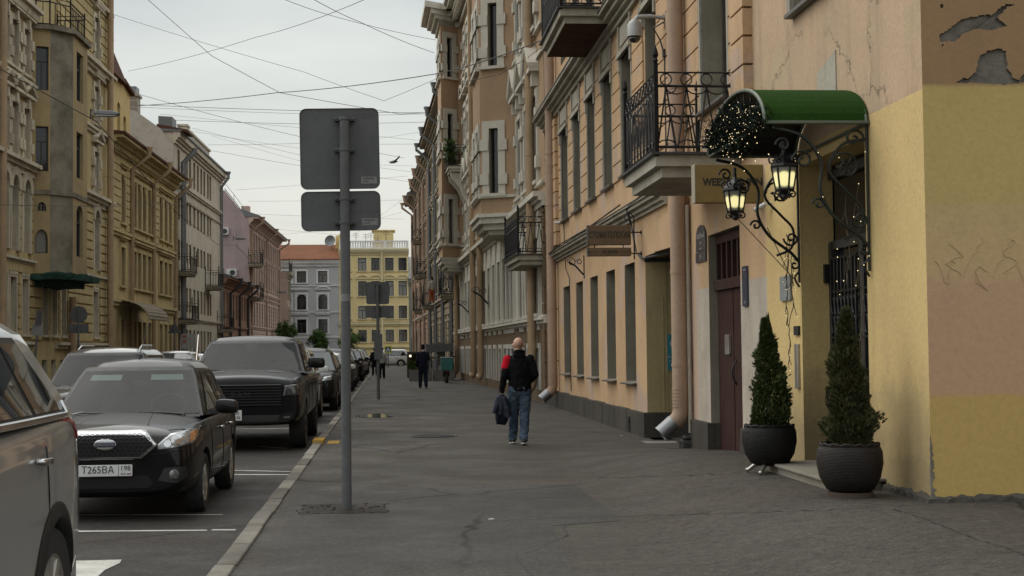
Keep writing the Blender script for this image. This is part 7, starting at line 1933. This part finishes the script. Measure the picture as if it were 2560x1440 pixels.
for n_ in m2_.node_tree.nodes:
    if n_.type == 'MIX': 
        if n_.inputs[6].default_value[0] < .01: n_.inputs[6].default_value = (.005, .004, .0035, 1); n_.inputs[7].default_value = (.026, .019, .016, 1)
M_wickb = m2_
def pot(px, pyb, label, tree_label, prof, hpot, tree_h, tree_r, mat, tmat, seed, feet, ztop_px):
    # stand the pot where it meets the raised pavement
    s = None
    z = .2
    for _ in range(12):
        s, t = onground(px, pyb, z); z = gh(s, t)
    M = XF(s, t, z); R = empty('plant_pot', M, label, 'plant pot', 'wicker pots by the entrance')
    zf_ = .075 if feet else .04
    m = MB(); m.lathe([(r_, zf_ + q * hpot) for r_, q in prof], 32); m.build('basket', mat, R, angle=50)
    m = MB(); n = 60
    for zz in (.0, .012): m.tube([(prof[-3][0] * 1.02 * cos(2 * pi * k / n), prof[-3][0] * 1.02 * sin(2 * pi * k / n), zf_ + hpot - .01 + zz + .006 * sin(k * 1.5 + zz * 200)) for k in range(n + 1)], .012, 5, caps=False)
    m.build('rim', mat, R)
    m = MB(); m.lathe([(prof[-3][0] * .9, 0), (.01, .015)], 20, (0, 0, zf_ + hpot - .05)); m.build('soil', M_earth, R)
    if feet:
        for a in (-2.2, -.9, .7, 2.4):
            m = MB(); m.tube([(.10 * cos(a), .10 * sin(a), .10), (.17 * cos(a), .17 * sin(a), .07), (.24 * cos(a), .24 * sin(a), .02), (.27 * cos(a), .27 * sin(a), .014)], [.026, .024, .02, .022], 8); m.build('foot', M_rim, R, smooth=True)
    else:
        m = MB(); m.lathe([(prof[0][0] * 1.25, -.03), (prof[0][0] * 1.28, .04), (prof[0][0] * .8, .045)], 24); m.build('base_slab', M_redstone, R)
    T_ = empty('thuja', M, tree_label, 'thuja', 'potted thujas by the entrance')
    thuja(T_, tree_h, tree_r, tmat, seed, zf_ + hpot - .03)
    return s, t, z
print('POT', pot(1925, 1181, 'black wicker pot on short metal feet left of the doorstep', 'greener pointed thuja in the left wicker pot', [(.14, 0), (.19, .05), (.25, .3), (.275, .6), (.27, .85), (.25, .98), (.24, 1.0), (.22, .97), (.2, .9)], .40, 1.10, .265, M_wick, M_thuja, 3, True, 0))
print('POT', pot(2126, 1240, 'dark brown wicker pot on a red granite base right of the doorstep', 'taller brownish thuja in the right wicker pot', [(.15, 0), (.20, .05), (.255, .3), (.28, .6), (.275, .85), (.25, .98), (.24, 1.0), (.22, .97), (.2, .9)], .40, 1.16, .255, M_wickb, M_thujab, 8, False, 0))
# ------------------------------------------------------------------ people
M_skin = simple('skin', (.42, .24, .17), .55, var=.08, scale=20)
M_skind = simple('skin darker', (.30, .17, .115), .55, var=.08, scale=20)
def cloth(name, col, var=.25, scale=9):
    return simple(name, col, .9, var=var, scale=scale, spec=.1, bmp=.3, bscale=60)

def organic(name, build, mat, parent, voxel=.012, smooth=6, fac=.5, subdiv=False, folds=0, fscale=.12):
    mb = MB(); build(mb); o = mb.build(name, mat, parent)
    r = o.modifiers.new('r', 'REMESH'); r.mode = 'VOXEL'; r.voxel_size = voxel; r.use_smooth_shade = True
    s = o.modifiers.new('s', 'SMOOTH'); s.factor = fac; s.iterations = smooth
    if folds:
        tx = bpy.data.textures.new('folds', 'CLOUDS'); tx.noise_scale = fscale; tx.noise_depth = 2; d = o.modifiers.new('f', 'DISPLACE'); d.texture = tx; d.strength = folds; d.mid_level = .5; d.texture_coords = 'LOCAL'
    apply_mods(o); o.data.materials.clear(); o.data.materials.append(mat)
    return o

def limb(mb, pts, rad, n=12):
    mb.tube(pts, rad, n); mb.ball(pts[0], rad[0] if not isinstance(rad[0], tuple) else min(rad[0]), n, 8); mb.ball(pts[-1], rad[-1] if not isinstance(rad[-1], tuple) else min(rad[-1]), n, 8)

def hand(mb, wrist, d, palm_n, side, curl=.5, sc=1.0):
    """palm with four fingers and a thumb; d = finger direction, palm_n = palm facing, side = thumb side"""
    d = d.normalized(); side = (side - d * side.dot(d)).normalized(); pn = d.cross(side)
    if pn.dot(palm_n) < 0: pn = -pn
    pc = wrist + d * .055 * sc
    mb.tube([wrist - d * .02, wrist + d * .02 * sc, pc, wrist + d * .095 * sc], [(.022 * sc, .02 * sc), (.03 * sc, .018 * sc), (.042 * sc, .016 * sc), (.038 * sc, .013 * sc)], 10, up=tuple(side))
    for k, (off, ln) in enumerate(((.030, .072), (.010, .080), (-.010, .074), (-.028, .058))):
        b = wrist + d * .09 * sc + side * off * sc; p = [b]; dd = d.copy()
        for j, fl in enumerate((.45, .32, .25)):
            a = curl * (.5 + .5 * j); dd = (dd * cos(a) + pn * sin(a)).normalized(); p.append(p[-1] + dd * ln * fl * sc)
        mb.tube(p, [.0095 * sc, .009 * sc, .0085 * sc, .007 * sc], 8); mb.ball(p[-1], .007 * sc, 8, 6)
    b = wrist + d * .03 * sc + side * .03 * sc; t1 = (d * .55 + side * .75 + pn * .3).normalized(); t2 = (d * .9 + side * .25 + pn * .4).normalized()
    mb.tube([b, b + t1 * .035 * sc, b + t1 * .035 * sc + t2 * .03 * sc, b + t1 * .035 * sc + t2 * .052 * sc], [.013 * sc, .012 * sc, .010 * sc, .008 * sc], 8); mb.ball(b + t1 * .035 * sc + t2 * .052 * sc, .008 * sc, 8, 6)

def head(mb, c, f, sc=1.0):
    """c = centre of the skull, f = facing direction (unit, horizontal)"""
    X = Matrix(((f.y, f.x, 0, 0), (-f.x, f.y, 0, 0), (0, 0, 1, 0), (0, 0, 0, 1)))
    def P(x, y, z): return Vector(c) + X.to_3x3() @ Vector((x, y, z)) * sc
    R3 = X.to_3x3().to_4x4()
    mb.ball(P(0, -.012, .02), (.082 * sc, .096 * sc, .094 * sc), 18, 14, M=R3)
    mb.ball(P(0, .03, -.045), (.068 * sc, .07 * sc, .075 * sc), 16, 12, M=R3)
    mb.ball(P(0, .05, -.09), (.035 * sc, .035 * sc, .028 * sc), 12, 8, M=R3)
    mb.tube([P(0, .085, .01), P(0, .107, -.03), P(0, .092, -.042)], [.010 * sc, .017 * sc, .012 * sc], 8)
    for s in (-1, 1):
        mb.ball(P(s * .032, .083, .012), .013 * sc, 8, 6)
        mb.ball(P(s * .088, -.008, -.012), (.013 * sc, .021 * sc, .036 * sc), 10, 8, M=R3)
    mb.tube([P(-.024, .088, -.068), P(0, .095, -.068), P(.024, .088, -.068)], [.006 * sc, .009 * sc, .006 * sc], 8)
    mb.tube([P(0, -.02, -.05), P(0, -.03, -.14), P(0, -.035, -.2)], [.055 * sc, .056 * sc, .066 * sc], 14)


def person(M, label, J, top, bottom, shoe, skin=None, hair=None, group=None, vox=.014, lower=None, bulk=1.0, hem=.86, hood=False, collar=None, skirt=False, hands=True):
    """J: joints in local coordinates, the figure faces local +y"""
    skin = skin or M_skin
    R = empty('person', M, label, 'person', group); v = {k: Vector(p) for k, p in J.items() if k not in ('curl', 'face')}
    fc = Vector(J.get('face', (0, 1, 0))).normalized(); curl = J.get('curl', {})
    def body(mb):
        head(mb, v['head'], fc)
        limb(mb, [v['neck'], v['chest'], v['pelvis']], [(.06, .06), (.13, .085), (.12, .085)])
        for sx, s in ((-1, 'L'), (1, 'R')):
            limb(mb, [v['sh' + s], v['el' + s], v['wr' + s]], [.045, .038, .027])
            limb(mb, [v['hip' + s], v['kn' + s], v['an' + s]], [.07, .05, .04])
            mb.tube([v['an' + s], v['an' + s] + Vector((0, .1, -.05))], [.035, .025], 8)
            if hands: hand(mb, v['wr' + s], v.get('hd' + s, v['wr' + s] - v['el' + s]), Vector((-sx, 0, 0)), Vector((0, 1, 0)), curl.get(s, .45))
    organic('body', body, skin, R, min(vox, .0075) if vox < .013 else vox, 3, .4)
    def topf(mb):
        n = v['neck']; b = bulk
        sl = (v['shL'] + v['shR']) / 2
        mb.tube([n + Vector((0, -.015, .02)), n + Vector((0, -.01, -.05)), sl + Vector((0, -.005, -.02)), v['chest'], (v['chest'] + v['pelvis']) / 2, v['pelvis'] + Vector((0, 0, .02)), Vector((v['pelvis'].x, v['pelvis'].y, hem))],
                [(.068, .072), (.115 * b, .088), (.198 * b, .108), (.185 * b, .125 * b), (.172 * b, .122 * b), (.172 * b, .122 * b), (.165 * b, .115 * b)], 20, up=(1, 0, 0))
        for s in 'LR': limb(mb, [v['sh' + s], v['el' + s], v['wr' + s] + (v['el' + s] - v['wr' + s]).normalized() * .015], [.062 * b, .058 * b, .043 * b])
        if hood:
            mb.ball(n + Vector((0, -.075, -.01)), (.105, .05, .07), 14, 10)
            mb.tube([n + Vector((.085 * cos(a), -.03 + .075 * sin(a), .03 - .02 * sin(a))) for a in [pi + pi * k / 8 for k in range(9)]], .026, 8)
    t_ = organic('top', topf, top, R, vox, 6, folds=.03 if vox < .013 else .012, fscale=.09)
    if collar: organic('collar', lambda mb: mb.tube([v['neck'] + Vector((0, -.015, -.03)), v['neck'] + Vector((0, -.02, .035))], [.075, .066], 14), collar, R, vox * .8, 2)
    def legs(mb):
        pv = v['pelvis']
        mb.ball(pv + Vector((0, 0, -.03)), (.155 * bulk, .115 * bulk, .13), 16, 10)
        for s in 'LR':
            if skirt: limb(mb, [v['hip' + s], v['kn' + s] + (v['hip' + s] - v['kn' + s]) * .1], [.10, .14])
            else: limb(mb, [v['hip' + s] + Vector((0, 0, -.02)), (v['hip' + s] + v['kn' + s]) / 2, v['kn' + s], (v['kn' + s] + v['an' + s]) / 2, v['an' + s] + Vector((0, 0, .0))], [.104, .096, .082, .076, .072])
    organic('trousers' if not skirt else 'skirt', legs, bottom, R, vox, 4, folds=.035 if vox < .013 else .01, fscale=.07)
    for s in 'LR':
        a = v['an' + s]; tilt = v.get('toe' + s, a + Vector((0, .17, -.07)))
        def sf(mb):
            d = (tilt - a); fl = Vector((d.x, d.y, 0)).normalized(); heel = a - fl * .05 + Vector((0, 0, -.045)) + Vector((0, 0, (-d.z - .07) * .0))
            mb.tube([heel, a + (tilt - a) * .45 + Vector((0, 0, -.008)), tilt], [(.038, .036), (.047, .034), (.036, .022)], 12, up=(1, 0, 0)); mb.ball(heel, (.038, .04, .04), 10, 8); mb.ball(tilt, (.036, .036, .024), 10, 8); mb.tube([heel + fl * .03, a + Vector((0, 0, .02))], [.04, .042], 10)
        o = organic('shoe', sf, shoe[0], R, .009, 3)
        if len(shoe) > 1:
            def sol(mb):
                d = (tilt - a); fl = Vector((d.x, d.y, 0)).normalized(); heel = a - fl * .055 + Vector((0, 0, -.078))
                mb.tube([heel, (heel + tilt) / 2 + Vector((0, 0, -.022)), tilt + Vector((0, 0, -.024))], [(.041, .014), (.048, .014), (.036, .012)], 12, up=(1, 0, 0)); mb.ball(heel, (.042, .04, .016), 10, 6)
            organic('sole', sol, shoe[1], o, .008, 2)
    if hair:
        def hf(mb):
            c = v['head']; mb.ball(c + Vector((0, -.02, .028)), (.083, .098, .10), 16, 12); mb.ball(c + Vector((0, -.05, -.03)), (.07, .06, .06), 12, 8)
        organic('hair', hf, hair, R, .012, 3)
    return R

M_jblack = cloth('black sweatshirt cloth', (.006, .006, .007), .2)
M_jred = cloth('red sleeve cloth', (.42, .008, .02), .15)
m, nt, bs = newmat('faded blue jeans'); co = coords(nt)
c = ramp(nt, noise(nt, co, 4, 5, .6), [(.35, (.035, .05, .075)), (.55, (.075, .11, .15)), (.7, (.14, .18, .21))]); c = mix(nt, ramp(nt, noise(nt, co, 60, 3), [(.4, .4), (.6, 0.)]), c, (.03, .04, .06)); L(nt, c, bs.inputs['Base Color']); bs.inputs['Roughness'].default_value = .95; bs.inputs['Specular IOR Level'].default_value = .1
bump(nt, bs, noise(nt, co, 13, 5, .6, (1, 1, 2.2)), .9, .03); M_jean = m
M_sneak = simple('dark trainer', (.02, .02, .022), .7); M_sole = simple('white trainer sole', (.45, .44, .41), .6)
sB, tB = onground(1300, 1112)
BM = XF(sB, tB, gh(sB, tB), radians(-3))
J = dict(head=(-.01, .045, 1.605), neck=(0, .0, 1.455), chest=(.0, 0, 1.24), pelvis=(.015, 0, .94),
         shL=(-.175, 0, 1.385), elL=(-.245, -.03, 1.10), wrL=(-.285, .02, .845), hdL=(.0, .1, -1),
         shR=(.185, 0, 1.385), elR=(.255, -.05, 1.11), wrR=(.16, .20, .985), hdR=(-.6, .6, .0),
         hipL=(-.08, 0, .90), knL=(-.085, .16, .50), anL=(-.105, .26, .10), toeL=(-.135, .42, .035),
         hipR=(.095, 0, .90), knR=(.085, .05, .49), anR=(.055, -.16, .115), toeR=(.065, .0, .035), curl={'L': 1.1, 'R': .8})
BALD = person(BM, 'bald man in a black top with one red shoulder and faded jeans, walking away', J, M_jblack, M_jean, (M_sneak, M_sole), vox=.012, bulk=1.08, hem=.86, hood=True)
organic('red_sleeve_panel', lambda mb: limb(mb, [Vector((-.186, -.006, 1.372)), Vector((-.218, -.012, 1.25))], [(.072, .072), (.072, .072)]), M_jred, BALD, .01, 3)
# jacket carried in his left hand
M_jk = cloth('slate blue jacket cloth', (.035, .04, .055), .2); M_jk2 = cloth('navy jacket lining', (.012, .014, .022), .2)
JK = empty('carried_jacket', BM @ Matrix.Translation((-.30, .03, .78)), 'folded slate blue jacket hanging from the left hand of the bald man', 'jacket')
def jk(mb):
    mb.tube([(0, 0, .03), (.03, .0, -.08), (.035, .02, -.26), (.02, .02, -.33)], [(.05, .045), (.10, .06), (.135, .07), (.12, .06)], 14, up=(1, 0, 0))
    mb.tube([(-.03, -.03, 0), (-.075, -.05, -.14), (-.115, -.05, -.27)], [.035, .045, .03], 10); mb.tube([(.05, -.05, -.02), (.09, -.06, -.2), (.11, -.05, -.34)], [.03, .04, .03], 10); mb.tube([(.0, -.055, -.02), (.0, -.07, -.2), (-.01, -.06, -.3)], [.025, .03, .02], 8)
organic('jacket_body', jk, M_jk, JK, .011, 3, folds=.03, fscale=.06)
def jk2(mb):
    mb.tube([(.02, .01, -.26), (.01, .02, -.40), (.0, .02, -.455)], [(.12, .06), (.10, .055), (.07, .035)], 12, up=(1, 0, 0)); mb.tube([(-.05, -.03, -.3), (-.06, -.03, -.45)], [.035, .022], 8)
organic('lining', jk2, M_jk2, JK, .011, 3)

def walker(s, t, label, top, bottom, shoe, H=1.74, ph=0.0, hair=None, yaw=0, arms='hang', group=None, collar=None, vox=.018, z=0, skirt=False, skin=None):
    k = H / 1.72; st = .2 * ph
    J = dict(head=(0, .03, 1.60), neck=(0, 0, 1.455), chest=(0, 0, 1.24), pelvis=(0, 0, .94), shL=(-.18, 0, 1.385), shR=(.18, 0, 1.385), elL=(-.235, -.04, 1.10), wrL=(-.25, .05, .85), elR=(.235, -.02, 1.10), wrR=(.25, .08, .85),
             hipL=(-.085, 0, .9), hipR=(.085, 0, .9), knL=(-.10, st * .6 + .03, .49), anL=(-.11, st, .09), knR=(.10, -st * .2 + .04, .49), anR=(.11, -st, .10), toeL=(-.13, st + .16, .03), toeR=(.13, -st + .16, .03))
    if arms == 'fold': J.update(elR=(.245, -.0, 1.12), wrR=(.10, .22, 1.12))
    J = {a: tuple(c * k for c in b) for a, b in J.items()}
    return person(XF(s, t, z + gh(s, t) if not z else z, yaw), label, J, top, bottom, shoe, skin=skin or M_skind, hair=hair, group=group, vox=vox, hem=.84 * k, collar=collar, skirt=skirt)
M_suit = cloth('navy suit cloth', (.012, .013, .022), .15); M_hair = cloth('dark hair', (.015, .011, .009), .2); M_shirt = cloth('white shirt', (.45, .45, .45), .1); M_drk = cloth('black coat', (.01, .01, .011), .15); M_lt = cloth('pale blouse', (.32, .30, .27), .15); M_org = cloth('patterned orange cloth', (.26, .07, .03), .5, 14); M_bsh = simple('black shoe', (.01, .01, .01), .4)
GP = 'people walking far down the pavement'
s, t = onground(1058, 971); walker(s, t, 'man in a navy suit with a white collar walking away near the terrace', M_suit, M_suit, (M_bsh,), 1.76, .5, M_hair, arms='fold', collar=M_shirt)
s, t = onground(937, 939); walker(s, t, 'far walker dressed all in black, left of the second sign post', M_drk, M_drk, (M_bsh,), 1.7, .6, M_hair, group=GP)
s, t = onground(955, 947); walker(s, t, 'far walker in a pale top and dark trousers, behind the second sign post', M_lt, M_drk, (M_bsh,), 1.68, -.5, M_hair, group=GP)
bx_, bz_ = F3.at(1080, 740, .6); q = F3.M @ Vector((bx_, .6, 0)); s, t, _ = WS(q)
walker(s, t, 'person in a pale top and patterned orange clothes standing on a far balcony', M_lt, M_org, (M_bsh,), 1.66, .1, M_hair, z=F3.at(1101, 742, 1.0)[1] + .2, yaw=.5)
walker(68, -12.0, 'dark haired walker on the left pavement near the hooped awning, above the car roofs', M_drk, M_drk, (M_bsh,), 1.72, .5, M_hair, yaw=pi, group='people on the left pavement')
walker(84, -12.2, 'walker in black by the white information boards on the left pavement', M_drk, M_drk, (M_bsh,), 1.72, -.4, M_hair, group='people on the left pavement')
# ------------------------------------------------------------------ round street trees at the end
M_leaf = leaf_mat('tree leaves', [(.012, .03, .008), (.025, .055, .012), (.045, .085, .018), (.06, .10, .025)])
def tree(px, py, s, r, label, seed, squash=1.05):
    t, z = along(px, py, s); R = empty('street_tree', XF(s, t, 0), label, 'tree', 'clipped round trees at the end'); rnd = random.Random(seed)
    m = MB(); m.tube([(0, 0, 0), (.02, 0, z - r * .9), (0, .0, z)], [.09, .07, .04], 8)
    for k in range(7):
        a = rnd.uniform(0, 2 * pi); e = rnd.uniform(.2, 1.1); m.tube([(0, 0, z - r * .8), (r * .4 * cos(a), r * .4 * sin(a), z - r * .2), (r * .75 * cos(a) * cos(e), r * .75 * sin(a) * cos(e), z + r * .7 * sin(e))], [.035, .025, .01], 5)
    m.build('trunk', M_bark, R)
    m = MB(); cl = []
    for _ in range(60):
        d = Vector((rnd.gauss(0, 1), rnd.gauss(0, 1), rnd.gauss(0, 1))).normalized(); cl.append(d * r * rnd.uniform(.3, .88))
    for c in cl:
        cr = r * rnd.uniform(.18, .34)
        for _ in range(60):
            d = Vector((rnd.gauss(0, 1), rnd.gauss(0, 1), rnd.gauss(0, 1))).normalized(); p = c + d * cr * rnd.random() ** .4; p.z *= squash
            n = (d + Vector((rnd.gauss(0, .5), rnd.gauss(0, .5), .4))).normalized(); a = n.orthogonal().normalized(); a = (Matrix.Rotation(rnd.uniform(0, 6.3), 3, n) @ a); b = n.cross(a); l = rnd.uniform(.07, .13)
            q = Vector((p.x, p.y, p.z + z)); m.poly([q - a * l, q - b * l * .45, q + a * l, q + b * l * .45])
    m.build('crown', M_leaf, R, recalc=False)
tree(717, 830, 150, 1.25, 'clipped round tree at the street end, leftmost, beside the small pink house', 1)
tree(798, 849, 150, 1.30, 'clipped round tree in the middle, before the grey end house', 2)
tree(872, 850, 150, 1.30, 'clipped round tree at the street end, partly behind the near sign pole', 3)
m = MB(); rnd = random.Random(6)
t0_, _ = along(1000, 913, 157); R = empty('hedge', XF(157, t0_), 'low clipped green hedge at the foot of the yellow house', 'hedge')
for _ in range(1500):
    p = Vector((rnd.uniform(-1.6, 1.6), rnd.uniform(-.4, .4), rnd.uniform(0, .8))); d = Vector((rnd.gauss(0, 1), rnd.gauss(0, 1), rnd.gauss(0, 1))).normalized(); a = d.orthogonal() * .1; b = d.cross(a) * .5; m.poly([p - a, p - b, p + a, p + b])
m.build('foliage', M_leaf, R, recalc=False)

# ------------------------------------------------------------------ terrace, delivery scooter
sT = 71.0
def tz(px, py, s=sT): return along(px, py, s)
M_conc = plaster('grey concrete', (.17, .165, .15), (.13, .125, .115), amt=.4, streak=.3, pscale=1.5)
def planter(px0, px1, pyt, s, label):
    a, zt = tz(px0, pyt, s); b, _ = tz(px1, pyt, s); R = empty('planter', XF(s, (a + b) / 2, 0), label, 'planter', 'concrete planters of the terrace')
    w = (b - a) / 2; m = MB(); m.box(-w, w, 0, .5, 0, zt); m.box(-w + .06, w - .06, .06, .44, zt, zt + .004, 1); m.build('box', [M_conc, M_earth], R, bevel=.015)
planter(1023, 1080, 927, sT, 'grey concrete terrace planter in front of the suited man'); planter(1082, 1136, 925, sT + .6, 'grey concrete terrace planter under the delivery box')
a, zt = tz(1066, 861); b, zb = tz(1136, 881); R = empty('terrace_awning', XF(sT + .8, (a + b) / 2, 0), 'grey flat terrace awning on posts against the right-hand houses', 'awning')
w = (b - a) / 2; m = MB(); m.hexa([(-w, 0, zb), (w, 0, zb + .05), (w, 2.4, zb + .05), (-w, 2.4, zb), (-w, 0, zt), (w, 0, zt + .05), (w, 2.4, zt + .05), (-w, 2.4, zt)]); m.build('canopy', simple('dark grey awning', (.085, .088, .09), .7, var=.2), R)
for x in (-w + .1, w - .12):
    m = MB(); m.tube([(x, .1, 0), (x, .1, zb + .1)], .05, 8); m.build('post', M_fd, R)
m = MB(); m.box(-w + .1, w - .1, .08, .13, zb - .32, zb - .22); m.box(-w * .2, w * .4, .3, .34, .75, 1.9); m.build('valance', M_conc, R)
# small kiosk front with a lit lamp
a, _ = tz(1018, 900, 80); b, _ = tz(1052, 900, 80); R = empty('cafe_stand', XF(80, (a + b) / 2, 0), 'dark wooden cafe stand with a small lit lamp, left of the suited man', 'stand')
w = (b - a) / 2; zt = along(1035, 885, 80)[1]; m = MB()
for x in (-w, w - .08): m.box(x, x + .08, 0, .08, 0, zt); m.box(x, x + .08, 1.1, 1.18, 0, zt)
m.box(-w, w, -.05, 1.25, zt, zt + .12); m.box(-w, w, 0, .06, .7, .8); m.box(-w, w, 1.0, 1.06, .0, zt); m.build('frame', M_bark, R)
m = MB(); q = along(1026, 890, 80); m.ball((q[0] - (a + b) / 2, .2, q[1]), .07, 10, 8); m.build('lamp', simple('lit lamp', (.8, .8, .7), .3, emit=(1, .9, .65), es=.9), R, smooth=True)
pm = MB(); rnd = random.Random(3)
for _ in range(500):
    p = Vector((rnd.uniform(-w, w), rnd.uniform(-.1, .2), .45 + rnd.uniform(0, .45))); d = Vector((rnd.gauss(0, 1), rnd.gauss(0, 1), rnd.gauss(0, 1))).normalized(); aa = d.orthogonal() * .06; bb = d.cross(aa) * .5; pm.poly([p - aa, p - bb, p + aa, p + bb])
PL = empty('potted_shrub', XF(80, (a + b) / 2, 0), 'small green shrub in a trough on the dark cafe stand', 'shrub'); pm.build('foliage', M_leaf, PL, recalc=False); m = MB(); m.box(-w * .9, w * .9, -.15, .2, .2, .5); m.build('trough', M_bark, PL)
# delivery scooter with teal box
sS = 66.5; t_, _ = along(1117, 950, sS); R = empty('delivery_scooter', XF(sS, t_, 0), 'black delivery scooter parked by the terrace, seen from behind', 'scooter')
for y in (0, 1.25):
    m = MB(); X = Matrix.Translation((0, y, .25)) @ Matrix.Rotation(pi / 2, 4, 'Y'); m.lathe([(.14, -.06), (.23, -.065), (.25, -.03), (.25, .03), (.23, .065), (.14, .06)], 22, M=X); wh = m.build('wheel', M_tyre, R, angle=40); m = MB(); m.lathe([(.02, -.05), (.14, -.03), (.14, .03), (.02, .05)], 14, M=X); m.build('rim', M_rimd, wh)
m = MB(); m.tube([(0, .0, .42), (0, .2, .62), (0, .55, .66), (0, .62, .35), (0, .95, .28), (0, 1.12, .55), (0, 1.05, 1.0)], [(.10, .09), (.13, .14), (.12, .12), (.08, .16), (.05, .16), (.09, .14), (.05, .08)], 12, up=(0, 0, 1)); m.build('body', M_plas, R, smooth=True)
m = MB(); m.tube([(0, -.1, .72), (0, .3, .8), (0, .65, .76)], [(.05, .1), (.07, .14), (.05, .12)], 10); m.build('saddle', M_plas, R, smooth=True)
m = MB(); m.tube([(-.34, .92, 1.03), (-.15, 1.0, 1.05), (.15, 1.0, 1.05), (.34, .92, 1.03)], .018, 6); m.build('handlebar', M_fd, R)
for sx in (-1, 1): m = MB(); m.ball((sx * .33, .95, 1.2), (.07, .02, .05), 10, 6); m.tube([(sx * .25, .98, 1.05), (sx * .33, .95, 1.18)], .008, 5); m.build('mirror', M_plas, R)
m = MB(); m.box(-.07, .07, -.13, -.1, .5, .58); m.build('tail_light', M_red, R)
a, z1_ = along(1100, 893, sS); b, z0_ = along(1130, 926, sS); R = empty('delivery_box', XF(sS - .1, t_, 0), 'teal delivery box strapped on the back of the black scooter', 'delivery box')
w = max(.26, (b - a) / 2); m = MB(); m.box(-w, w, -.25, .25, z0_, z1_ - .06); m.build('box', simple('teal bag fabric', (.03, .13, .115), .7, var=.25, scale=5), R, bevel=.03); m = MB(); m.box(-w - .01, w + .01, -.26, .26, z1_ - .06, z1_); m.build('lid', simple('pale teal lid', (.14, .20, .18), .6), R, bevel=.02)
# ------------------------------------------------------------------ gull
t_, z = along(984, 405, 42); R = empty('gull', XF(42, t_, z, radians(20)) @ Matrix.Scale(.6, 4), 'grey gull flying low over the street right of the square sign', 'bird')
M_gull = simple('gull grey', (.14, .14, .145), .8)
def gb(mb):
    mb.tube([(-.24, 0, -.05), (-.12, 0, -.03), (.02, 0, .0), (.14, 0, .03), (.2, 0, .04)], [(.012, .03), (.05, .05), (.07, .065), (.045, .045), (.03, .03)], 10); mb.tube([(.2, 0, .04), (.27, 0, .03)], [.014, .004], 6)
organic('body', gb, M_gull, R, .012, 2)
for sg, pts in ((1, [(.03, .03, .03), (.08, .22, .10), (.02, .42, .07), (-.1, .62, .12)]), (-1, [(.03, -.03, .03), (.1, -.2, .12), (.12, -.42, .18), (.06, -.62, .24)])):
    m = MB(); m.tube(pts, [(.012, .07), (.012, .075), (.009, .055), (.004, .012)], 8, up=(0, 0, 1)); m.build('wing', M_gull, R, smooth=True)
# litter: scraps of paper on the pavement
rnd = random.Random(12); M_paper = simple('scrap of paper', (.4, .39, .36), .9)
for k, (px, py) in enumerate(((1290, 1030), (1228, 1300), (1555, 1090))):
    s, t = onground(px, py); m = MB(); a = rnd.uniform(0, 3); m.M = XF(s, t, gh(s, t) + .004, a); m.hexa([(-.03, -.02, 0), (.03, -.018, 0), (.028, .02, 0), (-.03, .022, 0), (-.03, -.02, .004), (.03, -.018, .01), (.028, .02, .004), (-.03, .022, .012)]); m.M = None
    tag(m.build('paper_scrap', M_paper), ['pale paper scrap left of the carried jacket on the pavement', 'pale paper scrap near the bottom of the picture on the asphalt', 'pale paper scrap by the gateway'][k], 'litter', 'scraps on the pavement')
# plants on the far balcony
m = MB(); rnd = random.Random(9); x0 = x2 - 2.3
R = empty('balcony_plant', F2.M @ Matrix.Translation((x0, .78, 10.35)), 'leafy climbing plant on the stone-bracketed balcony of the tan house', 'plant')
for _ in range(500):
    p = Vector((rnd.gauss(0, .16), rnd.gauss(0, .12), rnd.uniform(.1, 1.25))); d = Vector((rnd.gauss(0, 1), rnd.gauss(0, 1), rnd.gauss(0, 1))).normalized(); a = d.orthogonal() * .07; b = d.cross(a) * .5; m.poly([p - a, p - b, p + a, p + b])
m.build('foliage', M_leaf, R, recalc=False); m = MB(); m.box(-.2, .2, -.12, .1, 0, .2); m.build('trough', M_bark, R)
